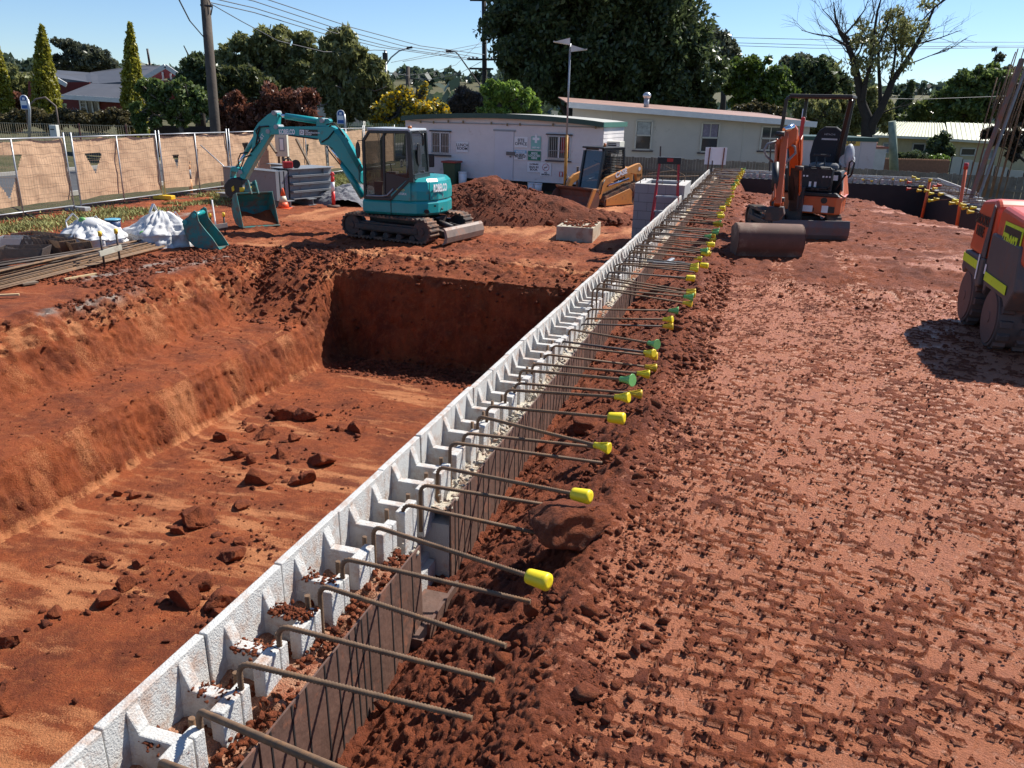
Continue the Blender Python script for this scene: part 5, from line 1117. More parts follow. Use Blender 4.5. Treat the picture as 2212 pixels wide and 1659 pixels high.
# profile hurdles
def hurdle(pa,pb,h,lab,rod=False):
    pa=np.array(pa);pb=np.array(pb); o=put('profile_hurdle',lab,'survey hurdle',pa)
    for q in (pa,pb):
        v=Vector(q-pa); m=MB(); m.tube([v+Vector((0,0,-.1)),v+Vector((0,0,h))],.022,6); pp=m.build('stake',DKST,o); m=MB(); m.cyl(v+Vector((0,0,h-.04)),v+Vector((0,0,h+.05)),.035,n=10); m.build('cap',YCAP2,pp)
    d=Vector(pb-pa); m=MB(); m.bar(d*-.15+Vector((0,-.03,h*.42)),d*1.25+Vector((0,-.03,h*.5)),.03,.10); m.build('board',mat('profile_board',(.50,.48,.38),.7,var=.15,dirt=.2),o)
    if rod: m=MB(); m.bar(d*.4+Vector((0,0,-.05)),d*.25+Vector((0,0,h+.35)),.05,.02); m.build('white_peg',WHT,o)
hurdle(L(226,577),L(260,570),.62,'two yellow-capped stakes with a numbered board at the end of the rebar')
hurdle(L(458,510),L(487,508),.48,'two yellow-capped stakes with a white peg and board beside the loose bucket',True)
pg=L(175,598); o=put('timber_peg','pale pointed timber peg lying on the soil in front of the rebar','peg',L(140,607)); m=MB(); m.bar((0,0,.03),L(208,595)-L(140,607)+np.array([0,0,.03]),.05,.03); m.build('peg',PALEW,o)
o=put('timber_peg','pale timber peg lying at the frame edge below the rebar','peg',L(0,645)); m=MB(); m.bar((-.3,0,.03),L(42,640)-L(0,645)+np.array([0,0,.03]),.05,.03); m.build('peg',PALEW,o)
o=put('timber_offcut','brown timber offcut under the ends of the bars','timber',L(45,617)); m=MB(); m.bar((0,0,.03),L(78,612)-L(45,617)+np.array([0,0,.03]),.2,.03); m.build('plank',WOOD,o)
o=put('steel_pipe','thin black bent pipe lying on the soil near the fence','pipe',L(0,456)); m=MB(); m.tube([(-.3,0,.02),(0,0,.18),(.25,-.05,.2),Vector(L(75,473)-L(0,456))+Vector((0,0,.02))],.02,6); m.build('pipe',BLK,o)
# tool lying across the starter bars
p=ony(1445,566,9.9); o=put('broom_head','dark steel plate with a pale T-shaped handle resting across the starter bars','tool',p,-W)
m=MB(); m.cbox((-.04,0,.0),(.46,.16,.012)); m.build('plate',DKST,o); m=MB(); m.bar((.04,.08,.03),(-.02,-.30,.03),.05,.03); m.bar((-.16,-.33,.03),(.12,-.33,.03),.06,.04); m.build('handle',GALV,o,bevel=.01)
# grass along the fence
n=24000; s_=RNG.uniform(10,36,n); r_=-17.0+RNG.normal(0,.65,n); k=(r_>-19.0)&(r_<-14.6)&(fbm(s_*.5,r_*.8,o=3,seed=411)>-.25); s_,r_=s_[k],r_[k]; n=len(s_)
bx_,by_=s_*SW+r_*CW,s_*CW-r_*SW; h_=RNG.uniform(.04,.13,n); a=RNG.uniform(0,6.28,n); w_=.022; z0=zleft(s_,r_)-.01
lx,ly=RNG.normal(0,.05,n),RNG.normal(0,.05,n)
co=np.stack([np.stack([bx_-w_*np.cos(a),by_-w_*np.sin(a),z0],1),np.stack([bx_+w_*np.cos(a),by_+w_*np.sin(a),z0],1),np.stack([bx_+lx,by_+ly,z0+h_],1)],1).reshape(-1,3)
GRS=mat('dry_grass',(.27,.27,.09),.8,var=.45,vs=1.2); tag(npmesh('grass',co,np.arange(3*n).reshape(n,3),GRS),kind='stuff')
# straw flecks
# ======================= FAR END: walls, posts, cage =======================
fw=thing('far_wall','white block wall closing the far end of the clay pad above a dark membrane','wall',wr(28.8,-1.6,0),-W)
MEMB=mat('dark_membrane',(.018,.014,.014),.6,var=.3,vs=2); m=MB(); m.box((0,.02,-1.2),(7.0,.06,.21)); m.build('outer_shell',WHITE,fw,bevel=.004)
for k in range(34):
    x=.1+k*.203; m=MB(); m.box((x-.015,-.2,-.02),(x+.015,.025,.10)); m.box((x-.06,-.24,-.05),(x+.03,-.2,.105)); m.build('block_web',WHITE if k%3 else GREYC,fw)
m=MB(); m.box((0,-.24,-1.2),(7.0,.02,-.045)); m.build('core',GREYC,fw); m=MB(); m.box((1.0,-.30,-1.4),(7.0,-.262,-.04)); m.build('membrane',MEMB,fw)
m=MB(); m.box((.3,-.30,-1.4),(.98,-.262,-.10)); m.build('membrane',BOARD,fw)
for i in range(14):
    x=.6+i*.47; mkb=MB(); mkb.tube([(x,-.12,-.1),(x,-.12,.13),(x+.03,-.15,.16),(x+.05,-.42,.165),(x+.36,-.44,.165),(x+.38,-.2,.16)],.009,5); mkb.build('tie_bar',RUST,fw)
rw_=thing('side_wall','white block wall on the far side of the clay pad, stepping down beyond the orange posts','wall',wr(29,5.4,0),-W)
m=MB(); m.box((.0,-5.6,-1.2),(.04,0,.21)); m.build('outer_shell',WHITE,rw_,bevel=.004); m=MB(); m.box((-.3,-13,-1.2),(0,-.0,-.06)); m.build('core',GREYC,rw_)
m=MB(); m.box((-.34,-13,-1.4),(-.302,-.3,-.05)); m.build('membrane',MEMB,rw_)
for k in range(22): y=-.15-k*.25; m=MB(); m.box((-.2,y-.015,-.05),(0,y+.015,.10)); m.build('block_web',WHITE,rw_)
for k,(y,h) in enumerate([(-5.9,.14),(-6.4,.10),(-7.1,.14),(-7.9,.05),(-8.6,.12),(-9.5,.02)]): m=MB(); m.box((-.2,y-.2,-.06),(.0,y+.18,h)); m.build('broken_block',GREYC,rw_,bevel=.01)
nb_=0; random.seed(5)
cc_=['flare2','flare','flare2','red','flare','red','red','flare2','red','flare','flare2','flare','flare2','flare2','flare','flare2','flare','flare2','flare','flare2','flare','flare2','flare','flare2']
for i,ck in enumerate(cc_):
    s_=28.2-i*.43; tz=.20+random.uniform(-.05,.05)
    b=wr(s_,5.22,tz); t=wr(s_+random.uniform(-.25,.25),4.25+random.uniform(-.15,.5),tz+random.uniform(-.12,.04)); nb_+=1
    ob_=mkbar(tuple(b),tuple(t),ck,False,f'starter bar with {CAPN[ck]}, {ordn(i+1)} from the far corner along the side wall','starter bars of the side wall')
    for c_ in ob_.children:
        if c_.name.startswith('safety'):
            vs_=[v.co.copy() for v in c_.data.vertices]; cc_0=sum(vs_,Vector())/len(vs_)
            for v in c_.data.vertices: v.co=cc_0+(v.co-cc_0)*1.35
for i,(x,y) in enumerate(((1863,388),(1882,391),(1929,387),(1957,388),(1968,392))):
    t=onpl(x,y,wr(27.9,0,0),(SW,CW,0)); b=t+wr(.75,.12 if i>1 else -.2,.0); mkbar(tuple(b),tuple(t),'flare2',False,f'short starter bar with a muddy amber cap, {ordn(i+1)} along the far wall','starter bars of the far wall')
OP=mat('orange_pipe',(.62,.12,.035),.45,var=.12,dirt=.15,dcol=(.3,.1,.05))
for (bx0,tx0,capm,lb_) in (((2063,512,-.5),(2088,352),REDM,'tall orange pipe with a red cap leaning beside the side wall'),((1992,466,-.5),(2010,386),YCAP2,'orange pipe with a yellow cap in the far corner trench')):
    b=onz(*bx0); t=ony(*tx0,b[1]); o=put('orange_pipe',lb_,'pipe',b); v=Vector(t-b); m=MB(); m.tube([v*-.05,v*.93],.036,12); m.build('pipe',OP,o); m=MB(); m.tube([v*.92,v],.046,12); m.build('cap',capm,o)
# rebar cage
cp0=wr(23.4,5.65,.1); cg=put('rebar_cage','tall cage of long rusty bars rising behind the orange roller','rebar cage',cp0)
random.seed(9)
for k in range(15):
    x=(k%5)*.17-.35; y=(k//5)*.25; h=3.2+random.uniform(-.6,.5); m=MB(); m.tube([(x,y,0),(x+.08+.05*random.random(),y,h*.55),(x+.22+random.uniform(-.1,.15),y,h)],.014,5); m.build('long_bar',RUST,cg)
m=MB(); m.bar((-.52,-.1,0),(.0,-.1,3.3),.14,.05); m.build('steel_plank',MUDST,cg); m=MB(); m.bar((-.36,-.14,0),(.15,-.14,3.3),.07,.04); m.build('grey_channel',STEEL,cg)
# white utilities by the far fence
o=put('meter_pillar','white service pillar beyond the side wall','service pillar',wr(24.0,8.0,-.9)); m=MB(); m.box((-.2,-.2,0),(.2,.2,1.2)); m.cbox((0,0,1.22),(.5,.5,.06)); m.build('housing',mat('dull_white',(.45,.45,.43),.6),o,bevel=.02)
# ======================= TEMPORARY FENCE =======================
CLOTH=mat('tan_shade_cloth',(.56,.36,.22),.85,var=.07,vs=1.5); WIRE=mat('fence_wire',(.22,.15,.11),.6,metal=.3,var=.2)
def fpanel(s0,s1,i,lab,holes=()):
    o=put('temporary_fence',lab,'fence panel',wr(s0,-18.2,GL+.1),math.pi/2-W,'temporary fence panels with tan cloth')
    w=s1-s0; h=1.88; hz=lambda x:h
    m=MB()
    for x in (.02,w-.02,w*.5): m.tube([(x,0,-.02),(x,0,h+(.12 if x!=w*.5 else 0))],.021,8)
    m.tube([(0,0,h),(w,0,h)],.021,8); m.tube([(0,0,.06),(w,0,.06)],.018,8); m.build('panel_frame',GALV,o)
    nx,nz=int(w/.035),52; u=np.linspace(.03,w-.03,nx); v=np.linspace(.22,h-.03,nz); U,V=np.meshgrid(u,v,indexing='ij')
    D=.05*fbm(U*1.1+i*7,V*1.0,o=3,seed=600+i)+.012*np.abs(fbm(U*5,V*4,o=2,seed=620+i))
    sag=.05*np.abs(np.sin(U/w*math.pi*3))*((V-.22)/(h-.25))**6+.06*sst(fbm(U*.8+i,V*0,o=2,seed=640+i),0,.6)*(1-V/h)**3
    co=np.stack([U,.03+D*1.3,V-sag+.03*fbm(U*1.3,U*0+i,seed=650)*(1-V/h)],2).reshape(-1,3); f=gridfaces(nx,nz)
    c=co[f].mean(1); keep=np.ones(len(f),bool)
    for (hx,hz_,hw,hh) in holes: t=(hz_-c[:,2])/hh; keep&=~((t>0)&(t<1)&(np.abs(c[:,0]-hx)<hw*(1-t)))
    npmesh('shade_cloth',co,f[keep],CLOTH,o,True)
    m=MB()
    for k in range(int(w/.085)):
        x=.05+k*.085; m.add([(x-.0025,-.008,.06),(x+.0025,-.008,.06),(x+.0025,-.008,h),(x-.0025,-.008,h)],[(0,1,2,3)])
    for k in range(7):
        z=.18+k*.26; n=24
        for q in range(n):
            a=w*q/n; b=w*(q+1)/n; za=z+.012*math.sin(a*5+k)+.01*math.sin(a*11+i); zb=z+.012*math.sin(b*5+k)+.01*math.sin(b*11+i); m.add([(a,-.012,za-.004),(b,-.012,zb-.004),(b,-.012,zb+.004),(a,-.012,za+.004)],[(0,1,2,3)])
    m.build('wire_mesh',WIRE,o,fix=False)
    return o
fpn=[(11.25,14.6),(14.72,18.1),(18.32,21.67),(21.78,25.25),(25.35,28.7),(28.8,32.2),(32.3,35.7),(35.8,39.2)]
fl=['cut off by the frame edge','with a torn cloth flap, before the gap onto the road','after the road gap, with a triangular hole','behind the faded orange bollard','behind the emergency sign','behind the switchboard','behind the raised digger arm','behind the black digger cab']
for i,(a,b) in enumerate(fpn): fpanel(a,b,i,'tan cloth covered fence panel '+fl[i],{1:[(1.4,1.5,.55,1.1)],2:[(.75,1.42,.32,.55)],3:[(.75,1.25,.16,.45)],4:[(1.0,1.5,.2,.4)],5:[(1.9,1.3,.15,.5)]}.get(i,()))
for i,(s_,c,lb_) in enumerate(((18.2,GREYM,'grey fence foot in the gap onto the road'),(21.72,YEL,'yellow fence foot before the faded orange bollard'),(25.3,YEL,'yellow fence foot beside the emergency sign'),(28.75,GREYM,'grey fence foot behind the steel stack'))):
    o=put('rubber_block',lb_,'fence foot',wr(s_,-18.2,GL),math.pi/2-W,'feet of the temporary fence'); m=MB(); m.cbox((0,0,.06),(.22,.7,.13)); m.build('block',c,o,bevel=.02)
o=put('fence_brace','slanting galvanised brace bracing the panel behind the emergency sign','fence brace',wr(23.7,-18.15,GL)); 
m=MB(); m.tube([Vector(wr(23.7,-18.15,GL+1.6))-Vector(wr(23.7,-18.15,GL)),Vector(wr(24.6,-16.9,GL+.05))-Vector(wr(23.7,-18.15,GL))],.02,6); m.tube([(0,0,.12),Vector(wr(24.7,-16.8,GL+.1))-Vector(wr(23.7,-18.15,GL))],.02,6); m.build('brace_tube',GALV,o)
# ======================= BUILDINGS =======================
def frame2(pa,pb):
    d=np.array(pb)-np.array(pa); a=math.atan2(d[1],d[0]); return a,np.array([-math.sin(a),math.cos(a),0])
def cladding(m,x0,x1,z0,z1,y=0,pitch=.15,lap=.016,ztop=None):
    z=z0
    while z<z1-.01:
        t=min(z+pitch,z1); 
        xa,xb=x0,x1
        if ztop:
            # clip against sloping top: split in columns
            n=24
            for k in range(n):
                a=x0+(x1-x0)*k/n; b=x0+(x1-x0)*(k+1)/n; ta=min(t,ztop(a)); tb=min(t,ztop(b))
                if ta<=z and tb<=z: continue
                ta=max(ta,z);tb=max(tb,z); m.add([(a,y-lap,z),(b,y-lap,z),(b,y-.002,tb),(a,y-.002,ta),(a,y,z),(b,y,z)],[(0,1,2,3),(0,4,5,1)])
        else: m.add([(xa,y-lap,z),(xb,y-lap,z),(xb,y-.002,t),(xa,y-.002,t),(xa,y,z),(xb,y,z)],[(0,1,2,3),(0,4,5,1)])
        z+=pitch
HUTW=mat('hut_white_boards',(.68,.63,.61),.6,var=.07,vs=1.2,dirt=.08,dcol=(.35,.22,.16),ds=2); DGRN=mat('dark_green_trim',(.02,.06,.045),.5,var=.1)
WGL=mat('window_glass',(.03,.035,.04),.08,var=.1,spec=.7)
hR=onz(1297,401.5,-.7); hD=onz(1070,388,-.7); ha,hn=frame2(hD,hR)
hL=onpl(878,380,hR,hn); hL[2]=-.7; hw=float(np.linalg.norm(hR-hL))
hut=put('site_hut','white boarded site hut with dark green roof edge, signs and barred windows','hut',hL,ha)
HI=TM(hL,ha).inverted()
def hz(x,y):
    p=onpl((1600+x/2.458)/1.8228,(380+y/2.458)/1.8228,hR,hn); q=HI@Vector([float(v) for v in p]); return q.x,q.z
ht=2.22
def htop(x): return ht+.20*math.sin(math.pi*min(1,max(0,x/hw)))**.8
m=MB(); cladding(m,0,hw,.0,ht+.3,0,.155,.014,htop); m.box((0,.0,0),(hw,.05,ht)); m.box((0,2.95,0),(hw,3.0,ht)); m.box((0,.05,0),(.05,2.95,ht)); m.box((hw-.05,.05,0),(hw,2.95,ht)); m.build('wall',HUTW,hut,fix=False)
m=MB(); z=.0
while z<ht-.1: m.add([(hw+.012,0,z),(hw+.012,3,z),(hw+.001,3,z+.155),(hw+.001,0,z+.155)],[(0,1,2,3)]); z+=.155
m.build('end_cladding',HUTW,hut,fix=False)
m=MB(); rp=[(hw*k/20-.05+.1*k/20,htop(hw*k/20)) for k in range(21)]
m.loft([[(x,-.25,z+.0),(x,3.2,z),(x,3.2,z+.05),(x,-.25,z+.05)] for x,z in rp]); m.build('roof',mat('roof_sheet',(.48,.47,.42),.5,var=.1),hut)
m=MB(); m.loft([[(x,-.28,z-.12),(x,-.25,z-.12),(x,-.25,z+.06),(x,-.28,z+.06)] for x,z in rp]); m.build('fascia',DGRN,hut)
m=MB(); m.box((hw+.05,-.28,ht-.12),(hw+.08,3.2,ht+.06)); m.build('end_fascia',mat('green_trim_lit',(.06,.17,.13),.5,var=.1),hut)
m=MB()
for k in range(6): m.box((.3+k*(hw-.6)/5-.1,.3,-.32),(.3+k*(hw-.6)/5+.1,.6,0)); 
m.build('stump_lattice',DKST,hut)
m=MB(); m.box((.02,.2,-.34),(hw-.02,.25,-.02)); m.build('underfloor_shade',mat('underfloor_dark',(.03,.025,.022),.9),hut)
def hrect(x0,y0,x1,y1): a=hz(x0,y0);b=hz(x1,y1); return a[0],b[1],b[0],a[1]
x0,z0,x1,z1=hrect(862,335,1032,805); m=MB(); m.box((x0,-.045,z0),(x1,-.02,z1)); dr=m.build('door',mat('door_white',(.62,.60,.62),.5,var=.03),hut)
m=MB(); m.box((x0-.07,-.05,z1),(x1+.07,-.015,z1+.07)); m.build('door_head',GREYM,dr); hx,hz_=hz(1015,550); m=MB(); m.box((hx-.18,-.09,hz_-.07),(hx+.18,-.045,hz_+.06)); m.cyl((hx,-.07,hz_-.12),(hx,-.1,hz_-.12),.03); m.build('door_handle',mat('lock_grey',(.12,.11,.11),.5),dr)
for (a,b,c,d,lb_) in ((250,345,420,550,0),(1378,380,1580,605,1)):
    x0,z0,x1,z1=hrect(a,b,c,d); m=MB(); m.box((x0,-.03,z0),(x1,-.016,z1)); w_=m.build('window',WGL,hut); m=MB()
    for (p,q) in (((x0,z0),(x1,z0)),((x1,z0),(x1,z1)),((x1,z1),(x0,z1)),((x0,z1),(x0,z0)),(((x0+x1)/2,z0),((x0+x1)/2,z1))): m.bar((p[0],-.045,p[1]),(q[0],-.045,q[1]),.045)
    m.build('window_frame',WHT,w_)
    m=MB(); n=11
    for k in range(n+1): x=x0+(x1-x0)*k/n; m.bar((x,-.085,z0-.02),(x,-.085,z1+.02),.014)
    for z in (z0+.02,z0+(z1-z0)*.35,z1-.02): m.bar((x0,-.085,z),(x1,-.085,z),.016)
    m.build('bar_grille',mat('bar_paint',(.42,.40,.38),.5),w_)
    m=MB(); m.box((x0-.08,-.11,z1+.03),(x1+.08,-.015,z1+.08)); m.box((x0-.08,-.11,z0-.12),(x1+.08,-.015,z0-.07)); m.build('window_trim',mat('dark_trim',(.08,.06,.06),.7),w_)
    if lb_: m=MB(); m.cbox(((x0+x1)/2+.25,-.034,(z0+z1)/2+.1),(.35,.01,.6)); m.build('red_coat',mat('coat_red',(.35,.03,.03),.8,var=.5,vs=9),w_)
SLB=mat('sign_pale_blue',(.25,.45,.60),.5); SGP=mat('sign_pale_green',(.22,.48,.42),.5); SG=mat('sign_white',(.74,.74,.74),.5,var=.02); INK=mat('ink_black',(.02,.02,.03),.5)
def hsign(lab,x0,y0,x1,y1,base,lines,thing_mat=INK,extra=None):
    a,b,c,d=hrect(x0,y0,x1,y1); loc=TM(hL,ha)@Vector(((a+c)/2,-.03,(b+d)/2)); o=put('wall_sign',lab,'sign',loc,ha); W2,H2=(c-a)/2,(d-b)/2
    m=MB(); m.box((-W2,-.008,-H2),(W2,.0,H2)); pn=m.build('sign_panel',base,o)
    for (s,size,cx_,cz_,mm) in lines: text('sign_lettering',s,size,mm or thing_mat,pn,(cx_*W2,-.011,cz_*H2),(1,0,0),(0,0,1),bold=.003,th=.001)
    if extra: extra(pn,W2,H2)
    return o
hsign('white sign reading LUNCH ROOM on the hut wall beside the window',487,435,603,540,SG,[('LUNCH\nROOM',.155,0,0,INK)])
hsign('white sign reading SITE OFFICE beside the hut door',1050,388,1176,495,SG,[('SITE\nOFFICE',.155,0,0,INK)])
def cross(pn,W2,H2): m=MB(); m.box((-.045,-.014,-.0),(.045,-.009,.30)); m.box((-.14,-.0145,.105),(.14,-.0095,.195)); m.build('white_cross',WHT,pn)
hsign('pale green first aid sign with a white cross on the hut wall',1212,385,1303,513,SGP,[('FIRST AID',.07,0,-.72,WHT)],extra=cross)
def blueband(pn,W2,H2): m=MB(); m.box((-W2,-.0095,H2*.35),(W2,-.0085,H2)); m.build('blue_band',SLB,pn)
hsign('white notice sign with a blue band below the site office sign',1048,517,1165,615,SG,[('NOTICE',.10,0,.66,WHT),('ALL VISITORS\nMUST REPORT TO\nSITE OFFICE ON\nARRIVAL',.058,0,-.30,INK)],extra=blueband)
hsign('dark green sign reading MSDS located here on the hut wall',1181,525,1302,622,mat('sign_green',(.01,.17,.10),.5),[('MSDS\nLOCATED\nHERE',.105,0,0,WHT)])
hsign('white sign in book sign under the dark green sign',1175,632,1299,735,SG,[('northbuild',.085,0,.62,INK),('SIGN IN\nBOOK',.11,0,-.25,INK)])
def nosm(pn,W2,H2):
    m=MB(); c=Vector((0,-.012,H2*.28)); R=.13; pts=[c+Vector((R*math.cos(t),0,R*math.sin(t))) for t in np.linspace(0,2*math.pi,25)]; m.tube(pts,.010,5); m.tube([c+Vector((-.09,0,-.09)),c+Vector((.09,0,.09))],.009,5); m.build('red_ring',mat('ring_red',(.45,.12,.14),.5),pn)
    m=MB(); m.box((-.08,-.011,H2*.28-.012),(.06,-.0095,H2*.28+.012)); m.build('cigarette',INK,pn)
hsign('white no smoking sign with a red ring, lowest on the hut wall',1303,637,1402,770,SG,[('NO\nSMOKING',.075,0,-.68,INK)],extra=nosm)
def ext(pn,W2,H2): m=MB(); m.cyl((0,-.012,-.09),(0,-.012,.07),.03,n=8); m.build('extinguisher_symbol',WHT,pn)
hsign('small red fire extinguisher sign low on the hut wall',1484,727,1516,777,mat('sign_red',(.5,.03,.02),.5),[],extra=ext)
m=MB(); q=[hz(*p) for p in ((10,210),(60,235),(270,252),(690,262),(980,268),(1420,285),(1880,300))]; m.tube([(a,-.05,b) for a,b in q],.016,6); m.build('conduit',mat('conduit_grey',(.36,.34,.35),.5),hut)
for p in ((145,245),(270,250),(412,240),(556,245),(828,258),(982,272),(1104,270),(1423,272),(1836,300)): a,b=hz(*p); m=MB(); m.cbox((a,-.06,b),(.05,.05,.09)); m.build('conduit_clip',mat('clip_brass',(.22,.17,.08),.5),hut)
m=MB(); m.box((hw+.01,.55,1.15),(hw+.50,1.25,1.60)); ac_=m.build('ac_housing',mat('ac_cream',(.62,.60,.52),.5,var=.05),hut,bevel=.01)
m=MB(); m.box((hw+.05,.54,1.20),(hw+.36,.548,1.54)); m.build('ac_vent',INK,ac_); m=MB()
for k in range(4): m.box((hw+.05,.532,1.25+k*.08),(hw+.36,.54,1.262+k*.08))
for k in range(3): m.box((hw+.40,.532,1.24+k*.10),(hw+.47,.54,1.29+k*.10))
m.build('ac_slats',WHT,ac_)
# bins, chair, drums by the hut
p=L(990,400); bn_=put('wheelie_bin','green wheelie bin with red lid against the hut wall','bin',hL*0+np.array([float(v) for v in (TM(hL,ha)@Vector((hz(500,700)[0],-.55,-.35)))]),ha)
m=MB(); m.loft([[(-.25*k,-.26*k,z),(.25*k,-.26*k,z),(.25*k,.26*k,z),(-.25*k,.26*k,z)] for z,k in ((.05,.85),(.95,1.1))]); m.build('body',mat('bin_green',(.035,.075,.035),.6,var=.1),bn_,bevel=.02); m=MB(); m.box((-.32,-.34,.95),(.32,.32,1.02)); m.build('lid',mat('lid_red',(.30,.045,.03),.5),bn_,bevel=.02)
for k in (-1,1): m=MB(); m.cyl((k*.2,.3,.1),(k*.26,.3,.1),.1); m.build('wheel',BLK,bn_)
def drum(x,y,lab,r,h,mm,dz=-.35): o=put('plastic_drum',lab,'drum',[float(v) for v in (TM(hL,ha)@Vector((hz(x,y)[0],-.5,dz)))]); m=MB(); m.tube([(0,0,0),(0,0,h)],[r*.85,r],16); m.build('tub',mm,o); m=MB(); m.cyl((0,0,h-.02),(0,0,h+.02),r*1.05); m.build('rim',mm,o)
drum(595,790,'white plastic drum beside the green wheelie bin',.17,.6,WHT); drum(1252,880,'white paint bucket under the hut, beside its twin',.14,.34,SG); drum(1318,885,'white paint bucket under the hut, closest to the skid loader',.15,.34,SG)
o=put('office_chair','dark chair back showing beside the digger','chair',[float(v) for v in (TM(hL,ha)@Vector((hz(300,700)[0],-.8,-.35)))]); m=MB(); m.cbox((0,0,1.0),(.5,.08,.5)); m.build('backrest',BLK,o,bevel=.06); m=MB(); m.cbox((0,-.2,.5),(.5,.5,.08)); m.cyl((0,-.2,0),(0,-.2,.5),.04); m.build('seat',BLK,o,bevel=.02)
# light tower
lt0=ony(1219,432,29.6); lt1=ony(1232,94,29.6); lt0[2]=GL; lt=put('light_tower','tall thin mast with two white floodlights standing before the hut','light mast',lt0); v=Vector(lt1-lt0)
m=MB(); m.tube([(0,0,0),v*.42],.055,8); m.build('lower_mast',mat('mast_yellow',(.50,.25,.04),.6,var=.3,dirt=.4),lt); m=MB(); m.tube([v*.42,v],.032,8); m.build('upper_mast',GALV,lt)
for sgn in (-1,1):
    m=MB(); c=v+Vector((sgn*.30,0,(.05 if sgn<0 else -.17))); m.loft([[c+Vector((-.28*sgn*1,-.16,.12*k)),c+Vector((.28*sgn,-.10,-.02*k)),c+Vector((.28*sgn,.12,-.02)),c+Vector((-.28*sgn,.16,.10*k))] for k in (1,-.9)]); m.build('floodlight',mat('lamp_white',(.62,.62,.56),.5),lt)
o=put('timber_post','brown timber plank standing behind the skid loader bucket','post',ony(1245,430,29.0)); m=MB(); z1=ony(1248,360,29.0)-ony(1245,430,29.0); m.bar((0,0,-.4),z1,.2,.06); m.build('plank',WOOD,o)
# long cream weatherboard house
CRM=mat('cream_weatherboard',(.53,.48,.40),.6,var=.08,vs=.8,dirt=.06,dcol=(.25,.22,.18)); TRIM=mat('cream_trim',(.55,.52,.44),.6,var=.06)
hY=38.0; lA=ony(1233,330,hY); lB=ony(1742,330,hY); fl_=-1.2; hh=put('weatherboard_house','long cream weatherboard house with a low sloping roof beyond the paling fence','house',(lA[0],hY,fl_)); HW=lB[0]-lA[0]
def lz(x,y): p=ony((2350+x/2.765)/1.8228,(350+y/2.765)/1.8228,hY); return p[0]-lA[0],p[2]-fl_
tA=ony(1233,222,hY)[2]-fl_-.15; tB=ony(1742,268,hY)[2]-fl_-.05
ltop=lambda x:tA+(tB-tA)*x/HW
m=MB(); cladding(m,0,HW,.2,tA+.1,0,.165,.018,ltop); m.poly([(0,.0,0),(HW,.0,0),(HW,.0,tB),(0,.0,tA)],(0,.1,0)); m.poly([(HW-.1,0,0),(HW,0,0),(HW,8,0),(HW-.1,8,0)],(0,0,tB)); m.build('wall',CRM,hh,fix=False)
for x in (159,1620): a,b=lz(x,300); m=MB(); m.box((a-.02,-.028,.2),(a+.02,-.015,ltop(a))); m.build('cover_strip',TRIM,hh)
rA=ony(1225,221,hY-.6); rB=ony(1765,264,hY-.6)
m=MB(); a=Vector(rA)-Vector(hh.location);b=Vector(rB)-Vector(hh.location); m.poly([a,b,b+Vector((0,9,.35)),a+Vector((0,9,.35))],(0,0,-.05)); m.build('roof',mat('roof_rust',(.30,.17,.13),.6,var=.3,vs=1.0),hh)
m=MB(); m.bar(a+Vector((0,-.02,-.10)),b+Vector((0,-.02,-.10)),.04,.24); m.build('fascia',mat('fascia_white',(.66,.65,.62),.5,var=.08),hh)
for i,(x0,y0,x1,y1,bl_) in enumerate(((432,345,580,662,1),(1150,372,1305,688,1),(1800,408,1965,670,0))):
    a=lz(x0,y0);b=lz(x1,y1); X0,X1,Z0,Z1=a[0],b[0],b[1],a[1]
    m=MB(); m.box((X0,-.03,Z0),(X1,-.02,Z1)); w_=m.build('window',WGL,hh); m=MB(); zm_=(Z0+Z1)/2
    for (p,q) in (((X0,Z0),(X1,Z0)),((X1,Z0),(X1,Z1)),((X1,Z1),(X0,Z1)),((X0,Z1),(X0,Z0)),((X0,zm_),(X1,zm_))): m.bar((p[0],-.05,p[1]),(q[0],-.05,q[1]),.07)
    if i: m.bar(((X0+X1)/2,-.045,zm_ if i==1 else Z0),((X0+X1)/2,-.045,Z1),.03)
    m.build('window_frame',TRIM,w_); m=MB(); m.box((X0-.12,-.10,Z0-.09),(X1+.12,-.01,Z0-.03)); m.build('sill',mat('dark_trim',(.08,.06,.06),.7),w_)
    if bl_: m=MB(); m.box((X0+.06,-.034,zm_+.04),(X1-.06,-.030,Z1-.05)); m.build('blind',mat('curtain_'+str(i),(.34,.36,.34) if i==0 else (.22,.19,.24),.8,var=.3,vs=8),w_)
p=ony(2546/1.8228,398/1.8228,hY+1.5); v_=put('roof_ventilator','silver spinning ventilator standing on the long house roof','roof vent',p); m=MB(); m.cyl((0,0,-.4),(0,0,.12),.12); m.build('collar',GALV,v_); m=MB(); m.sphere((0,0,.24),.19,16,8,(1,1,.8)); m.build('turbine',mat('bright_metal',(.6,.6,.6),.3,metal=.6),v_)
p=ony(1735,262,hY+1.5); v_=put('flue_pipe','white flue pipe at the low end of the long house roof','flue',p); m=MB(); m.cyl((0,0,-.3),(0,0,.55),.10); m.build('pipe',WHT,v_)
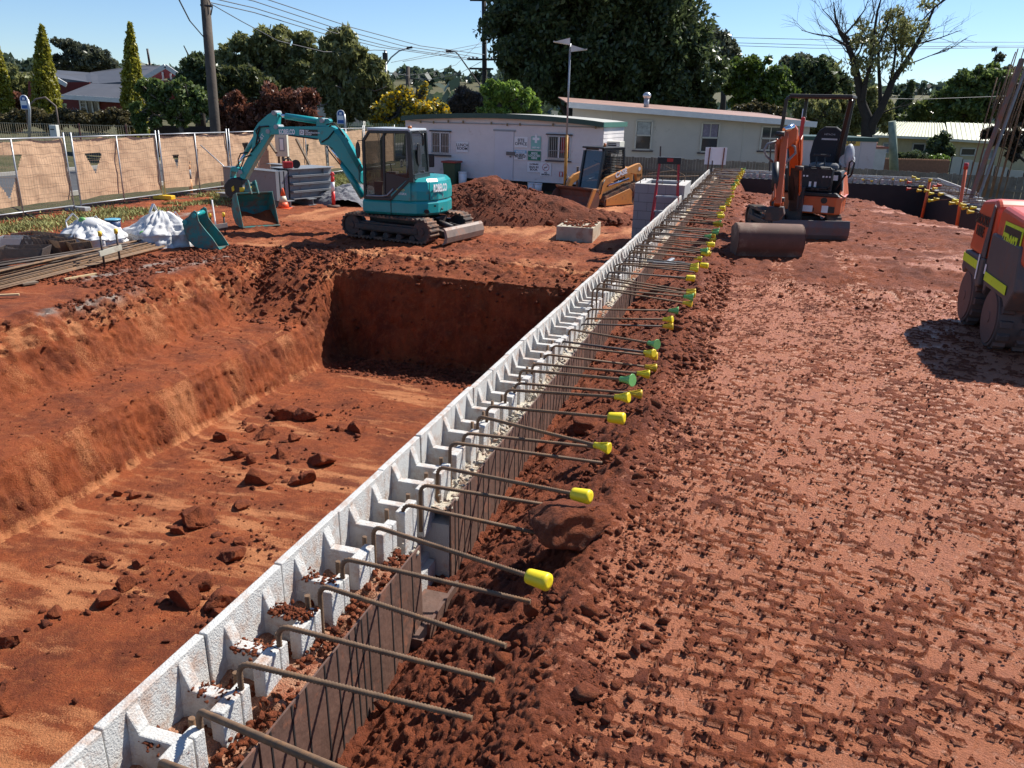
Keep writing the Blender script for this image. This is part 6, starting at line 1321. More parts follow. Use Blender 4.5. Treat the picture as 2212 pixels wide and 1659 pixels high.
# red lanterns on roof by mast skipped: nothing
# paling fence
PAL=mat('grey_palings',(.17,.145,.115),.9,var=.35,vs=2.5,dirt=.2,dcol=(.10,.08,.06)); F0=np.array([4.2,31.6,0]); pts_f=[(1318,31.8),(1640,29.6),(1896,29.0),(2260,27.6)]
FP=[ony(x,y,Y) for (x,Y),y in zip(pts_f,(336.5,350,366,386))]; pfz=thing('paling_fence','long weathered grey paling fence running behind the far wall','fence',(FP[0][0],FP[0][1],0))
m=MB(); o0=FP[0]*np.array([1,1,0]); 
for a,b in zip(FP,FP[1:]):
    d=b-a; n=int(np.linalg.norm(d[:2])/.105)
    for k in range(n):
        p=a+d*k/n-o0; q=a+d*(k+.9)/n-o0; j=RNG.uniform(-.025,.015); y=RNG.uniform(-.012,.012)
        m.add([(p[0],p[1]+y,GL-.3),(q[0],q[1]+y,GL-.3),(q[0],q[1]+y,q[2]+j),(p[0],p[1]+y,p[2]+j),(p[0],p[1]+y+.02,GL-.3),(q[0],q[1]+y+.02,GL-.3),(q[0],q[1]+y+.02,q[2]+j),(p[0],p[1]+y+.02,p[2]+j)],[(0,1,2,3),(3,2,6,7),(1,5,6,2),(0,3,7,4)])
m.build('palings_slat',PAL,pfz,fix=False); m=MB()
for a,b in zip(FP,FP[1:]):
    for dz in (-.45,-1.0): m.bar(Vector(a-o0)+Vector((0,-.04,dz)),Vector(b-o0)+Vector((0,-.04,dz)),.04,.09)
m.build('rail_slat',PAL,pfz)
# white board on stakes
p=ony(1545,372,27.9); o=put('notice_board','blank white board on two rusty stakes before the paling fence','board',p); c=ony(1546,337,27.9)-p; m=MB(); m.cbox((c[0],0,c[2]),(.72,.02,.56)); m.build('board_sheet',WHT,o)
for sx in (-.24,.24): m=MB(); m.bar((c[0]+sx,-.03,-.1),(c[0]+sx+.02,-.03,c[2]+.27),.06,.03); m.build('stake',mat('rust_stake',(.20,.07,.04),.8),o)
for (x,y0,y1,Y,lb_) in ((1424,384,316,22,'black steel stake rising beside the red step ladder'),(1662,370,315,26.5,'black steel stake left of the mini digger hoses'),(1536,385,347,25.5,'thin grey stake at the corner of the white walls')):
    p=ony(x,y0,Y); q=ony(x+3,y1,Y); o=put('steel_stake',lb_.replace('left of','beside'),'stake',p); m=MB(); m.bar((0,0,0),q-p,.05,.03); m.build('stake',DKST,o)
# cabin with yellow name sign
cY=30.6; cA=ony(1715,385,cY); cB=ony(1872,385,cY); cz1=ony(1870,306,cY)[2]; cb_=put('panel_cabin','pinkish white panel cabin with a yellow name sign behind the mini digger','cabin',(cA[0],cY,-1.1)); cw_=cB[0]-cA[0]+.16
m=MB(); m.box((0,0,0),(cw_,2.6,cz1+1.1)); m.build('wall',mat('cabin_pink',(.50,.42,.41),.6,var=.06,vs=1,dirt=.08,dcol=(.3,.2,.17)),cb_); m=MB(); m.box((-.04,-.04,cz1+1.1),(cw_+.04,2.7,cz1+1.24)); m.build('roof_trim',DGRN,cb_)
for k in range(1,4): x=cw_*k/4+.15; m=MB(); m.box((x-.006,-.004,0),(x+.006,0.0,cz1+1.08)); m.build('panel_joint',GREYM,cb_)
a=ony(1812,301,cY-.01)-np.array(cb_.location);b=ony(1857,315,cY-.01)-np.array(cb_.location); m=MB(); m.box((b[0]-1.15,-.02,b[2]),(b[0],-.0045,a[2])); ns=m.build('name_sign',mat('sign_amber',(.62,.38,.06),.5),cb_); text('sign_lettering','PANELFAB',.17,INK,ns,(b[0]-.56,-.024,(a[2]+b[2])/2),(1,0,0),(0,0,1),bold=.004)
a=ony(1828,375,cY)-np.array(cb_.location); m=MB(); m.box((a[0]-.15,-.05,a[2]),(a[0]+.12,-.004,a[2]+.3)); m.build('meter_box',GREYM,cb_)
o=put('chimney_shed','small white boarded shed with a brick red top between cabin and cream house','shed',ony(1885,352,44)); m=MB(); m.loft([[(-.45,-.4,z),(.45,-.4,z),(.45,.4,z),(-.45,.4,z)] for z in (-.5,.75)]); m.build('wall',mat('shed_white',(.5,.48,.45),.7),o); m=MB(); m.box((-.40,-.45,.75),(.52,.45,.86)); m.cyl((-.1,0,.86),(-.1,0,1.1),.16); m.build('roof',mat('brick_red',(.32,.12,.08),.8),o)
# cream house with striped roof
CH=72.0; cgz=onz; base=-2.05
def cp(x,y,Y=CH): return ony(x,y,Y)
ch=put('cream_house','cream brick house with pale yellow ribbed roof beyond the cabin','house',(cp(1890,300)[0],CH,base)); cho=np.array(ch.location)
CWL=mat('cream_brick',(.52,.43,.25),.8,var=.08); RFY=mat('yellow_roof_sheet',(.60,.60,.42),.5,var=.06); RIB=mat('roof_rib',(.42,.41,.27),.5)
def wallbox(x0,x1,Y,ytop,m): a=cp(x0,ytop,Y)-cho; b=cp(x1,ytop,Y)-cho; m.box((a[0],Y-CH,0),(b[0],Y-CH+8,a[2]))
m=MB(); wallbox(1893,2052,CH,297,m); m.build('wall',CWL,ch); m=MB(); wallbox(2050,2260,CH-3,305,m); m.build('wing_wall',CWL,ch)
def roofp(pts,Ys,nm):
    P_=[Vector(ony(x,y,Y)-cho) for (x,y),Y in zip(pts,Ys)]; m=MB(); m.poly(P_,(0,0,-.08)); r=m.build(nm,RFY,ch); m=MB(); n=22
    for k in range(1,n): t=k/n; m.bar(P_[0].lerp(P_[1],t)+Vector((0,0,.03)),P_[3].lerp(P_[2],t)+Vector((0,0,.03)),.07,.05)
    m.build('roof_rib_pattern',RIB,r); return P_
P_=roofp([(1886,293),(2050,299),(2040,266),(1925,263)],[CH-.8,CH-.8,CH+4,CH+4],'roof'); roofp([(2050,301),(2270,315),(2260,272),(2044,264)],[CH-3.8,CH-3.8,CH+2,CH+2],'wing_roof')
for (a,b,Ya) in (((1886,294),(2050,300),CH-.85),((2050,302),(2270,316),CH-3.85)): m=MB(); m.bar(Vector(ony(*a,Ya)-cho),Vector(ony(*b,Ya)-cho),.12,.2); m.build('gutter',mat('gutter_cream',(.6,.57,.45),.5),ch)
for (x0,x1,y0,y1,Y,dk) in ((1908,1922,309,330,CH,0),(1972,1994,310,333,CH,1),(2076,2104,320,336,CH-3,1),(2124,2142,322,344,CH-3,0)):
    a=ony(x0,y0,Y)-cho;b=ony(x1,y1,Y)-cho; m=MB(); m.box((a[0],Y-CH-.04,b[2]),(b[0],Y-CH-.01,a[2])); w_=m.build('window',WGL if dk else mat('blind_grey',(.28,.30,.30),.6),ch); m=MB(); 
    for (p,q) in (((a[0],b[2]),(b[0],b[2])),((b[0],b[2]),(b[0],a[2])),((b[0],a[2]),(a[0],a[2])),((a[0],a[2]),(a[0],b[2]))): m.bar((p[0],Y-CH-.06,p[1]),(q[0],Y-CH-.06,q[1]),.10)
    m.build('window_frame',TRIM,w_)
# stepped white sheet fence, low brick fence
ST=mat('fence_sheet_white',(.50,.52,.48),.6,var=.05); fo=ony(2057,380,50); fs_=put('sheet_fence','pale metal sheet fence stepping down towards the roller','fence',(fo[0],50,-1.8)); prev=None
for k,(xa,xb,yt) in enumerate(((2057,2080,338),(2080,2102,344),(2102,2126,350),(2126,2150,355),(2150,2178,360),(2178,2212,367),(2212,2250,374))):
    Y=50-k*1.2; a=ony(xa,yt,Y)-np.array(fs_.location); b=ony(xb,yt+2,Y-1.2)-np.array(fs_.location); m=MB(); m.poly([(a[0],a[1],-.8),(b[0],b[1],-.8),(b[0],b[1],b[2]),(a[0],a[1],a[2])],(0,.05,0)); m.build('sheet_panel',ST,fs_)
    m=MB(); m.bar((a[0],a[1]-.03,-.8),(a[0],a[1]-.03,a[2]+.02),.06); m.build('post',DKST,fs_)
o=put('brick_fence','low brown brick front fence with a toothed cap beneath the hedges','fence',ony(1905,352,57)); e=ony(2052,352,57)-ony(1905,352,57); m=MB(); m.box((0,0,-.9),(e[0],.15,.25)); m.build('brickwork',mat('brown_brick',(.25,.12,.07),.9,var=.2,vs=6),o); m=MB()
for k in range(34): x=e[0]*k/34; m.box((x,0,.25),(x+e[0]/70,.15,.33))
m.build('cap_tooth',mat('brick_cap',(.45,.28,.17),.9),o)
p=ony(1936,352,44); q=ony(1927,262,44); gp=put('leaning_pole','grey green timber pole leaning beside the cream house','pole',p); m=MB(); m.tube([(0,0,-.6),q-p],[.24,.19],10); m.build('pole',mat('green_timber',(.18,.22,.17),.85,var=.25,vs=3),gp)
# red house on the far side of the road
RW=mat('dark_red_boards',(.16,.022,.018),.7,var=.1,vs=2); RFG=mat('grey_roof_iron',(.09,.09,.095),.5,var=.12,vs=1.2); WTR=mat('white_trim',(.62,.61,.58),.6)
rh0=ony(140,250,60); rh=put('red_house','dark red timber house with grey iron roofs and white gable trim beyond the road','house',rh0); rO=np.array([float(v) for v in rh.location])
def rp_(x,y,Y): return Vector(ony(x*.2480,y*.2480,Y)-rO)
def rpoly(nm,pts,mm,th=(0,.1,0)): m=MB(); m.poly([rp_(*p) for p in pts],th); return m.build(nm,mm,rh)
rpoly('wall',[(580,1010,60),(1090,1040,60),(1090,850,60),(580,840,60)],RW); rpoly('upper_wall',[(245,900,63),(600,900,63),(600,700,63),(460,665,63),(245,710,63)],RW); rpoly('link_wall',[(585,830,61),(780,770,62),(780,715,62),(585,715,61)],RW)
rpoly('gable_wall',[(1240,715,63),(1570,665,63),(1440,585,63)],mat('gable_red',(.30,.05,.045),.7),(0,.1,0)); rpoly('side_wall',[(1250,1000,62),(1600,1000,62),(1600,700,62),(1250,700,62)],RW)
for nm,pts in (('verandah_roof',[(530,828,58.5),(1068,862,58.5),(1062,733,62),(790,727,62)]),('main_roof',[(790,725,62.1),(1062,732,62.1),(1240,690,62.2),(1440,572,67),(1212,568,67),(785,630,66)]),('side_roof',[(440,660,62),(580,740,62),(802,712,62.3),(782,632,66),(440,606,66),(270,655,63)]),('rear_roof',[(1415,740,62),(1635,745,62),(1630,665,66),(1560,665,66)]),('porch_roof',[(1255,800,60),(1480,820,60),(1400,720,62.5),(1250,730,62.5)])): rpoly(nm,pts,RFG,(0,0,-.06))
for a,b in (((1240,695,62.0),(1440,575,62.0)),((1440,575,62.0),(1575,668,62.0)),((530,842,58.4),(1068,876,58.4)),((440,660,61.9),(580,742,61.9)),((1255,810,59.9),(1300,860,59.9))): m=MB(); m.bar(rp_(*a),rp_(*b),.12,.30); m.build('fascia',WTR,rh)
for a,b in (((1415,625,62.9),(1425,715,62.9)),((1485,640,62.9),(1490,690,62.9))): m=MB(); m.bar(rp_(*a),rp_(*b),.06,.12); m.build('gable_batten',WTR,rh)
rpoly('porch_wall',[(1300,1025,59.5),(1420,1025,59.5),(1420,870,59.5),(1300,860,59.5)],WTR)
a=rp_(697,872,59.9);b=rp_(872,995,59.9); m=MB(); m.box((a.x,a.y-.02,b.z),(b.x,a.y,a.z)); w_=m.build('window',WGL,rh); m=MB()
for t in (0,.33,.66,1): x=a.x+(b.x-a.x)*t; m.bar((x,a.y-.05,b.z),(x,a.y-.05,a.z),.10)
for t in (0,1): z=b.z+(a.z-b.z)*t; m.bar((a.x,a.y-.05,z),(b.x,a.y-.05,z),.12)
for t in (.25,.5,.75): z=b.z+(a.z-b.z)*t; m.bar((a.x,a.y-.04,z),(a.x+(b.x-a.x)*.33,a.y-.04,z),.04)
m.build('window_frame',WTR,w_); a=rp_(1305,570,66); m=MB(); m.cyl(a,a+Vector((-.05,0,1.2)),.08); m.build('flue',DKST,rh)
# mesh front fence with mailbox and arch
mf0=ony(0,294,41); mfr=put('wire_front_fence','low cream looped wire fence in front of the red house hedge','fence',(mf0[0]-1,41,mf0[2]-.3)); e=ony(290,296,41)[0]-mf0[0]+1; LWR=mat('cream_wire',(.34,.29,.20),.6)
m=MB()
for k in range(int(e/.11)): x=k*.11; m.bar((x,0,.0),(x,0,.95+.0),.014)
for z in (.1,.5,.93): m.bar((0,0,z),(e,0,z),.02)
m.build('wire_mesh',LWR,mfr)
for x in (0,2.5,5.0,7.3): m=MB(); m.bar((x,-.03,0),(x,-.03,1.0),.06); m.build('post',mat('maroon_post',(.10,.04,.035),.6),mfr)
p=ony(120,296,40.6); o=put('mailbox','pale mailbox pillar at the wire front fence','mailbox',p); m=MB(); m.cbox((0,0,.25),(.34,.3,.62)); m.build('pillar',mat('mail_cream',(.6,.6,.55),.6),o,bevel=.02); m=MB(); m.cbox((-.02,-.155,.36),(.18,.01,.05)); m.build('slot',INK,o)
p=ony(133,296,41.4); o=put('garden_arch','thin timber arch over the gate of the red house','arch',p); m=MB(); pts=[(-.05,0,0),(-.05,0,1.45),(-.5,0,1.85),(-1.0,0,1.75),(-1.55,0,1.3),(-1.6,0,0)]; m.tube(pts,.045,6); m.build('arch_pole',mat('arch_wood',(.16,.12,.10),.8),o)
# bus stop signs
BLUE=mat('bus_blue',(.015,.09,.32),.5); 
def busstop(x,y0,y1,ybot,Y,lab):
    p=ony(x,ybot,Y); o=put('bus_stop_sign',lab,'bus stop',p); c=ony(x,(y0+y1)/2,Y)-p; H_=(ony(x,y0,Y)-ony(x,y1,Y))[2]; w=H_*.56; m=MB()
    pts=[(w/2*math.cos(t),H_/2-w/2+w/2*math.sin(t)) for t in np.linspace(0,math.pi,13)]+[(-w/2,-H_/2),(w/2,-H_/2)]
    cc=Vector(c); m.poly([cc+Vector((a,0,b)) for a,b in pts],(0,.05,0)); pn=m.build('sign_board',WHT,o); m=MB(); m.poly([cc+Vector((a*.8,-.01,b*.8+H_*.04)) for a,b in pts if b>H_*.10]+[cc+Vector((-w*.4,-.01,H_*.10)),cc+Vector((w*.4,-.01,H_*.10))],(0,.008,0)); m.build('blue_top',BLUE,pn)
    m=MB(); m.box(cc+Vector((-w*.4,-.012,-H_*.46)),cc+Vector((w*.4,-.001,-H_*.22))); m.build('blue_panel',BLUE,pn); m=MB(); m.box(cc+Vector((-w*.17,-.016,H_*.16)),cc+Vector((w*.17,-.011,H_*.32))); m.build('bus_symbol',WHT,pn)
    m=MB(); m.tube([cc+Vector((w*.45,.03,H_*.2)),cc+Vector((w*.5,.03,-H_*.5)),(w*.6,0,-.2)],.06,8); m.build('post',GALV,o)
busstop(52,205,236,290,36,'curved bus stop sign beside the hedge of the red house'); busstop(736,237,268,300,41,'bus stop sign with a blue top above the digger arm')
# ======================= TREES AND PLANTS =======================
def leafmat(name,c,var=.5,tr=.42,vs=.8):
    m=bpy.data.materials.new(name); m.use_nodes=True; t=m.node_tree; N=t.nodes; K=t.links; b=N['Principled BSDF']; b.inputs['Roughness'].default_value=.38; b.inputs['Specular IOR Level'].default_value=.5
    a=N.new('ShaderNodeAttribute'); a.attribute_name='lv'; mr=N.new('ShaderNodeMapRange'); mr.inputs[3].default_value=1-var; mr.inputs[4].default_value=1+var; K.new(a.outputs['Fac'],mr.inputs[0])
    mx=N.new('ShaderNodeMix'); mx.data_type='RGBA'; mx.blend_type='MULTIPLY'; mx.inputs[0].default_value=1; mx.inputs[6].default_value=(*c,1); K.new(mr.outputs[0],mx.inputs[7])
    K.new(mx.outputs[2],b.inputs['Base Color'])
    tl=N.new('ShaderNodeBsdfTranslucent'); K.new(mx.outputs[2],tl.inputs[0]); ms=N.new('ShaderNodeMixShader'); ms.inputs[0].default_value=tr; K.new(b.outputs[0],ms.inputs[1]); K.new(tl.outputs[0],ms.inputs[2]); K.new(ms.outputs[0],N['Material Output'].inputs[0]); return m
LDG=leafmat('leaf_dark',(.088,.115,.045)); LMG=leafmat('leaf_mid',(.12,.165,.045)); LBG=leafmat('leaf_bright',(.19,.28,.05)); LOL=leafmat('leaf_olive',(.21,.215,.08)); LGR=leafmat('leaf_greygreen',(.11,.12,.075)); LYL=leafmat('leaf_golden',(.30,.28,.035)); LRD=leafmat('leaf_reddish',(.19,.075,.045),.5); FLY=leafmat('blossom_yellow',(.75,.50,.02),.2); LDRY=leafmat('twig_grey',(.13,.10,.075)); LHG=leafmat('leaf_hedge',(.12,.10,.045),.5)
BARK=mat('bark',(.045,.035,.028),.9,var=.35,vs=4,bump=.5,bs=12); BARKG=mat('bark_grey',(.16,.13,.10),.9,var=.3,vs=4)
def leaves(cl,r,n,sz,seed,squash=1.0,hang=0,elong=1.8,shell=.55):
    """leaf quads in clusters; cl: centres (k,3), r: radii (k,)"""
    g=np.random.default_rng(seed); k=len(cl); w=r**2; idx=g.choice(k,n,p=w/w.sum())
    d=g.normal(size=(n,3)); d/=np.linalg.norm(d,axis=1)[:,None]; rad_=g.uniform(shell**3,1,n)**(1/3)*(1+.12*g.normal(size=n))
    p=cl[idx]+d*(r[idx]*rad_)[:,None]*np.array([1,1,squash]); 
    a=g.normal(size=(n,3))+np.array([0,0,-hang]); a/=np.linalg.norm(a,axis=1)[:,None]; b=np.cross(a,g.normal(size=(n,3))); b/=np.linalg.norm(b,axis=1)[:,None]
    s=sz*g.uniform(.6,1.4,n)[:,None]; a=a*s*elong/2; b=b*s/2
    co=np.stack([p-a,p+b*.9,p+a,p-b*.9],1).reshape(-1,3); lv=np.repeat(g.uniform(0,1,n),4); return co,np.arange(4*n).reshape(n,4),lv
def subclusters(bl,per,rs,seed,shell=.62):
    g=np.random.default_rng(seed); C_=[];R_=[]
    for (c,r) in bl:
        n=max(5,int(per)); d=g.normal(size=(n,3)); d/=np.linalg.norm(d,axis=1)[:,None]; q=g.uniform(shell,1.0,n)
        C_.append(np.array(c)+d*(r*q)[:,None]*np.array([1,1,.9])); R_.append(r*rs*g.uniform(.6,1.35,n))
    return np.concatenate(C_),np.concatenate(R_)
def tree(name,lab,cat,blobs,Y,base,mm,n,sz,seed,per=26,rs=.32,trunk=True,bark=BARK,grp=None,hang=.3,elong=1.8,dy=0,extra=None,tr=.3,thick=1.0):
    """blobs: (px,py,rpx[,dY]) photo positions at distance Y; base: (px,py)"""
    B=[]
    for b in blobs:
        y=Y+(b[3] if len(b)>3 else 0); c=ony(b[0],b[1],y); B.append((c,b[2]/F*y*1.02))
    p0=ony(base[0],base[1],Y); o=put(name,lab,cat,p0,0,grp); O=np.array([float(v) for v in o.location])
    C_,R_=subclusters(B,per,rs,seed); co,f,lv=leaves(C_,R_,n,sz,seed+1,1,hang,elong,.0); npmesh('crown',co-O,f,mm,o,attr={'lv':lv})
    if trunk:
        m=MB(); g=np.random.default_rng(seed+5); cen=np.mean([b[0] for b in B],0); top=cen*.55+O*.45
        m.tube([(0,0,-1.0),(top-O)*.5+np.array([.1,0,0]),top-O],[tr*1.2,tr,tr*.8],8)
        for c,r in B:
            mid=(top+c)/2+g.normal(0,.15*r+.1,3); m.tube([top-O,mid-O,c-O],[tr*.6,tr*.4,tr*.18],6,cap=False)
            for q in range(3): e=c+g.normal(size=3)*r*.55; m.tube([mid-O,(mid+e)/2-O+g.normal(0,.1,3),e-O],[tr*.3,tr*.2,.03],5,cap=False)
        m.build('trunk',bark,o,fix=False)
    if extra: extra(o,O,B,C_,R_)
    return o
# columnar golden conifers
def conifer(x,ytop,ybot,hw,Y,lab,seed,n=9000):
    p0=ony(x,ybot,Y); o=put('golden_conifer',lab,'conifer',p0,0,'golden columnar conifers'); pt=ony(x-hw*.35,ytop,Y); h=pt[2]-p0[2]; r=hw/F*Y; g=np.random.default_rng(seed)
    k=420; t=g.uniform(0,1,k)**.8; rr=r*np.clip((1-t)**.72,0.03,1)*(1+.05*np.sin(t*40)); a=g.uniform(0,6.28,k); C_=np.stack([rr*np.cos(a)*.85+(pt[0]-p0[0])*t,rr*np.sin(a)*.85,h*t],1); R_=.07+.17*rr/r*g.uniform(.7,1.3,k)
    co,f,lv=leaves(C_,R_,n,.10,seed,1.3,-.8,2.0,.3); npmesh('crown',co,f,LYL,o,attr={'lv':lv}); m=MB(); m.tube([(0,0,-.6),((pt[0]-p0[0])*.9,0,h*.9)],[r*.55,.05],8); m.build('trunk',mat('conifer_core',(.03,.035,.012),.9),o)
conifer(100,56,250,29,46,'golden conifer between the bus stop sign and the red house',61); conifer(290,48,290,27,46,'golden conifer standing before the red house roof',62,10000); conifer(2,95,262,27,45,'golden conifer cut by the frame edge',63)
tree('gum_tree','grey green gum tree with tiered crown behind the red house','tree',[(150,105,18),(180,130,30),(215,125,22),(130,140,20),(240,140,14),(135,95,9),(120,90,8),(200,150,35)],95,(185,200),LGR,9000,.26,70,grp=None)
tree('far_tree','dull green tree behind the golden conifers at the frame edge','tree',[(20,170,32),(55,180,25),(30,210,40)],90,(30,240),LOL,4000,.3,71,trunk=False)
tree('garden_shrub','dark dense shrub at the foot of the frame edge conifer','shrub',[(5,240,26),(40,225,22),(20,265,22)],46,(20,290),LRD,4500,.11,72,trunk=False)
# hedge
tree('rose_hedge','mixed green and reddish hedge behind the wire front fence','hedge',[(x,258+6*math.sin(x*.3),18) for x in range(-10,290,17)],44,(140,295),LHG,15000,.10,73,per=20,rs=.4,trunk=False)
tree('bent_garden_tree','sprawling bright garden tree with bare bent trunks beside the timber pole','tree',[(335,205,30),(375,215,32),(410,215,30),(345,245,25),(385,255,22),(425,235,25),(310,190,16),(300,240,22),(310,270,20),(445,220,20),(395,190,20)],43,(395,300),LMG,11000,.14,74,per=16,bark=BARKG,tr=.12)
tree('dark_garden_tree','dark upright tree between the red house and the timber pole','tree',[(425,140,24),(415,175,28),(435,190,30),(450,150,22),(420,205,25)],52,(430,260),LDG,8000,.17,75)
tree('bushy_tree','big olive bushy tree behind the timber pole','tree',[(520,115,34),(580,100,36),(630,110,38),(655,150,38),(510,165,38),(565,155,45),(620,190,40),(480,140,24),(490,200,30),(660,95,22),(610,75,18)],56,(580,260),LOL,26000,.20,76,per=30)
tree('feathery_shrub','feathery olive shrub in front of the bushy tree','shrub',[(500,185,30),(540,175,28),(580,195,25),(480,215,25)],49,(520,260),leafmat('leaf_feather',(.10,.11,.035)),9000,.15,77,hang=-.8,elong=2.6,trunk=False)
tree('bottlebrush_shrub','red flecked bottlebrush shrub beside the timber pole','shrub',[(500,240,30),(525,260,30),(490,275,25),(510,215,16)],44,(505,300),LRD,10000,.12,78,trunk=False,hang=.8,elong=2.4)
tree('bottlebrush_shrub','broad rust red bottlebrush shrub behind the digger arm','shrub',[(600,225,35),(640,235,38),(665,255,30),(590,265,35),(560,250,25),(630,275,35),(670,210,18)],44,(620,300),LRD,14000,.12,79,trunk=False,hang=.8,elong=2.4)
tree('slender_gum','open grey green gum with leaning trunks between bottlebrush and street light','tree',[(740,100,34),(720,140,38),(765,130,36),(790,170,30),(745,180,40),(780,215,34),(700,190,28),(810,140,18),(735,225,35),(710,100,16),(800,225,25),(825,185,24)],52,(735,300),LOL,20000,.19,80,per=24,bark=BARKG,tr=.22,hang=.9,elong=2.4)
def blossoms(o,O,B,C_,R_):
    co,f,lv=leaves(C_,R_*1.1,5200,.17,990,1,0,1.1,.5); npmesh('blossom',co-O,f,FLY,o,attr={'lv':lv})
tree('flowering_tree','yellow flowering tree beside the hut roof and street light','tree',[(830,235,26),(865,225,28),(900,230,30),(935,240,25),(850,255,26),(890,255,28),(820,260,20),(955,250,18),(880,200,10),(915,195,8),(960,260,14),(868,190,7),(920,182,5)],50,(880,300),LOL,5500,.16,81,per=22,extra=blossoms)
tree('bare_bush','grey leafless bush above the hut roof','bush',[(1005,220,24),(1035,225,18),(985,235,18)],54,(1005,260),LDRY,6000,.09,82,trunk=False,elong=5)
tree('lime_tree','bright lime green tree rising behind the hut beneath the black pole','tree',[(1070,200,24),(1100,205,28),(1135,225,25),(1085,225,30),(1055,235,20),(1062,185,12),(1150,240,16)],46,(1100,260),LBG,11000,.15,83,per=20,hang=-.5)
# giant dark fig
fig=[(1130,60,85),(1120,-10,80,2),(1200,20,110),(1290,-20,120),(1390,0,110),(1460,40,70),(1490,100,58),(1210,110,95),(1300,90,110),(1400,110,95),(1450,150,70),(1510,160,55),(1330,160,90),(1240,190,55),(1400,190,70),(1470,205,60),(1512,212,34),(1150,140,58),(1180,190,40),(1122,110,40),(1105,60,38),(1095,140,18),(1095,30,34),(1290,-90,110),(1200,-80,90),(1400,-80,90)]
def figx(o,O,B,C_,R_):
    m=MB(); base=ony(1290,250,60)-O; base[2]-=2.5
    for i,(x,y) in enumerate(((1215,150),(1250,110),(1300,90),(1360,110),(1420,150),(1330,40),(1180,110),(1450,185),(1260,30))):
        e=ony(x,y,60)-O; mid=base*.6+e*.4+np.array([(x-1290)*.006,0,.5]); m.tube([base,mid,e],[.75,.5,.18],8,cap=False)
    m.build('trunk',BARK,o,fix=False)
tree('giant_fig','giant dark fig tree towering over the hut and weatherboard house','tree',fig,60,(1290,250),LDG,120000,.21,84,per=40,rs=.25,trunk=False,extra=figx,hang=.5)
tree('distant_gum','pale olive gum behind the edge of the giant fig','tree',[(1545,100,30),(1565,125,28),(1535,85,20),(1580,105,16),(1590,150,25)],92,(1560,250),LGR,6000,.28,85)
tree('garden_tree','fresh green tree above the low end of the weatherboard roof','tree',[(1610,160,34),(1645,155,34),(1670,180,34),(1600,200,32),(1650,210,36),(1690,205,25),(1580,180,22)],62,(1640,260),leafmat('leaf_fresh',(.11,.16,.03)),17000,.20,86)
tree('flowering_shrub','brownish green shrub just above the weatherboard roof','shrub',[(1600,238,14),(1630,235,15),(1660,240,14),(1685,245,12)],50,(1640,260),LHG,5000,.12,87,trunk=False)
tree('far_tree','greyish tree behind the dark round tree','tree',[(1705,150,24),(1730,140,18),(1690,165,15)],98,(1705,230),LGR,4000,.3,88,trunk=False)
tree('round_dark_tree','dark round tree above the mini digger canopy','tree',[(1740,165,38),(1780,160,38),(1800,190,36),(1735,205,38),(1775,215,40),(1815,215,25),(1765,145,25)],78,(1770,260),LDG,17000,.26,89)
tree('willowy_tree','olive willowy tree behind the trunk of the bare tree','tree',[(1740,235,26),(1780,250,30),(1820,235,28),(1800,275,25),(1850,260,28),(1890,240,28),(1905,265,22),(1875,210,20),(1760,275,20),(1830,290,20),(1725,265,18)],52,(1800,300),LOL,18000,.16,90,per=18,hang=1.0,elong=2.6,bark=BARKG,tr=.15)
for i,(x,yt) in enumerate(((1956,180),(1943,205))):
    p0=ony(x-6,262,110); o=put('pencil_pine','dark narrow pencil pine, '+('tallest of the pair' if i==0 else 'shorter of the pair')+' behind the leaning pole','conifer',p0,0,'pencil pines behind the leaning pole'); h=ony(x,yt,110)[2]-p0[2]; g=np.random.default_rng(i); t=g.uniform(0,1,120); a=g.uniform(0,6.28,120); r=.55*(1-t)**.6; C_=np.stack([r*np.cos(a)+t*.3,r*np.sin(a),h*t],1); co,f,lv=leaves(C_,np.full(120,.35),3000,.22,i+9,1.5,-1,2); npmesh('crown',co,f,LDG,o,attr={'lv':lv}); m=MB(); m.tube([(0,0,-1),(.2,0,h*.8)],[.3,.05],6); m.build('trunk',BARK,o)
tree('palm_clump','pale palm and shrub clump beyond the leaning pole','palm',[(1980,245,18),(2005,240,22),(2030,245,18),(1965,255,15)],95,(2000,268),leafmat('leaf_palm',(.13,.16,.04)),5000,.3,91,trunk=False,hang=0,elong=3)
tree('broad_tree','broad dark green tree behind the cream house roof','tree',[(2050,225,30),(2080,195,34),(2120,180,34),(2160,175,34),(2200,190,36),(2100,230,38),(2150,225,42),(2200,240,40),(2040,250,20),(2230,200,40)],92,(2130,275),LMG,26000,.30,92,hang=.2)
tree('dark_side_tree','darker brownish tree at the frame edge behind the rebar','tree',[(2190,225,28),(2210,250,30),(2175,255,20),(2215,200,20)],66,(2205,290),leafmat('leaf_brown',(.06,.045,.02)),6500,.2,93,trunk=False)
tree('far_tree','thin tall sapling tops above the broad tree','tree',[(2148,106,4),(2160,125,9),(2143,148,11),(2180,150,10),(2200,155,12)],100,(2155,200),LGR,1500,.22,94,trunk=True,tr=.06)
tree('magnolia','dark glossy magnolia in front of the cream house','tree',[(2030,310,18),(2020,330,16),(2042,325,18),(2035,298,12),(2008,335,10)],62,(2030,352),LDG,4200,.2,95,per=16,trunk=False)
tree('clipped_hedge','round clipped dark shrub before the cream house','hedge',[(1965,342,12),(1980,340,13),(1993,344,11),(1975,352,12)],58,(1978,365),LDG,6000,.10,96,trunk=False,rs=.45); tree('clipped_hedge','bright flat topped hedge beside the magnolia','hedge',[(2010,345,8),(2025,345,8),(2040,345,8)],58,(2025,356),LBG,4000,.09,97,trunk=False,rs=.5); tree('garden_shrub','leafy shrub beside the cream house window','shrub',[(1945,340,9),(1937,345,8)],60,(1942,355),LDG,1500,.14,98,trunk=False)
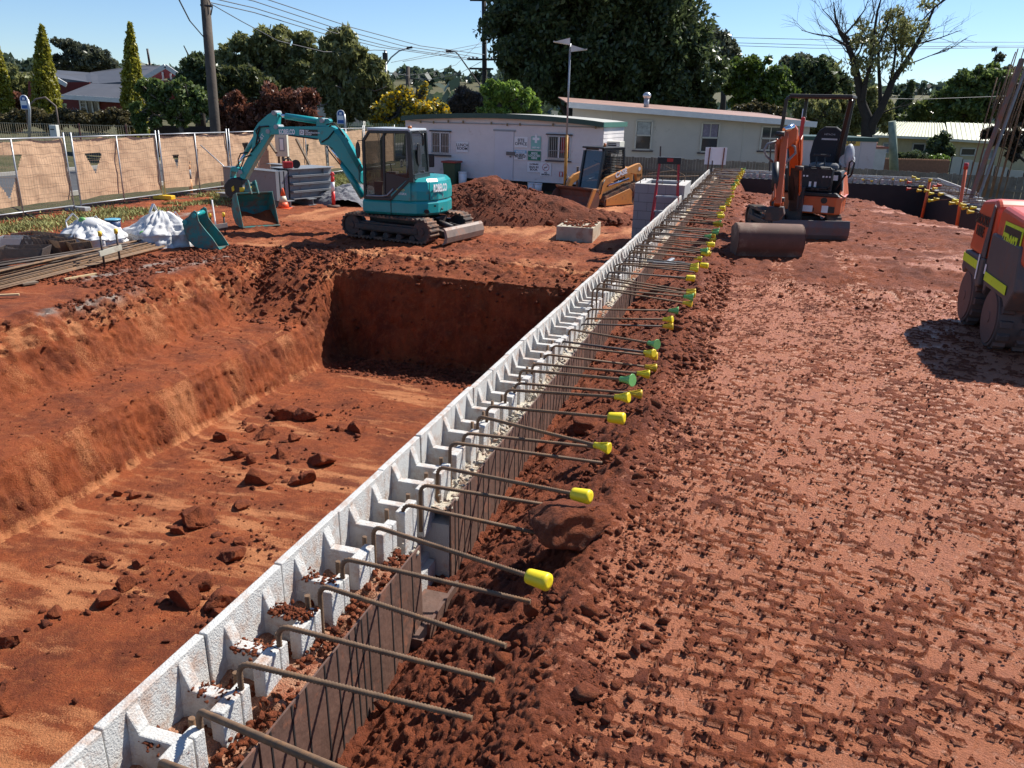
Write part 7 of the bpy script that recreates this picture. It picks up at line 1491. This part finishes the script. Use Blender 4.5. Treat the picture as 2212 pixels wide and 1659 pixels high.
tree('overhanging_branch','loose branch of dark leaves showing between the long rusty bars','tree',[(2140,285,12),(2160,300,14),(2185,295,16),(2205,310,16),(2195,330,14),(2125,290,7)],40,(2230,370),leafmat('leaf_branch',(.05,.04,.028)),2600,.17,99,per=10,tr=.08)
# bare tree: traced limbs
br=put('bare_tree','tall almost leafless tree with forked black trunk behind the weatherboard house','tree',ony(1872,300,48)); bO=np.array([float(v) for v in br.location])
def q4(x,y,Y=48): return ony((3000+x/2.143)/1.8228,(y/2.143)/1.8228,Y)-bO
g=np.random.default_rng(77); m=MB(); tips=[]
limbs=[([(890,1200),(895,1100),(900,990),(850,850),(845,720),(790,500),(770,420),(740,330),(700,270),(660,130),(655,0)],[.42,.40,.38,.32,.28,.22,.20,.17,.13,.08,.03]),
([(920,1120),(930,1040),(990,930),(1020,820),(1080,680),(1180,520),(1260,390),(1330,210),(1380,80),(1490,0)],[.36,.34,.28,.26,.22,.19,.15,.11,.07,.03]),
([(850,850),(870,700),(900,520),(905,350),(925,120),(960,-30)],[.2,.17,.14,.11,.08,.04]),([(1000,900),(1010,760),(1000,560),(1010,380),(1060,290),(1110,180),(1150,60)],[.17,.14,.11,.09,.06,.04,.02]),
([(770,430),(700,370),(600,300),(480,280),(390,240)],[.12,.09,.06,.04,.02]),([(740,340),(640,240),(580,150),(500,80)],[.09,.06,.04,.02]),([(700,280),(760,200),(830,100),(850,0)],[.08,.06,.04,.02]),
([(905,350),(850,270),(740,300)],[.06,.05,.03]),([(925,200),(980,100),(1000,-20)],[.07,.05,.03]),([(1260,390),(1340,360),(1450,330),(1600,260)],[.08,.06,.04,.015]),([(1300,300),(1380,280),(1480,230)],[.05,.03,.015]),
([(1100,660),(1140,450),(1150,350),(1110,280)],[.10,.08,.06,.04]),([(1350,170),(1430,60),(1500,-10)],[.06,.04,.02]),([(1000,960),(1080,930),(1150,900),(1300,885)],[.07,.05,.03,.012]),([(905,400),(960,330),(1040,300)],[.05,.03,.02]),([(760,480),(730,540),(690,470)],[.05,.03,.02]),([(800,520),(860,380),(880,300)],[.05,.04,.02]),([(1180,520),(1200,400),(1230,250),(1290,150)],[.07,.05,.04,.02])]
for pts,rs_ in limbs:
    dy=g.uniform(-1.5,1.5); P_=[q4(x,y)+np.array([g.normal(0,.03),dy*(k/len(pts)),g.normal(0,.03)]) for k,(x,y) in enumerate(pts)]; m.tube(P_,[q_*.78 for q_ in rs_],7,cap=False); tips.append((P_,rs_))
def twig(p,d,l,r,dep):
    q=p+d*l*.5+g.normal(0,.05*l,3); e=p+d*l+g.normal(0,.08*l,3); m.tube([p,q,e],[r,r*.7,r*.35],4,cap=False)
    if dep>0:
        for k in range(3): s_=p+(e-p)*g.uniform(.4,1); dd=d+g.normal(0,.42,3)+np.array([0,0,.15]); twig(s_,dd/np.linalg.norm(dd),l*g.uniform(.5,.75),r*.55,dep-1)
for P_,rs_ in tips:
    for k in range(2,len(P_)):
        for j in range(2):
            if rs_[k]>.25: continue
            t=g.uniform(0,1); s_=P_[k-1]*(1-t)+P_[k]*t; d=(P_[k]-P_[k-1]); d/=np.linalg.norm(d); d=d*.8+g.normal(0,.5,3)*np.array([1,.8,.8])+np.array([0,0,.25]); d/=np.linalg.norm(d); twig(s_,d,g.uniform(.8,1.9),max(.014,rs_[k]*.22),2 if j else 1)
m.build('trunk',mat('bare_bark',(.028,.022,.018),.9,var=.3,vs=5),br,fix=False)
C_=[];R_=[]
for (x,y,n,sx,sy) in ((1150,180,26,60,90),(1200,260,20,60,70),(870,280,14,40,70),(910,420,14,40,90),(860,540,12,50,60),(1170,350,14,40,60),(780,540,6,20,30),(1100,520,8,40,50),(870,640,8,40,40),(1440,30,5,30,20)):
    for k in range(n): C_.append(q4(x+g.normal(0,sx),y+g.normal(0,sy))+np.array([0,g.normal(0,.8),0])); R_.append(g.uniform(.18,.42))
co,f,lv=leaves(np.array(C_),np.array(R_),2800,.11,78,1,1.2,2.8,0); npmesh('foliage',co,f,LOL,br,attr={'lv':lv})
# distant ridge of woods with roofs
FAR=leafmat('leaf_far',(.06,.085,.05)); g=np.random.default_rng(123)
def ridge(n,x0,x1,Y0,Y1,hmin,hmax,lab,seed,sz):
    g=np.random.default_rng(seed); X_=g.uniform(x0,x1,n); Y_=g.uniform(Y0,Y1,n); Z_=zfar(X_,Y_); h=g.uniform(hmin,hmax,n); C_=np.stack([X_,Y_,Z_+h*.5],1); co,f,lv=leaves(C_,h*.6,n*22,sz,seed+1,.8,0,1.2,.5); o=npmesh('distant_woods',co,f,FAR,None,attr={'lv':lv}); tag(o,kind='stuff')
ridge(900,-900,1000,900,1500,8,18,'',5,7); ridge(500,-260,300,300,700,5,11,'',6,4); ridge(260,-60,120,110,220,4,8,'',8,1.6)
for i,(x,y,w_,h_,Y,c) in enumerate([(1160,0,0,0,0,0)]): pass
RB_=mat('far_roof',(.42,.42,.42),.6); rb_=mat('far_wall_paint',(.45,.43,.38),.7)
for i,(x,y,w,Y,lb_) in enumerate(((700,208,24,82,'pale roofed house half hidden behind the slender gum'),(760,222,22,84,'white house glimpsed through the slender gum crown'),(835,217,9,150,'tiny white roofed house beyond the street light'),(945,208,8,400,'tiny pale house on the distant ridge'),(962,214,7,380,'tiny grey roofed house low on the distant ridge'),(905,219,8,300,'tiny house behind the flowering tree'),(925,205,6,480,'tiny house high on the distant ridge'),(972,233,14,90,'blue walled shed behind the bare bush'))):
    p=ony(x,y+6,Y); wd_=w/F*Y; o=put('far_house',lb_,'house',p,0,'far houses among the trees'); m=MB(); m.box((-wd_,0,-2),(wd_,wd_*1.2,wd_*.35)); m.build('wall',mat('blue_shed',(.05,.13,.30),.6) if i==7 else rb_,o); m=MB(); m.prism([(-wd_*1.1,wd_*.35),(wd_*1.1,wd_*.35),(wd_*.7,wd_*.75),(-wd_*.7,wd_*.75)],(0,-.3,0),(1,0,0),(0,0,1),(0,wd_*1.4,0)); m.build('roof',RB_,o)
p=ony(1082/1*1.0,0,1)
# green palisade behind the digger cab
o=put('palisade_fence','thin green palisade fence beneath the flowering tree','fence',ony(660,285,46)); e=(ony(880,290,46)-ony(660,285,46))[0]; m=MB()
for k in range(60): x=e*k/60; m.bar((x,0,-1),(x,0,.55),.05,.02)
m.bar((0,0,.35),(e,0,.35),.05); m.build('palisade_slat',mat('fence_green',(.10,.16,.11),.7),o)
o=put('dark_back_fence','dark timber fence beneath the garden trees','fence',ony(315,300,47)); e=(ony(700,300,47)-ony(315,300,47))[0]; m=MB(); m.box((0,0,-1.5),(e,.05,.75)); m.build('boards_slat',mat('dark_boards',(.035,.03,.032),.8,var=.2,vs=5),o)
# ======================= POLES AND WIRES =======================
POLE=mat('pole_timber',(.085,.065,.05),.9,var=.3,vs=2,bump=.5,bs=10); POLED=mat('pole_dark',(.035,.03,.028),.85,var=.2); WR=mat('cable_grey',(.10,.10,.11),.6)
def pole(lab,x0,y0,x1,y1,Y,r,mm,name='power_pole',grp=None,zext=1.5):
    a=ony(x0,y0,Y);b=ony(x1,y1,Y); o=put(name,lab,'pole',a,0,grp); v=Vector(b-a); m=MB(); m.tube([v.normalized()*-zext,(0,0,0),v],[r*1.08,r,r*.85],10); m.build('pole',mm,o); return o,a
o,a=pole('thick weathered timber power pole beyond the temporary fence',466,290,440,-40,38,.235,POLE)
m=MB(); p=Vector(ony(448,12,38)-a); m.cyl(p+Vector((-.25,-.1,0)),p+Vector((.3,-.25,-.05)),.05); m.tube([p+Vector((.15,-.25,.3)),p+Vector((.3,-.27,-.1)),p+Vector((.2,-.25,-.4))],.03,5); m.build('insulator',DKST,o)
o2,a2=pole('tall dark power pole with crossarms beside the giant fig',1047,190,1045,-40,68,.20,POLED)
for (x0,x1,y) in ((1009,1078,128),(1014,1066,148),(1015,1075,0)): m=MB(); m.bar(ony(x0,y,67.8)-a2,ony(x1,y+1,67.8)-a2,.14); m.build('crossarm',POLED,o2)
for x in (1014,1022,1030,1062,1070): m=MB(); m.cyl(ony(x,128,67.7)-a2,ony(x,123,67.7)-a2,.09); m.build('insulator',GREYM,o2)
o3,a3=pole('slim grey street light pole before the flowering tree',838,290,832,108,56,.10,GALV,'street_light')
m=MB(); m.tube([Vector(ony(835,138,56)-a3),Vector(ony(845,124,56)-a3),Vector(ony(862,110,56)-a3),Vector(ony(880,104,56)-a3)],.045,6); m.build('lamp_arm',GALV,o3); m=MB(); m.bar(ony(879,104,56)-a3,ony(891,102,56)-a3,.25,.12); m.build('lamp_head',DKST,o3,bevel=.03); m=MB(); m.bar(ony(820,157,56)-a3,ony(847,158,56)-a3,.07); m.build('crossarm',POLED,o3); m=MB(); m.cbox(Vector(ony(832,123,56)-a3),(.3,.3,.5)); m.build('control_box',DKST,o3)
for (x0,x1) in ((840,852),(842,860)): m=MB(); m.tube([Vector(ony(x0,245,56)-a3),Vector(ony(x1,290,56)-a3)],.02,4); m.build('stay_wire',WR,o3)
o4,a4=pole('short distant timber pole above the yellow blossoms',881,215,881,143,92,.24,POLE); m=MB(); m.bar(ony(868,167,92)-a4,ony(905,173,92)-a4,.10); m.build('crossarm',POLED,o4)
lo_,la=pole('long bracket street light slanting out from the dark pole',1045,195,990,118,66,.055,POLED,'bracket_light',zext=0)
m=MB(); m.tube([Vector(ony(990,118,66)-la),Vector(ony(984,112,66)-la),Vector(ony(973,111,66)-la)],.05,6); m.build('lamp_arm',POLED,lo_); m=MB(); m.bar(ony(975,111,66)-la,ony(963,110,66)-la,.3,.16); m.build('lamp_head',DKST,lo_,bevel=.03)
def wire(lab,pts,r=.018,grp='overhead wires'):
    a=ony(*pts[0]); o=put('overhead_wire',lab,'wire',a,0,grp); P_=[Vector(ony(*p)-a) for p in pts]; fine=[]
    for k in range(len(P_)-1):
        for t in np.linspace(0,1,7)[:-1]: fine.append(P_[k].lerp(P_[k+1],float(t)))
    fine.append(P_[-1]); m=MB(); m.tube(fine,r,4); m.build('cable',WR,o)
wire('service wire from the frame top down to the timber pole',[(386,-2,34),(410,45,36),(440,80,38)],.03)
wire('service wire sagging from the timber pole to the street light',[(455,8,38),(520,45,42),(600,88,46),(700,112,50),(770,112,53),(808,108,55),(832,109,56)],.022)
for lb_,pp in (('highest',[(500,-24,41),(581,0,43),(759,59,51),(908,99,60),(1046,118,67.5)]),('second highest',[(440,-24,40),(549,2.5,43),(722,60,51),(870,99,60),(1034,124,67.5)]),('second lowest',[(440,-8,40),(549,17,43),(722,71,51),(846,102,59),(1022,127,67.5)]),('lowest',[(440,2,40),(549,27,43),(697,72,51),(821,102,59),(995,126,67),(1012,130,67.5)])): wire('long sagging street wire, '+lb_+' of four above the trees',pp,.022)
wire('upper side wire running from the dark pole towards the street light',[(1042,94,67),(960,110,64),(880,128,60),(845,135,57)],.015); wire('lower side wire running from the dark pole towards the street light',[(1042,100,67),(960,117,64),(870,133,60)],.015)
wire('sagging wire between the distant pole and the dark pole crossarm',[(884,168,92),(930,172,85),(990,160,75),(1040,133,68)],.02); wire('wire from the small crossarm dipping to the dark pole',[(847,158,56),(880,163,60),(930,158,62),(985,140,64),(1040,88,67)],.015)
for i,y in enumerate((82,93,99)): wire('wire crossing behind the bare tree, '+['highest','middle','lowest'][i]+' of three',[(1572,y-1,110),(1750,y+3+i,105),(1950,y+9-i*1,105),(2215,y+9-i*3,105)],.03)
wire('wire dipping behind the leaning pole above the cream roof',[(1560,196,80),(1700,204,76),(1925,213,70),(2000,214,78),(2215,206,85)],.022)
# faint cloud near the horizon behind the broad tree
# ======================= split leftovers into their own parts =======================
_PATT=('lattice','joint','seam','crumb','soil_on','lettering','pad','course','grout','leaf','leaves','crown','foliage','slat','groove','vent','mesh','frame','web','clod','blossom','grass','text','pattern','rib')
def autosplit():
    for o in [x for x in COL.objects if x.type=='MESH']:
        nm=o.name.lower()
        if any(w in nm for w in _PATT) or o.get('kind') or len(o.data.vertices)>6000 or o.data.users>1: continue
        me=o.data; nv=len(me.vertices); ed=np.empty(len(me.edges)*2,np.int32); me.edges.foreach_get('vertices',ed); ed=ed.reshape(-1,2)
        par=list(range(nv))
        def fd(a):
            while par[a]!=a: par[a]=par[par[a]]; a=par[a]
            return a
        for a,b in ed:
            a,b=fd(a),fd(b)
            if a!=b: par[a]=b
        root=np.array([fd(i) for i in range(nv)]); u,isl=np.unique(root,return_inverse=True); k=len(u)
        if k<2 or k>60: continue
        co=np.empty(nv*3,np.float32); me.vertices.foreach_get('co',co); co=co.reshape(-1,3)
        lo=np.array([co[isl==i].min(0) for i in range(k)]); hi=np.array([co[isl==i].max(0) for i in range(k)]); sz=(hi-lo).max(1)
        gap=np.maximum(0,np.maximum(lo[:,None]-hi[None],lo[None]-hi[:,None])); near=np.sqrt((gap**2).sum(2))<=np.maximum(.02,.5*np.maximum(sz[:,None],sz[None]))*.98
        pc=list(range(k))
        def f2(a):
            while pc[a]!=a: a=pc[a]
            return a
        for a in range(k):
            for b in range(a):
                if near[a,b]: x,y=f2(a),f2(b); pc[x]=y
        grp=np.array([f2(i) for i in range(k)]); gs=np.unique(grp)
        if len(gs)<2: continue
        vg=grp[isl]; base=o.name.split('.')[0]
        if base.endswith('s') and not base.endswith('ss'): base=base[:-1]
        polys=[(list(p.vertices),p.material_index,p.use_smooth) for p in me.polygons]
        for g_ in gs:
            idx=np.nonzero(vg==g_)[0]; mp={int(a):i for i,a in enumerate(idx)}
            fs=[([mp[v] for v in pv],mi_,sm_) for pv,mi_,sm_ in polys if pv[0] in mp]
            m2=bpy.data.meshes.new(base); m2.from_pydata([tuple(co[i]) for i in idx],[],[f[0] for f in fs])
            for mt in me.materials: m2.materials.append(mt)
            m2.polygons.foreach_set('material_index',[f[1] for f in fs]); m2.polygons.foreach_set('use_smooth',[f[2] for f in fs]); m2.update()
            o2=bpy.data.objects.new(base,m2); COL.objects.link(o2); o2.parent=o.parent; o2.matrix_basis=o.matrix_basis.copy()
            for md_ in o.modifiers:
                mo=o2.modifiers.new(md_.name,md_.type); mo.width=md_.width; mo.segments=md_.segments; mo.limit_method='ANGLE'; mo.angle_limit=md_.angle_limit
            if g_==gs[0]:
                for ch in list(o.children): ch.parent=o2
        bpy.data.objects.remove(o)
autosplit()
